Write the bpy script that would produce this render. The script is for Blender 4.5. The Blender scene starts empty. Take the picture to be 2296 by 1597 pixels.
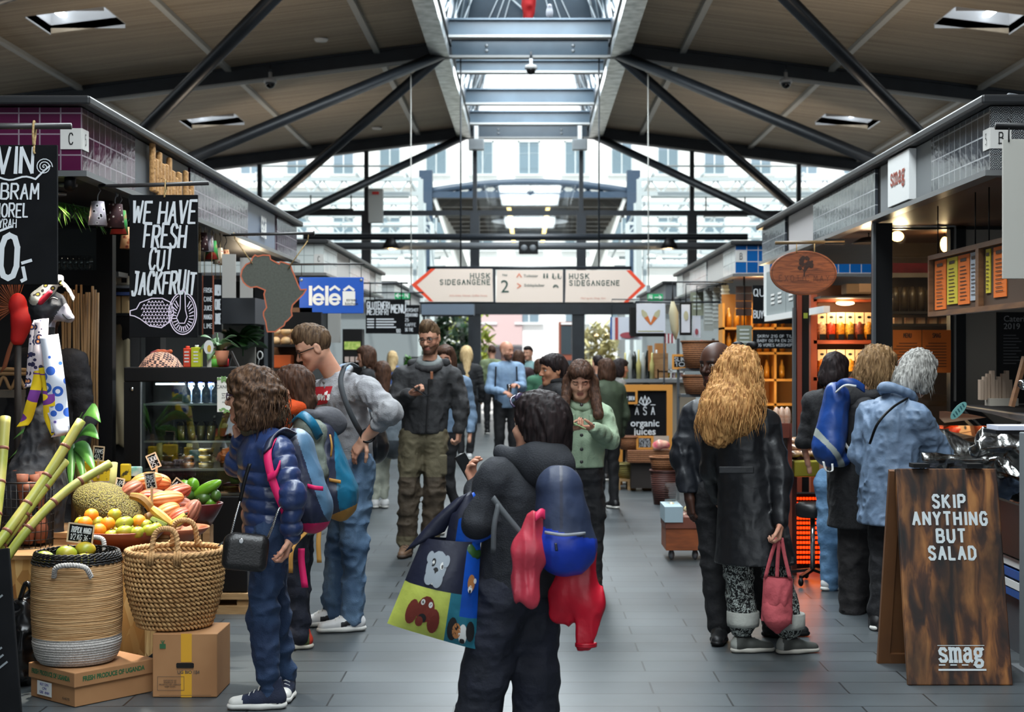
import bpy,math,random
import numpy as np
from mathutils import Vector,Matrix,Euler
R = math.radians
SC = bpy.context.scene
COL = SC.collection
# ---------------------------------------------------------------- camera
F,U0,V0,CH = 3350.0,1188.0,800.0,1.58        # focal length in pixels, vanishing point, eye height
cd = bpy.data.cameras.new('camera'); cam = bpy.data.objects.new('camera',cd); COL.objects.link(cam)
cam.location = (0,0,CH); cam.rotation_euler = (R(90),0,0)
cd.sensor_width = 36; cd.lens = F/2296*36; cd.shift_x = -(U0-1148)/2296; cd.shift_y = 1.5/2296
cd.clip_start = .05; cd.clip_end = 400
cd.dof.use_dof = True; cd.dof.focus_distance = 6.9; cd.dof.aperture_fstop = 4.5
SC.camera = cam
# ---------------------------------------------------------------- sky
wd = bpy.data.worlds.new('overcast_sky'); SC.world = wd; wd.use_nodes = True
_n = wd.node_tree.nodes; _l = wd.node_tree.links
_bg = _n['Background']; _bg.inputs[1].default_value = 1.6
_tc = _n.new('ShaderNodeTexCoord'); _sx = _n.new('ShaderNodeSeparateXYZ'); _rp = _n.new('ShaderNodeValToRGB')
_l.new(_tc.outputs['Generated'],_sx.inputs[0]); _l.new(_sx.outputs[2],_rp.inputs[0]); _l.new(_rp.outputs[0],_bg.inputs[0])
_rp.color_ramp.elements[0].position = 0; _rp.color_ramp.elements[0].color = (.62,.70,.76,1)
_rp.color_ramp.elements[1].position = .6; _rp.color_ramp.elements[1].color = (.95,.99,1.05,1)
# ---------------------------------------------------------------- sun and large lights
def lamp(name,kind,loc,energy,color=(1,1,1),target=None,**k):
 d = bpy.data.lights.new(name,kind); o = bpy.data.objects.new(name,d); COL.objects.link(o)
 o.location = loc; d.energy = energy; d.color = color
 for a,v in k.items(): setattr(d,a,v)
 if target is not None: o.rotation_euler = (Vector(target)-Vector(loc)).to_track_quat('-Z','Y').to_euler()
 return o
# sun on the square beyond the hall (comes from behind the far gable, high up on the left)
lamp('sun','SUN',(0,60,40),4.6,(1,.97,.92),target=(6,85,0),angle=R(2))
# daylight through the glazed roof lantern and through the open market entrance behind the viewer
for _y in (3,12,21,30):
 lamp('lantern_daylight','AREA',(0,_y,7.55),800,(.88,.96,1.0),target=(0,_y,0),shape='RECTANGLE',size=2.2,size_y=8.5)
lamp('entrance_daylight','AREA',(-1.0,-3.7,2.6),85,(.9,.96,1.0),target=(0,5,1.3),shape='RECTANGLE',size=6,size_y=2.4)
SC.view_settings.view_transform = 'Standard'; SC.view_settings.look = 'None'
SC.view_settings.gamma = 1; SC.view_settings.use_curve_mapping = False
SC.view_settings.exposure = 0.1
SC.cycles.max_bounces = 5; SC.cycles.diffuse_bounces = 3; SC.cycles.glossy_bounces = 3
SC.cycles.transmission_bounces = 4; SC.cycles.transparent_max_bounces = 10
SC.cycles.caustics_reflective = False; SC.cycles.caustics_refractive = False
SC.cycles.sample_clamp_indirect = 4
# ---------------------------------------------------------------- helpers
rng = np.random.RandomState(7); random.seed(7)
def W(u,v,d): return Vector(((u-U0)/F*d,d,CH-(v-V0)/F*d))       # pixel + distance -> point
def S(d): return F/d
def lin(c):
 return tuple((x/255/12.92 if x/255 <= .04045 else ((x/255+.055)/1.055)**2.4) for x in c)
MATS = {}
def mat(name,c,rough=.6,metal=0.,c2=None,ns=12.,nd=3.,bump=0.,bs=40.,spec=.5,em=0.,coat=0.,trans=0.,alpha=1.,sheen=0.,stretch=(1,1,1),lo=.35,hi=.65):
 """principled material; c / c2 8-bit colours blended by noise of scale ns; bump of scale bs"""
 if name in MATS: return MATS[name]
 m = bpy.data.materials.new(name); m.use_nodes = True; MATS[name] = m
 n = m.node_tree.nodes; l = m.node_tree.links; b = n['Principled BSDF']
 b.inputs['Base Color'].default_value = (*lin(c),1); b.inputs['Roughness'].default_value = rough
 b.inputs['Metallic'].default_value = metal; b.inputs['Specular IOR Level'].default_value = spec
 b.inputs['Coat Weight'].default_value = coat; b.inputs['Transmission Weight'].default_value = trans
 b.inputs['Alpha'].default_value = alpha; b.inputs['Sheen Weight'].default_value = sheen
 if em: b.inputs['Emission Color'].default_value = (*lin(c),1); b.inputs['Emission Strength'].default_value = em
 if c2 is not None or bump:
  t = n.new('ShaderNodeTexCoord'); mp = n.new('ShaderNodeMapping'); mp.inputs['Scale'].default_value = stretch
  l.new(t.outputs['Object'],mp.inputs[0])
 if c2 is not None:
  x = n.new('ShaderNodeTexNoise'); x.inputs['Scale'].default_value = ns; x.inputs['Detail'].default_value = nd
  l.new(mp.outputs[0],x.inputs['Vector']); r = ramp(m,x.outputs[0],[(lo,c),(hi,c2)]); l.new(r.outputs[0],b.inputs['Base Color'])
  m['_ramp'] = r.name
 if bump:
  x = n.new('ShaderNodeTexNoise'); x.inputs['Scale'].default_value = bs; x.inputs['Detail'].default_value = 3
  l.new(mp.outputs[0],x.inputs['Vector']); bp = n.new('ShaderNodeBump'); bp.inputs['Strength'].default_value = bump
  bp.inputs['Distance'].default_value = .01; l.new(x.outputs[0],bp.inputs['Height']); l.new(bp.outputs[0],b.inputs['Normal'])
 return m
def ramp(m,sock,stops,const=False):
 r = m.node_tree.nodes.new('ShaderNodeValToRGB'); e = r.color_ramp.elements
 if const: r.color_ramp.interpolation = 'CONSTANT'
 while len(e) < len(stops): e.new(.5)
 for k,(p,c) in enumerate(stops): e[k].position = p; e[k].color = (*lin(c),1)
 m.node_tree.links.new(sock,r.inputs[0]); return r
def tex(m,kind,sock=None,**k):
 """add a texture node fed by object coordinates; returns node"""
 n = m.node_tree.nodes; l = m.node_tree.links; x = n.new('ShaderNodeTex'+kind)
 for a,v in k.items():
  if a in x.inputs: x.inputs[a].default_value = v
  elif a.replace('_',' ') in x.inputs: x.inputs[a.replace('_',' ')].default_value = v
  else: setattr(x,a,v)
 if sock is None: sock = n.new('ShaderNodeTexCoord').outputs['Object']
 l.new(sock,x.inputs['Vector']); return x
def mapping(m,scale=(1,1,1),rot=(0,0,0),loc=(0,0,0),src='Object'):
 n = m.node_tree.nodes; t = n.new('ShaderNodeTexCoord'); p = n.new('ShaderNodeMapping')
 p.inputs['Scale'].default_value = scale; p.inputs['Rotation'].default_value = rot; p.inputs['Location'].default_value = loc
 m.node_tree.links.new(t.outputs[src],p.inputs[0]); return p.outputs[0]
def flat2(m,axes='xz'):
 """(x+y, z) of object coordinates, so that both faces of an upright corner get the same grid"""
 n = m.node_tree.nodes; l = m.node_tree.links; t = n.new('ShaderNodeTexCoord'); s = n.new('ShaderNodeSeparateXYZ'); c = n.new('ShaderNodeCombineXYZ')
 l.new(t.outputs['Object'],s.inputs[0])
 if axes == 'xz':
  a = n.new('ShaderNodeMath'); l.new(s.outputs[0],a.inputs[0]); l.new(s.outputs[1],a.inputs[1]); l.new(a.outputs[0],c.inputs[0]); l.new(s.outputs[2],c.inputs[1])
 else:
  l.new(s.outputs['XYZ'.index(axes[0].upper())],c.inputs[0]); l.new(s.outputs['XYZ'.index(axes[1].upper())],c.inputs[1])
 return c.outputs[0]
def bsdf(m): return m.node_tree.nodes['Principled BSDF']
def setc(m,sock): m.node_tree.links.new(sock,bsdf(m).inputs['Base Color'])
def setbump(m,sock,strength=.3,dist=.01,inv=False):
 b = m.node_tree.nodes.new('ShaderNodeBump'); b.inputs['Strength'].default_value = strength; b.inputs['Distance'].default_value = dist; b.invert = inv
 m.node_tree.links.new(sock,b.inputs['Height']); m.node_tree.links.new(b.outputs[0],bsdf(m).inputs['Normal'])
# ---------------------------------------------------------------- objects
ORG = {}
def thing(name,label,cat,loc=(0,0,0),group=None):
 o = bpy.data.objects.new(name,None); COL.objects.link(o); o.location = loc; o.empty_display_size = .1
 ORG[o.name] = Vector(loc); tag(o,label,cat,group); return o
def tag(o,label,cat,group=None):
 o['label'] = label; o['category'] = cat
 if group: o['group'] = group
 return o
def struct(o): o['kind'] = 'structure'; return o
class MB:
 """collects shapes into one mesh"""
 def __init__(s): s.v = []; s.f = []; s.m = []; s.sm = []; s.mi = 0
 def add(s,vs,fs,smooth=False):
  o = len(s.v); s.v.extend([tuple(p) for p in vs])
  for f in fs: s.f.append(tuple(i+o for i in f)); s.m.append(s.mi); s.sm.append(smooth)
  return s
 def box(s,lo,hi,M=None):
  x0,y0,z0 = lo; x1,y1,z1 = hi
  vs = [Vector(p) for p in ((x0,y0,z0),(x1,y0,z0),(x1,y1,z0),(x0,y1,z0),(x0,y0,z1),(x1,y0,z1),(x1,y1,z1),(x0,y1,z1))]
  if M is not None: vs = [M @ p for p in vs]
  return s.add(vs,[(0,3,2,1),(4,5,6,7),(0,1,5,4),(1,2,6,5),(2,3,7,6),(3,0,4,7)])
 def bar(s,a,b,w,h=None,up=(0,0,1)):
  a = Vector(a); b = Vector(b); d = (b-a); L = d.length; d.normalize(); h = h or w
  x = d.cross(Vector(up)); x = x if x.length > 1e-4 else d.cross(Vector((1,0,0))); x.normalize(); z = x.cross(d)
  M = Matrix((x,d,z)).transposed().to_4x4(); M.translation = a
  return s.box((-w/2,0,-h/2),(w/2,L,h/2),M)
 def tube(s,pts,r,n=8,cap=True,smooth=True,closed=False,flat=None):
  pts = [Vector(p) for p in pts]; N = len(pts); rs = r if isinstance(r,(list,tuple)) else [r]*N
  vs = []; prev = None
  for i,p in enumerate(pts):
   t = (pts[(i+1) % N]-pts[i-1]) if (closed or 0 < i < N-1) else (pts[1]-pts[0] if i == 0 else pts[-1]-pts[-2])
   t.normalize()
   if prev is None: a = t.cross(Vector((0,0,1))); a = a if a.length > .05 else t.cross(Vector((1,0,0)))
   else: a = prev - t*prev.dot(t)
   a.normalize(); prev = a; b = t.cross(a)
   for k in range(n):
    q = 2*math.pi*k/n; ca,sa = math.cos(q)*rs[i],math.sin(q)*rs[i]
    if flat: sa *= flat
    vs.append(p+a*ca+b*sa)
  fs = []
  for i in range(N if closed else N-1):
   j = (i+1) % N
   for k in range(n): fs.append((i*n+k,i*n+(k+1) % n,j*n+(k+1) % n,j*n+k))
  if cap and not closed: fs += [tuple(range(n))[::-1],tuple((N-1)*n+k for k in range(n))]
  return s.add(vs,fs,smooth)
 def lathe(s,prof,c=(0,0,0),n=24,smooth=True,M=None,wob=None):
  c = Vector(c); vs = []
  for (r,z) in prof:
   for k in range(n):
    q = 2*math.pi*k/n; rr = r*(wob(q,z) if wob else 1); p = Vector((rr*math.cos(q),rr*math.sin(q),z))
    vs.append((M @ p if M is not None else p)+c)
  fs = [(i*n+k,i*n+(k+1) % n,(i+1)*n+(k+1) % n,(i+1)*n+k) for i in range(len(prof)-1) for k in range(n)]
  if prof[0][0] > 1e-5: fs.append(tuple(range(n))[::-1])
  if prof[-1][0] > 1e-5: fs.append(tuple((len(prof)-1)*n+k for k in range(n)))
  return s.add(vs,fs,smooth)
 def ball(s,c,r,n=14,M=None,wob=None):
  r = r if isinstance(r,(tuple,list)) else (r,r,r); vs = []; m = n//2+1
  for i in range(m+1):
   a = math.pi*i/m
   for k in range(n):
    q = 2*math.pi*k/n; d = Vector((math.sin(a)*math.cos(q),math.sin(a)*math.sin(q),math.cos(a)))
    if wob: d *= wob(d)
    p = Vector((d.x*r[0],d.y*r[1],d.z*r[2])); vs.append((M @ p if M is not None else p)+Vector(c))
  return s.add(vs,[(i*n+k,(i+1)*n+k,(i+1)*n+(k+1) % n,i*n+(k+1) % n) for i in range(m) for k in range(n)],True)
 def prism(s,poly,a,M,smooth=False):
  """poly (x,y) extruded 0..a along local z, placed by M"""
  n = len(poly); vs = [M @ Vector((x,y,0)) for x,y in poly]+[M @ Vector((x,y,a)) for x,y in poly]
  s.add(vs,[tuple(range(n))[::-1],tuple(range(n,2*n))]+[(k,(k+1) % n,n+(k+1) % n,n+k) for k in range(n)],smooth); return s
 def ribbon(s,pts,side,w,thick=.002):
  """strip of cloth/leaf along pts; side vector(s), widths"""
  N = len(pts); pts = [Vector(p) for p in pts]; sd = side if isinstance(side,list) else [side]*N; ws = w if isinstance(w,list) else [w]*N
  vs = []
  for i,p in enumerate(pts):
   t = (pts[min(i+1,N-1)]-pts[max(i-1,0)]).normalized(); a = Vector(sd[i]).normalized(); nn = t.cross(a).normalized()*thick/2
   a = a*ws[i]/2; vs += [p-a+nn,p+nn,p+a+nn,p+a-nn,p-nn,p-a-nn]
  fs = []
  for i in range(N-1):
   for k in range(6): fs.append((i*6+k,i*6+(k+1) % 6,i*6+6+(k+1) % 6,i*6+6+k))
  fs += [(0,1,2,3,4,5)[::-1],tuple((N-1)*6+k for k in range(6))]
  return s.add(vs,fs,True)
 def build(s,name,mats,parent=None,org=None,bevel=0.,rot=None):
  me = bpy.data.meshes.new(name); o = bpy.data.objects.new(name,me); COL.objects.link(o)
  b = ORG[parent.name] if parent is not None else Vector(org or (0,0,0))
  me.from_pydata([(p[0]-b.x,p[1]-b.y,p[2]-b.z) for p in s.v],[],s.f)
  for m in (mats if isinstance(mats,(list,tuple)) else [mats]): me.materials.append(m)
  me.polygons.foreach_set('material_index',s.m); me.polygons.foreach_set('use_smooth',s.sm); me.update()
  if parent is not None: o.parent = parent
  else: o.location = b
  ORG[o.name] = b
  if bevel:
   md = o.modifiers.new('bevel','BEVEL'); md.width = bevel; md.segments = 2; md.limit_method = 'ANGLE'
  return o
def dup(root,loc,rotz=0,label=None,name=None,scale=None):
 r = root.copy(); COL.objects.link(r); r.location = loc; r.rotation_euler.z = rotz; ORG[r.name] = Vector(loc)
 if label: r['label'] = label
 if scale: r.scale = (scale,)*3
 for ch in list(root.children):
  c = ch.copy(); COL.objects.link(c); c.parent = r
  for g in ch.children: d = g.copy(); COL.objects.link(d); d.parent = c
 return r
def catmull(pts,n=6):
 P = [Vector(p) for p in pts]; P = [2*P[0]-P[1]]+P+[2*P[-1]-P[-2]]; out = []
 for i in range(1,len(P)-2):
  for k in range(n):
   t = k/n; a,b,c,d = P[i-1:i+3]
   out.append(.5*((2*b)+(c-a)*t+(2*a-5*b+4*c-d)*t*t+(3*b-a-3*c+d)*t**3))
 out.append(P[-2]); return out
# ---------------------------------------------------------------- lettering
def frame(org,facing='-y',tilt=0):
 """matrix whose local x runs along the lettering, y up, z out of the face"""
 rz = {'-y': 0,'+x': 90,'-x': -90,'+y': 180}[facing] if isinstance(facing,str) else facing
 return Matrix.Translation(org) @ Matrix.Rotation(R(rz),4,'Z') @ Matrix.Rotation(R(90),4,'X') @ Matrix.Rotation(tilt,4,'Z')
def text(body,size,M,m,parent=None,align='CENTER',sx=1.,bold=0.,shear=0.,name='lettering',ls=1.,depth=.0015):
 c = bpy.data.curves.new(name,'FONT'); c.body = body; c.size = size; c.align_x = align; c.align_y = 'CENTER'
 c.offset = bold; c.shear = shear; c.extrude = depth; c.space_line = ls; c.resolution_u = 3; c.materials.append(m)
 tmp = bpy.data.objects.new('tmp',c); me = bpy.data.meshes.new_from_object(tmp); bpy.data.objects.remove(tmp); me.name = name
 o = bpy.data.objects.new(name,me); COL.objects.link(o)
 b = ORG[parent.name] if parent is not None else Vector((0,0,0))
 M = Matrix.Translation(-b) @ M @ Matrix.Diagonal((sx,1,1,1)); o.matrix_local = M
 if parent is not None: o.parent = parent
 ORG[o.name] = b; return o
GL = dict(A='0,0 3,10 6,0|1.2,4 4.8,4',B='0,0 0,10 4,10 5.4,9 5.4,6.5 4,5.3 0,5.3|4,5.3 6,4 6,1.3 4.4,0 0,0',C='5.8,8.2 4.5,10 1.8,10 .2,7.5 .2,2.5 1.8,0 4.5,0 5.8,1.8',
D='0,0 0,10 3.6,10 5.8,7.5 5.8,2.5 3.6,0 0,0',E='5.4,10 0,10 0,0 5.4,0|0,5.2 4.4,5.2',F='5.4,10 0,10 0,0|0,5.2 4.4,5.2',G='5.8,8.2 4.5,10 1.8,10 .2,7.5 .2,2.5 1.8,0 4.5,0 5.8,1.8 5.8,4.6 3.4,4.6',
H='0,0 0,10|6,0 6,10|0,5.2 6,5.2',I='1,0 1,10',J='1.6,10 5.4,10|4,10 4,2 2.8,0 1,0 0,1.8',K='0,0 0,10|5.6,10 0,4.4|1.8,6 6,0',L='0,10 0,0 5,0',M='0,0 .6,10 3.4,3.6 6.2,10 6.8,0',
N='0,0 0,10 6,0 6,10',O='3,10 1.2,9.4 .1,7.2 .1,2.8 1.2,.6 3,0 4.8,.6 5.9,2.8 5.9,7.2 4.8,9.4 3,10',P='0,0 0,10 4.2,10 5.7,8.8 5.7,6 4.2,4.6 0,4.6',Q='3,10 .6,8.8 .1,3 1.4,.2 4.6,.2 5.9,3 5.4,8.8 3,10|3.6,2.4 6.4,-1',
R='0,0 0,10 4.2,10 5.7,8.8 5.7,6.3 4.2,5 0,5|2.6,5 6,0',S='5.6,8.4 4.2,10 1.6,10 .3,8.4 .6,6.4 5.2,4 5.7,1.8 4.4,0 1.5,0 .1,1.6',T='0,10 6,10|3,10 3,0',U='0,10 0,2.4 1.6,0 4.4,0 6,2.4 6,10',V='0,10 3,0 6,10',
W='0,10 1.6,0 3.6,7.4 5.6,0 7.2,10',X='0,0 6,10|0,10 6,0',Y='0,10 3,4.8 6,10|3,4.8 3,0',Z='0,10 6,10 0,0 6,0')
GL.update(dict(s='5,5.6 3.8,6.8 1.4,6.8 .4,5.6 .8,4.2 4.6,2.8 5.2,1.2 4,.1 1.2,.1 .2,1.4',m='0,6.9 1.1,6.9 1.1,0|0,0 2.2,0|1.1,5.4 2.5,6.8 3.7,6.8 4.5,5.8 4.5,0|3.6,0 5.5,0|4.5,5.4 5.9,6.8 7.1,6.8 7.9,5.8 7.9,0|7,0 8.9,0',a='.6,5.6 1.6,6.8 3.6,6.8 4.6,5.8 4.6,.6 5.8,0|4.6,4 2,4 .4,2.8 .4,1 1.6,0 3,0 4.6,1.4',g='4.4,6.6 1.4,6.6 .4,5.4 .4,3.8 1.4,2.8 3.8,2.8 4.6,3.8 4.6,5.4 3.6,6.6|4.4,6 6.2,6.8|1.4,2.8 .6,1.6 1.6,.8 4.4,.6 5.4,-.4 5,-2 3.6,-2.8 1.4,-2.8 .2,-1.8 .4,-.8 1.6,.6'))
GL.update({'0': GL['O'],'1': '.6,8 2.4,10 2.4,0','2': '.2,7.6 1.2,9.6 4,10 5.6,8.4 5.4,6 .1,0 5.9,0','3': '.3,9 3,10 5.4,8.4 5,6 2.4,5.2 5.6,4 5.6,1.4 3,0 .1,1.2','5': '5.2,10 .8,10 .4,5.6 3.4,6.2 5.8,4.4 5.6,1.4 3,0 .2,.8',
'6': '5,9.8 1.6,7.4 .2,3 1.4,.2 4.2,.2 5.7,2.4 4.4,5 1.6,5 .3,3','7': '0,10 6,10 2,0','9': '1,.2 4.6,2.6 5.8,7 4.6,9.8 1.8,9.8 .3,7.4 1.6,5 4.4,5 5.7,7','4': '4.4,0 4.4,10 0,3 6,3',',': '1,.6 0,-1.8','-': '0,4.6 4,4.6',':': '1,2 1,2.6|1,7 1,7.6','.': '1,0 1,.5','/': '0,0 4,10'})
_LIFT = [0.]
def lift_up():
 _LIFT[0] = (_LIFT[0]+.00004) % .0024; return Vector((0,0,_LIFT[0]))
def strokes(body,size,M,w=.12,sx=.6,gap=.25,slant=0.,serif=0.,jit=0.,align='c',mb=None,lift=.0012,taper=0.,fit=None):
 """hand-lettered capitals drawn with a flat brush; size = capital height"""
 mb = mb or MB(); gs = []; x = 0
 for ch in body:
  if ch == ' ': x += 4.5; continue
  st = [[tuple(map(float,p.split(','))) for p in q.split()] for q in GL[ch].split('|')]
  wd_ = max(p[0] for q in st for p in q); gs.append((x,st)); x += wd_+gap*10
 x -= gap*10; k = size/10
 if fit: sx = fit/(x*k)
 x *= sx; gs = [(g*sx,q) for g,q in gs]; ox = {'c': -x/2,'l': 0,'r': -x}[align]; hw = w*10/2
 for gx,st in gs:
  jy = random.uniform(-jit,jit)*10; js = 1+random.uniform(-jit,jit)
  for q in st:
   P = [((gx+px*sx+ox),py*js+jy) for px,py in q]
   P = [Vector((px*k+slant*py*k,py*k,lift)) for px,py in P]; ww = hw*k
   for i in range(len(P)-1):
    a,b = P[i],P[i+1]; d = (b-a)
    if d.length < 1e-6: continue
    d.normalize(); nn = Vector((-d.y,d.x,0))
    w0 = ww*(1+taper*(.5 if i == 0 else 0)); w1 = ww*(1-taper*(.6 if i == len(P)-2 else 0))
    u_ = lift_up(); a2 = a-d*ww*.45+u_; b2 = b+d*ww*.45+u_
    mb.add([M @ v for v in (a2-nn*w0,b2-nn*w1,b2+nn*w1,a2+nn*w0)],[(0,1,2,3)])
   if serif:
    for p,o in ((P[0],P[1]),(P[-1],P[-2])):
     if (p-o).length > size*.25:
      vert = abs((p-o).y) > abs((p-o).x)*.6; e = Vector((serif*size,0,0)) if vert else Vector((0,serif*size,0)); h = Vector((0,ww*.7,0)) if vert else Vector((ww*.7,0,0)); p = p+lift_up()
      mb.add([M @ v for v in (p-e-h,p+e-h,p+e+h,p-e+h)],[(0,1,2,3)])
 return mb
def poly(mb,pts,M,lift=0.001):
 u_ = lift_up().z; mb.add([M @ Vector((x,y,lift+u_)) for x,y in pts],[tuple(range(len(pts)))]); return mb
def line(mb,pts,w,M,lift=.0012,closed=False):
 P = [Vector((x,y,lift)) for x,y in pts]
 if closed: P.append(P[0])
 for a,b in zip(P,P[1:]):
  d = b-a
  if d.length < 1e-7: continue
  d.normalize(); nn = Vector((-d.y,d.x,0))*w/2; e = d*w*.3; u_ = lift_up(); a = a+u_; b = b+u_
  mb.add([M @ v for v in (a-e-nn,b+e-nn,b+e+nn,a-e+nn)],[(0,1,2,3)])
 return mb
def circ(cx,cy,rx,ry=None,n=20,a0=0,a1=360):
 ry = rx if ry is None else ry
 return [(cx+rx*math.cos(R(a0+(a1-a0)*k/n)),cy+ry*math.sin(R(a0+(a1-a0)*k/n))) for k in range(n+(0 if abs(a1-a0) >= 360 else 1))]
# ---------------------------------------------------------------- implicit surfaces
_LAT = np.random.RandomState(3).rand(32,32,32).astype(np.float32)
def vnoise(x,y,z):
 xi = np.floor(x).astype(np.int32); yi = np.floor(y).astype(np.int32); zi = np.floor(z).astype(np.int32)
 fx = x-xi; fy = y-yi; fz = z-zi; fx = fx*fx*(3-2*fx); fy = fy*fy*(3-2*fy); fz = fz*fz*(3-2*fz)
 x0 = xi & 31; x1 = (xi+1) & 31; y0 = yi & 31; y1 = (yi+1) & 31; z0 = zi & 31; z1 = (zi+1) & 31
 L = lambda a,b,c: _LAT[a,b,c]
 a = L(x0,y0,z0)*(1-fx)+L(x1,y0,z0)*fx; b = L(x0,y1,z0)*(1-fx)+L(x1,y1,z0)*fx
 c = L(x0,y0,z1)*(1-fx)+L(x1,y0,z1)*fx; d = L(x0,y1,z1)*(1-fx)+L(x1,y1,z1)*fx
 return ((a*(1-fy)+b*fy)*(1-fz)+(c*(1-fy)+d*fy)*fz)*2-1
class SDF:
 """list of smooth-blended primitives -> closed mesh by surface nets"""
 def __init__(s): s.p = []; s.cuts = []; s.disp = []; s.lo = None
 def _b(s,lo,hi):
  lo = np.array(lo,float); hi = np.array(hi,float)
  s.lo = lo if s.lo is None else np.minimum(s.lo,lo); s.hi = hi if s.lo is None or not hasattr(s,'hi') else np.maximum(s.hi,hi)
 def cone(s,a,b,ra,rb=None,k=.03,flat=None,op='u',wr=None,quilt=None):
  a = np.array(a,float); b = np.array(b,float); rb = ra if rb is None else rb; r = max(ra,rb)*(1.06 if flat is None else 1.06)
  lo = np.minimum(a,b)-r; hi = np.maximum(a,b)+r
  if op == 'u': s._b(lo,hi)
  s.p.append(('c',(a,b,ra,rb,flat,wr,quilt),lo,hi,k,op)); return s
 def ell(s,c,r,Rm=None,k=.03,op='u'):
  c = np.array(c,float); r = np.array(r if hasattr(r,'__len__') else (r,r,r),float)
  Rm = np.eye(3) if Rm is None else np.array(Rm,float); ext = np.sqrt(((Rm*r[None,:])**2).sum(1))
  if op == 'u': s._b(c-ext,c+ext)
  s.p.append(('e',(c,r,Rm),c-ext,c+ext,k,op)); return s
 def rbox(s,c,r,Rm=None,rad=.02,k=.01,op='u'):
  c = np.array(c,float); r = np.array(r,float); Rm = np.eye(3) if Rm is None else np.array(Rm,float); ext = np.abs(Rm) @ r
  if op == 'u': s._b(c-ext,c+ext)
  s.p.append(('b',(c,r,Rm,rad),c-ext,c+ext,k,op)); return s
 def cut(s,pt,n,k=.0): s.cuts.append((np.array(pt,float),np.array(n,float)/np.linalg.norm(n),k)); return s   # keep the side n points to
 def mesh(s,h):
  pad = 3*h+.012; lo = s.lo-pad; n = np.ceil((s.hi-s.lo+2*pad)/h).astype(int)+1
  ax = [(lo[i]+h*np.arange(n[i])).astype(np.float32) for i in range(3)]
  Fd = np.full(tuple(n),.3,np.float32)
  for kind,q,l0,h0,k,op in s.p:
   m = k*1.2+2.5*h
   i0 = [max(0,int((l0[i]-m-lo[i])/h)) for i in range(3)]; i1 = [min(n[i],int((h0[i]+m-lo[i])/h)+2) for i in range(3)]
   if any(a >= b for a,b in zip(i0,i1)): continue
   sl = tuple(slice(a,b) for a,b in zip(i0,i1))
   X = ax[0][sl[0]][:,None,None]; Y = ax[1][sl[1]][None,:,None]; Z = ax[2][sl[2]][None,None,:]
   if kind == 'c':
    a,b,ra,rb,flat,wr,quilt = q; ba = b-a; L2 = float(ba @ ba)+1e-9; L = L2**.5
    dx = X-a[0]; dy = Y-a[1]; dz = Z-a[2]
    t = np.clip((dx*ba[0]+dy*ba[1]+dz*ba[2])/L2,0,1)
    qx = dx-t*ba[0]; qy = dy-t*ba[1]; qz = dz-t*ba[2]
    if flat is not None:
     fd,ff = flat; w = (qx*fd[0]+qy*fd[1]+qz*fd[2])*(ff-1); qx = qx+w*fd[0]; qy = qy+w*fd[1]; qz = qz+w*fd[2]
    r = ra+(rb-ra)*t
    if quilt: r = r+quilt[1]*(np.abs(np.sin(np.pi*t*L/quilt[0]+qx*6))**.6-.75)
    if wr:
     r = r+wr[0]*np.sin(wr[1]*t*L+3*np.sin(9*qx+5*qz+wr[2])+4*np.sin(7*qy-wr[2]))*(.35+.65*np.abs(2*t-1) if len(wr) < 4 else 1)
    d = np.sqrt(qx*qx+qy*qy+qz*qz)-r
   else:
    c,r,Rm = q[:3]; dx = X-c[0]; dy = Y-c[1]; dz = Z-c[2]
    u = [dx*Rm[0,j]+dy*Rm[1,j]+dz*Rm[2,j] for j in range(3)]
    if kind == 'e':
     k0 = np.sqrt(sum((u[j]/r[j])**2 for j in range(3))); k1 = np.sqrt(sum((u[j]/r[j]**2)**2 for j in range(3)))+1e-6
     d = k0*(k0-1)/k1
    else:
     rad = q[3]; w = [np.abs(u[j])-(r[j]-rad) for j in range(3)]
     d = np.sqrt(sum(np.maximum(x,0)**2 for x in w))+np.minimum(np.maximum(np.maximum(w[0],w[1]),w[2]),0)-rad
   f = Fd[sl]
   if op == 's':
    d = -d; hh = np.maximum(k-np.abs(f-d),0)/max(k,1e-6); Fd[sl] = np.maximum(f,d)+hh*hh*k*.25
   else:
    hh = np.maximum(k-np.abs(f-d),0)/max(k,1e-6); Fd[sl] = np.minimum(f,d)-hh*hh*k*.25
  if s.disp:
   I = np.nonzero(np.abs(Fd) < .035); x = ax[0][I[0]]; y = ax[1][I[1]]; z = ax[2][I[2]]
   for fn in s.disp: Fd[I] += fn(x,y,z).astype(np.float32)
  for p,nv,k in s.cuts:
   d = -((ax[0][:,None,None]-p[0])*nv[0]+(ax[1][None,:,None]-p[1])*nv[1]+(ax[2][None,None,:]-p[2])*nv[2])
   Fd = np.maximum(Fd,d)
  return nets(Fd,lo,h)
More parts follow.
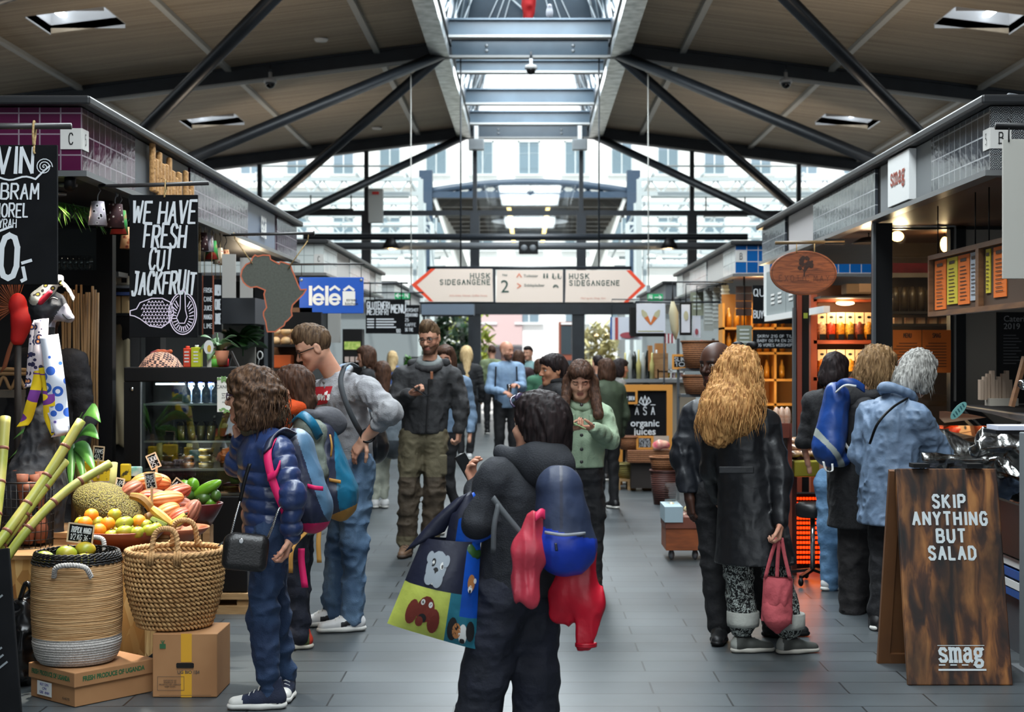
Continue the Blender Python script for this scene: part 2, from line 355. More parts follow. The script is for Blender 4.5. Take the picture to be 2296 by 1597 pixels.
def nets(Fd,lo,h):
 s = Fd < 0; c = s[:-1,:-1,:-1].astype(np.int8)
 c = sum(s[a:s.shape[0]-1+a,b:s.shape[1]-1+b,d:s.shape[2]-1+d].astype(np.int8) for a in (0,1) for b in (0,1) for d in (0,1))
 act = (c > 0) & (c < 8); I = np.array(np.nonzero(act)).T; idx = np.full(act.shape,-1,np.int32); idx[act] = np.arange(len(I))
 acc = np.zeros((len(I),3),np.float32); cnt = np.zeros((len(I),1),np.float32)
 for axis in range(3):
  o1,o2 = [x for x in range(3) if x != axis]
  for a in (0,1):
   for b in (0,1):
    off = np.zeros(3,int); off[o1] = a; off[o2] = b; e = off.copy(); e[axis] = 1
    p = I+off; q = I+e; f0 = Fd[p[:,0],p[:,1],p[:,2]]; f1 = Fd[q[:,0],q[:,1],q[:,2]]
    m = (f0 < 0) != (f1 < 0); t = np.where(m,f0/np.where(m,f0-f1,1),0)
    pos = np.tile(off.astype(np.float32),(len(I),1)); pos[:,axis] = t
    acc += pos*m[:,None]; cnt += m[:,None]
 V = (I+acc/cnt)*h+lo; Q = []
 for axis in range(3):
  o1,o2 = [x for x in range(3) if x != axis]
  sl0 = [slice(None)]*3; sl1 = [slice(None)]*3; sl0[axis] = slice(0,-1); sl1[axis] = slice(1,None)
  a = s[tuple(sl0)]; b = s[tuple(sl1)]; ch = a != b; E = np.array(np.nonzero(ch)).T
  E = E[(E[:,o1] > 0) & (E[:,o2] > 0) & (E[:,o1] < s.shape[o1]-1) & (E[:,o2] < s.shape[o2]-1)]
  d1 = np.zeros(3,int); d1[o1] = 1; d2 = np.zeros(3,int); d2[o2] = 1
  g = lambda e: idx[e[:,0],e[:,1],e[:,2]]
  q = np.stack([g(E-d1-d2),g(E-d2),g(E),g(E-d1)],1); inside = a[E[:,0],E[:,1],E[:,2]]
  fl = inside if axis != 1 else ~inside
  q = np.where(fl[:,None],q,q[:,::-1]); Q.append(q)
 Q = np.concatenate(Q); return V,Q[(Q >= 0).all(1)]
def relax(V,Q,it=1,lam=.5):
 for _ in range(it):
  acc = np.zeros_like(V); n = np.zeros(len(V))
  for a,b in ((0,1),(1,2),(2,3),(3,0)):
   for c in range(3):
    acc[:,c] += np.bincount(Q[:,a],V[Q[:,b],c],len(V))+np.bincount(Q[:,b],V[Q[:,a],c],len(V))
   n += np.bincount(Q[:,a],minlength=len(V))+np.bincount(Q[:,b],minlength=len(V))
  V = V*(1-lam)+lam*acc/np.maximum(n,1)[:,None]
 return V
def put(name,parts,mats,parent=None,org=None,mi=None):
 """parts: list of (V,Q[,matidx]) -> one smooth mesh object"""
 Vs = []; Qs = []; Ms = []; o = 0
 for p in parts:
  Vs.append(p[0]); Qs.append(p[1]+o); o += len(p[0]); Ms.append(p[2] if len(p) > 2 else np.zeros(len(p[1]),np.int32))
 V = np.concatenate(Vs); Q = np.concatenate(Qs); Mi = np.concatenate(Ms)
 b = ORG[parent.name] if parent is not None else Vector(org or (0,0,0)); V = V-np.array(b)
 me = bpy.data.meshes.new(name); n = len(Q)
 me.vertices.add(len(V)); me.vertices.foreach_set('co',V.astype(np.float32).ravel())
 me.loops.add(4*n); me.loops.foreach_set('vertex_index',Q.astype(np.int32).ravel())
 me.polygons.add(n); me.polygons.foreach_set('loop_start',np.arange(0,4*n,4,dtype=np.int32))
 for m in (mats if isinstance(mats,(list,tuple)) else [mats]): me.materials.append(m)
 me.polygons.foreach_set('material_index',Mi.astype(np.int32)); me.polygons.foreach_set('use_smooth',np.ones(n,bool))
 me.update(calc_edges=True); me.validate()
 ob = bpy.data.objects.new(name,me); COL.objects.link(ob)
 if parent is not None: ob.parent = parent
 else: ob.location = b
 ORG[ob.name] = b; return ob
def wob(a,sc,seed=0.): return lambda x,y,z: a*vnoise(x*sc+seed,y*sc+seed*1.7,z*sc-seed)
def ridge(a,sc,seed=0.,st=(1,1,.55)): return lambda x,y,z: a*(np.abs(vnoise(x*sc*st[0]+seed,y*sc*st[1]+seed*1.3+1.2*np.sin(z*5+seed),z*sc*st[2]-seed))*2-.55)
# ================================================================ the hall
M_steel = mat('dark_steel',(26,31,37),.42,c2=(34,40,47),ns=3)
M_flange = mat('pale_flange',(150,152,152),.5)
M_slate = mat('slate_steel',(48,66,80),.4,c2=(60,78,92),ns=2)
M_white = mat('white_paint',(225,226,224),.5)
M_black = mat('black_panel',(10,10,12),.5,spec=.25)
M_grey = mat('grey_panel',(92,96,100),.5,c2=(102,106,110),ns=2)
M_lgrey = mat('light_grey_metal',(150,155,158),.35,metal=.5)
M_chrome = mat('chrome',(200,200,200),.18,metal=1)
M_lampwarm = mat('warm_bulb',(255,196,120),em=9)
M_lampwhite = mat('white_tube',(240,248,255),em=5)
M_galv = mat('galvanised_duct',(120,125,126),.3,metal=.75,c2=(185,190,190),ns=5,bump=.35,bs=9)
def glass_mat(name,tint=(.95,.98,.97),refl=.07,rough=.02):
 m = bpy.data.materials.new(name); m.use_nodes = True; n = m.node_tree.nodes; l = m.node_tree.links; n.remove(n['Principled BSDF'])
 t = n.new('ShaderNodeBsdfTransparent'); t.inputs[0].default_value = (*tint,1); g = n.new('ShaderNodeBsdfGlossy'); g.inputs['Roughness'].default_value = rough
 f = n.new('ShaderNodeFresnel'); f.inputs[0].default_value = 1.45; a = n.new('ShaderNodeMath'); a.operation = 'ADD'; a.inputs[1].default_value = refl-.04; l.new(f.outputs[0],a.inputs[0])
 x = n.new('ShaderNodeMixShader'); l.new(a.outputs[0],x.inputs[0]); l.new(t.outputs[0],x.inputs[1]); l.new(g.outputs[0],x.inputs[2]); l.new(x.outputs[0],n['Material Output'].inputs[0]); return m
M_glass = glass_mat('clear_glass')
M_case = glass_mat('display_glass',(.9,.95,.94),.12)
# floor: long grey stone slabs in running bond
M_floor = mat('stone_floor',(74,80,83),.36,spec=.45)
_v = flat2(M_floor,'xy'); _b = tex(M_floor,'Brick',_v,Scale=1.0,Mortar_Size=.005,Brick_Width=.92,Row_Height=.25,Bias=0.,offset=.37,offset_frequency=2)
_b.inputs['Color1'].default_value = (*lin((72,78,82)),1); _b.inputs['Color2'].default_value = (*lin((86,92,95)),1); _b.inputs['Mortar'].default_value = (*lin((34,37,38)),1)
_nz = tex(M_floor,'Noise',mapping(M_floor),Scale=1.3,Detail=5); _r = ramp(M_floor,_nz.outputs[0],[(.3,(190,190,190)),(.7,(255,255,255))])
_mx = M_floor.node_tree.nodes.new('ShaderNodeMix'); _mx.data_type = 'RGBA'; _mx.blend_type = 'MULTIPLY'; _mx.inputs[0].default_value = 1
M_floor.node_tree.links.new(_b.outputs[0],_mx.inputs[6]); M_floor.node_tree.links.new(_r.outputs[0],_mx.inputs[7]); setc(M_floor,_mx.outputs[2])
setbump(M_floor,_b.outputs['Fac'],.35,.004,inv=True)
struct(MB().box((-14,-7,-.1),(14,37.5,0)).build('floor',M_floor))
# slatted ceiling, two slopes with roof-light openings
M_ceil = mat('slatted_ceiling',(190,175,155),.6)
_w = tex(M_ceil,'Wave',mapping(M_ceil),wave_type='BANDS',bands_direction='Y',Scale=4.4,Distortion=.5,Detail=1)
_nz = tex(M_ceil,'Noise',mapping(M_ceil,(.25,14,1)),Scale=1.,Detail=3)
_r = ramp(M_ceil,_w.outputs[1],[(.0,(92,82,72)),(.45,(198,184,164)),(1,(206,193,174))]); _r2 = ramp(M_ceil,_nz.outputs[0],[(.3,(205,200,192)),(.7,(255,252,246))])
_mx = M_ceil.node_tree.nodes.new('ShaderNodeMix'); _mx.data_type = 'RGBA'; _mx.blend_type = 'MULTIPLY'; _mx.inputs[0].default_value = 1
M_ceil.node_tree.links.new(_r.outputs[0],_mx.inputs[6]); M_ceil.node_tree.links.new(_r2.outputs[0],_mx.inputs[7]); setc(M_ceil,_mx.outputs[2]); setbump(M_ceil,_w.outputs[1],.9,.025)
def zc(x): return 7.08-.124*(abs(x)-1.4)
RL = [(21.05,22.15),(30.3,31.4)]; RX = (6.0,7.1)
mb = MB()
for sg in (-1,1):
 def strip(x0,x1,y0,y1):
  vs = [(sg*x0,y0,zc(x0)),(sg*x1,y0,zc(x1)),(sg*x1,y1,zc(x1)),(sg*x0,y1,zc(x0))]; vs += [(a,b,c+.12) for a,b,c in vs]
  mb.add(vs,[(0,1,2,3),(7,6,5,4),(0,4,5,1),(1,5,6,2),(2,6,7,3),(3,7,4,0)])
 strip(1.4,RX[0],-4,37); strip(RX[1],12,-4,37); y = -4
 for a,b in RL: strip(RX[0],RX[1],y,a); y = b
 strip(RX[0],RX[1],y,37)
struct(mb.build('ceiling',M_ceil))
m = bpy.data.materials.new('frosted_glass'); m.use_nodes = True; n = m.node_tree.nodes; t = n.new('ShaderNodeBsdfTranslucent'); t.inputs[0].default_value = (.92,.96,.98,1); m.node_tree.links.new(t.outputs[0],n['Material Output'].inputs[0]); M_frost = m
# roof lights: white shafts with a tube lamp
k = 0
M_shaft = mat('roof_light_shaft',(190,192,195),.6)
for sg in (-1,1):
 for a,b in RL:
  k += 1; mb = MB(); x0,x1 = RX; z0 = zc(x1)-.02; z1 = zc(x0)+.75
  for lo,hi in (((x0,a-.02,z0+.1),(x1,a,z1)),((x0,b,z0+.1),(x1,b+.02,z1)),((x1,a,z0),(x1+.02,b,z1)),((x0-.02,a,zc(x0)),(x0,b,z1))):
   mb.box((min(sg*lo[0],sg*hi[0]),lo[1],lo[2]),(max(sg*lo[0],sg*hi[0]),hi[1],hi[2]))
  o = struct(mb.build('window_%d' % k,M_shaft)); MB().box((min(sg*x0,sg*x1),a,z1),(max(sg*x0,sg*x1),b,z1+.02)).build('pane',M_frost,o); xx = sg*(6.75 if sg > 0 else 6.9)
  MB().box((xx-.05,a+.1,z0+.25),(xx+.05,b-.05,z0+.3)).build('tube_lamp',M_lampwhite,o)
# purlins and rafters
k = 0
M_purlin = mat('pale_purlin',(168,168,163),.5)
for sg in (-1,1):
 for x in (2.66,5.24,7.82,10.3):
  k += 1; struct(MB().bar((sg*x,-4,zc(x)-.035),(sg*x,36,zc(x)-.035),.1,.07).build('trim_%d' % k,M_purlin))
def ibeam(a,b,h,w,name):
 a = Vector(a); b = Vector(b); mb = MB(); mb.bar(a,b,.05,h); dz = Vector((0,0,h/2-.02)); mb.bar(a+dz,b+dz,w,.04); mb.mi = 1; mb.bar(a-dz,b-dz,w,.035)
 return struct(mb.build(name,[M_steel,M_flange]))
for y in (6.8,16.4,26.0,35.6):
 for sg in (-1,1):
  o = ibeam((sg*1.36,y,6.93),(sg*11,y,6.93-.124*9.64),.3,.17,'roof_rafter')
  mb = MB()
  for j in range(2):
   for i in range(2): mb.ball((sg*(1.5+.12*i),y-.04,6.9+.09*j),.028,8)
  mb.build('bolt',M_lgrey,o)
 o = MB().box((-1.36,y-.02,6.8),(1.36,y+.02,7.12)).box((-1.36,y-.09,7.09),(1.36,y+.09,7.12)).build('ridge_beam',M_slate); struct(o)
 MB().box((-1.36,y-.1,6.77),(1.36,y+.1,6.81)).build('flange',M_flange,o)
 mb = MB()
 for x in (-.75,.75):
  for z in (6.9,6.99): mb.ball((x,y-.03,z),.03,8)
 mb.build('bolt',M_lgrey,o)
for y,zb,zt in ((25.05,6.95,7.24),(27.7,6.86,7.08),(31.7,6.95,7.26),(33.9,6.87,7.15)):
 o = struct(MB().box((-1.36,y-.02,zb),(1.36,y+.02,zt)).box((-1.36,y-.1,zt-.03),(1.36,y+.1,zt)).build('ridge_beam',M_slate))
 MB().box((-1.36,y-.1,zb-.03),(1.36,y+.1,zb+.01)).build('flange',M_flange,o)
# struts from the ridge nodes down to the columns half way between
for sg in (-1,1):
 for yn,ycs in ((6.8,(2.0,11.6)),(16.4,(11.6,21.2)),(26.0,(21.2,30.8)),(35.6,(30.8,))):
  for yc in ycs:
   struct(MB().tube([(sg*1.5,yn,6.86),(sg*6.6,yc,3.65)],.092,12).build('roof_strut',M_steel))
 for yc in (2.0,11.6,21.2,30.8):
  struct(MB().tube([(sg*6.6,yc,0),(sg*6.6,yc,3.75)],.11,12).build('column',M_steel))
# lantern over the ridge
M_rod = mat('white_rod',(200,210,215),.4)
for sg in (-1,1):
 mb = MB(); x0,x1 = 1.38,1.05
 mb.add([(sg*x0,-4,7.1),(sg*x0,36,7.1),(sg*x1,36,8.35),(sg*x1,-4,8.35),(sg*(x0+.05),-4,7.1),(sg*(x0+.05),36,7.1),(sg*(x1+.05),36,8.35),(sg*(x1+.05),-4,8.35)],[(0,1,2,3),(7,6,5,4),(0,4,5,1),(3,2,6,7)])
 o = struct(mb.build('wall_lantern_%s' % ('left' if sg < 0 else 'right'),M_slate))
 mb = MB(); y = 20.
 while y < 36: mb.tube([(sg*1.36,y,7.1),(sg*1.03,y+1.1,8.3)],.02,6); mb.tube([(sg*1.36,y+.35,7.1),(sg*1.03,y-.75,8.3)],.02,6); y += 1.3
 mb.build('tie_rod',M_rod,o)
 struct(MB().box((min(sg*1.4,sg*1.72),-4,6.78),(max(sg*1.4,sg*1.72),35.5,7.02)).build('ridge_duct',M_galv))
 struct(MB().box((min(sg*1.36,sg*1.42),-4,6.98),(max(sg*1.36,sg*1.42),36,7.24)).build('ridge_girder',M_steel))
struct(MB().box((-1.1,-4,8.35),(1.1,36,8.38)).build('window_lantern',M_frost))
mb = MB().box((-1.36,27.72,7.05),(1.36,27.76,8.35))
o = struct(mb.build('wall_lantern_end',M_slate))
mb = MB()
for x in (-1.0,-.8,-.62,.5,.75,.98): mb.bar((x*1.1,27.68,7.1),(x*.55,27.68,8.3),.03,.02)
mb.bar((-.35,27.6,8.2),(.5,27.6,7.45),.05,.03); mb.build('tie_rod',M_rod,o)
t = thing('pigeon','grey pigeon perched on the roof beam under the lantern','bird',(.33,25.0,7.24))
s_ = SDF().ell((.33,25.0,7.34),(.06,.07,.1)).ell((.33,24.97,7.44),.04).cone((.33,25.0,7.3),(.36,25.04,7.26),.03,.02)
put('body',[s_.mesh(.012)],mat('pigeon_grey',(78,80,86),.7),t); MB().tube([(.33,24.95,7.44),(.33,24.9,7.43)],[.012,.003],6).build('beak',M_black,t); MB().tube([(.31,25,7.24),(.31,25,7.3)],.008,6).tube([(.35,25,7.24),(.35,25,7.3)],.008,6).build('leg',mat('red_foot',(150,60,50)),t)
t = thing('hanging_cloth','red cloth hanging inside the glazed roof lantern','cloth',(-.03,26.9,7.4))
s_ = SDF().cone((-.02,26.9,8.0),(-.05,26.9,7.62),.13,.09).cone((-.05,26.9,7.62),(.0,26.9,7.45),.09,.03); s_.disp.append(wob(.03,9)); put('cloth',[s_.mesh(.015)],mat('red_cloth',(190,24,26),.7),t)
MB().tube([(0,26.9,8.36),(-.02,26.9,8.0)],.008,6).build('cord',M_rod,t)
# gable at the far end: posts, transoms, glass, doorway
PX = [(u-U0)/94.1 for u in (583,822,1065,1303,1551,1790)]
for i,x in enumerate(PX):
 zt = zc(x)-.3 if abs(x) > 1.4 else 6.8
 o = struct(MB().box((x-.05,35.5,2.7),(x+.05,35.62,zt)).box((x-.11,35.45,2.7),(x+.11,35.65,5.0)).build('trim_post_%d' % (i+1),M_steel))
struct(MB().box((-11,35.55,-.02),(-2.55,35.6,.25)).box((2.55,35.55,-.02),(11,35.6,.25)).build('baseboard_gable',M_steel))
for i,z in enumerate((2.75,5.0)):
 struct(MB().box((-11,35.53,z-.06),(11,35.63,z+.06)).build('trim_transom_%d' % (i+1),M_steel))
struct(MB().box((-2.65,35.35,2.58),(2.6,35.6,2.86)).build('trim_lintel',M_steel))
struct(MB().box((-2.5,35.5,2.86),(2.5,35.6,2.93)).build('trim_lintel_cap',M_white))
for i,x in enumerate((-1.31,1.15)):
 struct(MB().box((x-.15,35.4,0),(x+.15,35.62,2.6)).build('door_%d' % (i+1),M_steel))
for i,(x0,x1) in enumerate(zip([-11]+PX,PX+[11])):
 zt = min(zc(max(abs(x0),abs(x1),1.4))-.28,6.8); struct(MB().box((x0,35.57,2.9),(x1,35.585,zt)).build('window_gable_%d' % (i+1),M_glass))
for i,(x0,x1) in enumerate(((-11,-1.46),(1.3,11))):
 struct(MB().box((x0,35.57,.2),(x1,35.585,2.6)).build('window_front_%d' % (i+1),M_glass))
for i,(z,r,m_) in enumerate(((4.33,.075,M_steel),(4.12,.085,M_grey))):
 struct(MB().tube([(-5.2,34.3,z),(5.0,34.3,z)],r,12).build('cross_pipe',m_))
# side walls of the hall, glazed above a solid plinth, far behind the stalls
M_side = mat('side_wall',(60,62,64),.7)
for sg,nm in ((-1,'left'),(1,'right')):
 struct(MB().box((sg*11-.05,-4,0),(sg*11+.05,36,4.6)).build('wall_'+nm,M_side))
struct(MB().box((-11,-4.1,3.9),(11,-4.0,7.2)).box((-11,-4.1,0),(-4.6,-4.0,3.9)).box((4.6,-4.1,0),(11,-4.0,3.9)).build('wall_entrance',M_side))
# ---------------------------------------------------------------- hall fittings
def dome_camera(p,lab):
 t = thing('dome_camera',lab,'camera',p); x,y,z = p
 MB().lathe([(.03,z+.12),(.03,z+.02),(.1,z),(.11,z-.06)],(x,y,0),14).build('housing',mat('camera_white',(190,190,190),.4),t)
 MB().ball((x,y,z-.07),(.085,.085,.09),14).build('dome',mat('camera_dome',(14,14,16),.1),t); MB().tube([(x,y,z+.1),(x,y,z+.24)],.02,8).build('stem',M_steel,t)
dome_camera((.02,25.86,6.62),'dark dome camera hanging under the ridge beam')
dome_camera(W(606,178,25.4),'dome camera under the left roof rafter'); dome_camera(W(1762,178,25.4),'dome camera under the right roof rafter')
for i,u in enumerate((1068,1300)):
 p = W(u,322,35.2); t = thing('floodlight','small grey floodlight box on the %s roof post' % ('left' if i == 0 else 'right'),'light fitting',p)
 MB().box(p-Vector((.18,.1,.16)),p+Vector((.18,.1,.1))).build('housing',M_lgrey,t,bevel=.02); MB().bar(p+Vector((0,0,.1)),p+Vector((0,0,.75)),.1).build('bracket',M_white,t)
for u,v,d,lab in ((720,86,22.6,'round white sprinkler disc in the left ceiling, nearer one'),(845,285,31,'round white sprinkler disc in the left ceiling, farther one')):
 p = W(u,v,20); dx = (u-U0)/F; dz = (V0-v)/F; D = (7.2536-CH)/(dz+.124*abs(dx)); p = Vector((dx*D,D,CH+dz*D))
 tag(MB().lathe([(.001,p.z-.05),(.1,p.z-.05),(.12,p.z-.01),(.001,p.z)],(p.x,p.y,0),16).build('ceiling_disc',M_white,org=p),lab,'ceiling fitting')
for i,(u,lab) in enumerate(((876,'small black pendant lamp under the cross pipe on the left'),(1501,'small black pendant lamp under the cross pipe on the right'))):
 p = W(u,552,34.2); t = thing('pendant_lamp',lab,'lamp',p); MB().lathe([(.05,.2),(.12,.12),(.2,-.06),(.19,-.06),(.1,.1),(.001,.15)],p,16).build('lamp_shade',M_black,t)
 MB().ball(p+Vector((0,0,-.02)),.06,10).build('bulb',M_lampwarm,t); lamp('pendant_light','POINT',p-Vector((0,0,.12)),12,(1,.75,.45),shadow_soft_size=.06)
p = W(1185,557,34.25); t = thing('loudspeaker','black speaker box on the cross pipe in the middle','loudspeaker',p)
MB().box(p-Vector((.22,.12,.13)),p+Vector((.22,.12,.16))).build('cabinet',M_black,t,bevel=.01); mb = MB(); [mb.lathe([(.001,0),(.07,.01),(.075,0)],p+Vector((sx*.1,-.13,0)),14,M=Matrix.Rotation(R(90),3,'X')) for sx in (-1,1)]; mb.build('driver',M_grey,t)
for u,v0,v1,w_,lab in ((843,425,500,.17,'grey control box with a red sticker on the left glazing post'),):
 p = W(u,462,35.3); t = thing('control_box',lab,'box',p); MB().box(p-Vector((.17,.1,.4)),p+Vector((.17,.1,.4))).build('case',mat('box_grey',(170,172,168),.5),t,bevel=.01)
 MB().box(p+Vector((-.08,-.11,.26)),p+Vector((.08,-.1,.33))).build('sticker',mat('sticker_red',(190,40,35)),t)
for i,(u0,u1,v,lab) in enumerate(((692,792,475,'black infrared heater bar behind the left glazing'),(1578,1675,479,'black infrared heater bar behind the right glazing'))):
 a = W(u0,v,35.85); b = W(u1,v,35.85); t = thing('infrared_heater',lab,'heater',(a+b)/2); MB().bar(a,b,.16,.14).build('housing',M_black,t); MB().bar(a+Vector((.05,0,.06)),a+Vector((.05,0,.4)),.03).bar(b+Vector((-.05,0,.06)),b+Vector((-.05,0,.4)),.03).bar(a if i else b,W(1551 if i else 822,v,35.6),.06).build('bracket',M_steel,t)
# warm spots without fixtures, added above the stall roofs to brighten the slatted ceiling
for _x in (-4.6,4.6):
 for _y in (10.5,14.0,20.5,30): lamp('added_ceiling_fill','SPOT',(_x,_y,3.1),165,(1,.84,.66),target=(_x*1.15,_y+1,7),spot_size=R(150),spot_blend=1.,shadow_soft_size=.4)
# ---------------------------------------------------------------- outside
M_pave = mat('pale_paving',(170,168,164),.8,c2=(186,184,180),ns=1)
struct(MB().box((-60,37.5,-.1),(60,130,0)).build('ground_square',M_pave))
M_fac = mat('white_render',(246,246,244),.8); M_wfr = mat('window_frame_white',(215,220,222),.5); M_pane = mat('far_window_pane',(120,140,152),.08,spec=.8)
Y = 78.; sB = F/Y
t = thing('apartment_building','long white rendered building with rows of tall windows across the square','building',(0,Y,0))
MB().box((-50,Y,0),(50,Y+8,17)).build('facade',M_fac,t)
mb = MB(); mb.box((-50,Y-.25,10.4),(50,Y,10.6)).box((-50,Y-.3,6.3),(50,Y,6.5)); mb.build('cornice',M_fac,t)
mb0 = MB().box((-.55,-.08,0),(.55,.05,1.75)); wf = None
for zi,z in enumerate((11.15,7.2,3.4)):
 for xi in range(-7,8):
  x = (1186-U0)/sB + xi*2.42
  if wf is None:
   wf = MB().box((x-.58,Y-.06,z-.06),(x-.5,Y+.02,z+1.7)).box((x+.5,Y-.06,z-.06),(x+.58,Y+.02,z+1.7)).box((x-.58,Y-.06,z+1.62),(x+.58,Y+.02,z+1.7)).box((x-.03,Y-.05,z),(x+.03,Y,z+1.62)).box((x-.75,Y-.2,z-.14),(x+.75,Y,z-.04)).build('window',M_wfr,t)
   pn = MB().box((x-.5,Y-.03,z),(x+.5,Y-.01,z+1.62)).build('pane',M_pane,wf); X0,Z0 = x,z
  else:
   a = wf.copy(); COL.objects.link(a); a.parent = t; a.location = (x-X0,0,z-Z0); b = pn.copy(); COL.objects.link(b); b.parent = a
dr = MB().box((1.5,Y-.1,0),(2.3,Y,3.4)).build('door',mat('brown_door',(120,62,44),.5),t); MB().box((1.62,Y-.14,.2),(2.18,Y-.1,1.4)).box((1.62,Y-.14,1.7),(2.18,Y-.1,3.2)).build('pane',mat('dark_pane',(50,60,66),.1),dr)
MB().box((-2.6,Y-.12,2.2),(-.4,Y,4.0)).build('shop_sign',mat('pink_stone',(196,172,172),.7),t); MB().box((-2.6,Y-.14,0),(-.4,Y,2.1)).build('shop_window',mat('shop_pane',(78,74,80),.1),t)
# second hall behind: steel arch portal with ribbed ceiling
M_blue = mat('blue_steel',(58,76,98),.45); M_rib = mat('dark_slats',(74,70,66),.6)
t = thing('steel_portal','blue steel portal of the second market hall across the square','building',(0,54,0)); D2 = 54.
xl,xr = W(955,0,D2).x,W(1420,0,D2).x
MB().box((xl-.24,D2-.2,0),(xl+.24,D2+.2,8.3)).build('post',M_blue,t); MB().box((xr-.24,D2-.2,0),(xr+.24,D2+.2,8.3)).build('post',M_blue,t)
arc = [W(u,409+((u-1188)/232)**2*22,D2) for u in range(955,1425,29)]
mb = MB().tube(arc,.13,8); mb.bar((xl,D2,W(0,437,D2).z),(xr,D2,W(0,437,D2).z),.2,.22)
for i in range(len(arc)-1): mb.bar(arc[i],(arc[i+1].x,D2,W(0,437,D2).z),.07); mb.bar((arc[i].x,D2,W(0,437,D2).z),arc[i+1],.07)
mb.build('girder',M_blue,t)
mb = MB(); mb.box((xl,D2+.1,7.35),(xr,D2+18,7.45))
for i in range(9): mb.box((xl,D2+1+2*i,7.1),(xr,D2+1.35+2*i,7.4))
mb.build('slatted_ceiling',M_rib,t)
for sg in (0,1):
 mb = MB()
 for i in range(8): x = (xl+.3 if sg == 0 else xr-.3); mb.bar((x,D2+2*i,7.3),(x+(.9 if sg == 0 else -.9),D2+1+2*i,4.6),.12); mb.bar((x+(.9 if sg == 0 else -.9),D2+2*i,4.6),(x,D2+2*i,7.3),.1)
 mb.build('brace',M_white,t)
for u0,u1 in ((1138,1152),(1232,1216)):
 a = W(u0,445,55.); b = W(u1,545,57.); st = thing('string_lights','string of warm bulbs hanging in the second hall, %s of the two' % ('left' if u0 < 1180 else 'right'),'string lights',a)
 MB().tube([a,b],.015,5).build('cable',M_black,st); mb = MB(); [mb.ball(a.lerp(b,i/15),.085,8) for i in range(16)]; mb.build('bulb',mat('party_bulb',(255,220,140),em=3),st)
p = W(1188,497,60); tag(MB().lathe([(.001,.1),(1.2,.06),(1.55,0),(1.2,-.06),(.001,-.08)],p,32).build('disc_lamp',mat('disc_white',(205,212,225),.4),org=p),'large flat white disc lamp hung in the second hall','lamp')
# white lattice canopies on both sides of the square
M_lat = mat('white_lattice',(206,216,220),.5)
def girders(sg,t):
 for D,zt,zb,x0,x1 in ((41,6.45,6.05,3.0,13),(45,6.2,5.85,3.2,13),(49,5.95,5.6,3.2,14),(54.6,5.75,5.4,4.2,15),(60,5.55,5.25,4.4,16)):
  o = MB().bar((sg*x0,D,zt),(sg*x1,D,zt),.1).bar((sg*x0,D,zb),(sg*x1,D,zb),.12).build('girder',M_lat,t)
  mb = MB(); x = x0
  while x < x1-.3: mb.bar((sg*x,D,zb),(sg*(x+.3),D,zt),.045); mb.bar((sg*(x+.3),D,zt),(sg*(x+.6),D,zb),.045); x += .6
  mb.build('lattice',M_lat,o)
  for xx in (x0,x1): MB().bar((sg*xx,D,zt),(sg*xx,D,0),.14).build('post',M_lat,t)
for sg in (-1,1):
 t = thing('glass_canopy','pale glazed canopy roof along the %s side of the square' % ('left' if sg < 0 else 'right'),'canopy',(sg*3.2,41,0)); x0,x1 = sorted((sg*3.4,sg*13))
 girders(sg,t); mb = MB()
 for i in range(7): D = 42+3*i; z = 6.5-.05*(D-41); mb.tube([(x0,D,z-.35),(x1,D,z-.35)],.07,6)
 for i in range(8): x = x0+(x1-x0)*i/7; mb.bar((x,41,6.62),(x,62,5.7),.06)
 mb.build('glazing_bar',M_lat,t); MB().tube([(x0,40.5,6.75),(x1,40.5,6.75)],.03,6).build('handrail',M_lgrey,t)
 st = MB(); st.box((x0,52,0),(x1,58,3.6)).build('kiosk_row',mat('grey_booth',(120,126,130),.5),t); MB().box((x0,51.8,3.2),(x1,52,3.9)).build('fascia',mat('pale_fascia',(196,198,196),.6),t)
# ================================================================ the market stalls
def tile_mat(name,c1,c2,grout=(200,196,194),size=.11,rough=.16,mortar=.004,pattern=None,spec=.6):
 m = mat(name,c1,rough,spec=spec); v = flat2(m)
 b = tex(m,'Brick',v,Scale=1.0,Mortar_Size=mortar,Brick_Width=size,Row_Height=size,Bias=0.,offset=0.)
 b.inputs['Color1'].default_value = (*lin(c1),1); b.inputs['Color2'].default_value = (*lin(c2),1); b.inputs['Mortar'].default_value = (*lin(grout),1)
 setc(m,b.outputs[0])
 if pattern:
  n = m.node_tree.nodes; l = m.node_tree.links; w = tex(m,'Wave',v,wave_type='RINGS',rings_direction='Z',Scale=11.,Distortion=0.)
  vo = n.new('ShaderNodeVectorMath'); vo.operation = 'MODULO'; vo.inputs[1].default_value = (.055,.0275,1); l.new(v,vo.inputs[0])
  vs = n.new('ShaderNodeVectorMath'); vs.operation = 'SUBTRACT'; vs.inputs[1].default_value = (.0275,0,0); l.new(vo.outputs[0],vs.inputs[0]); l.new(vs.outputs[0],w.inputs['Vector']); w.inputs['Scale'].default_value = 38
  r = ramp(m,w.outputs[1],[(.55,(0,0,0)),(.7,(150,150,150))]); x = n.new('ShaderNodeMix'); x.data_type = 'RGBA'; x.blend_type = 'ADD'; x.inputs[0].default_value = 1
  l.new(b.outputs[0],x.inputs[6]); l.new(r.outputs[0],x.inputs[7]); l.new(x.outputs[2],bsdf(m).inputs['Base Color'])
 nz = tex(m,'Noise',v,Scale=16,Detail=2); a = m.node_tree.nodes.new('ShaderNodeMath'); a.operation = 'MULTIPLY_ADD'; a.inputs[1].default_value = -.5; m.node_tree.links.new(b.outputs['Fac'],a.inputs[0]); m.node_tree.links.new(nz.outputs[0],a.inputs[2])
 setbump(m,a.outputs[0],.25,.004); return m
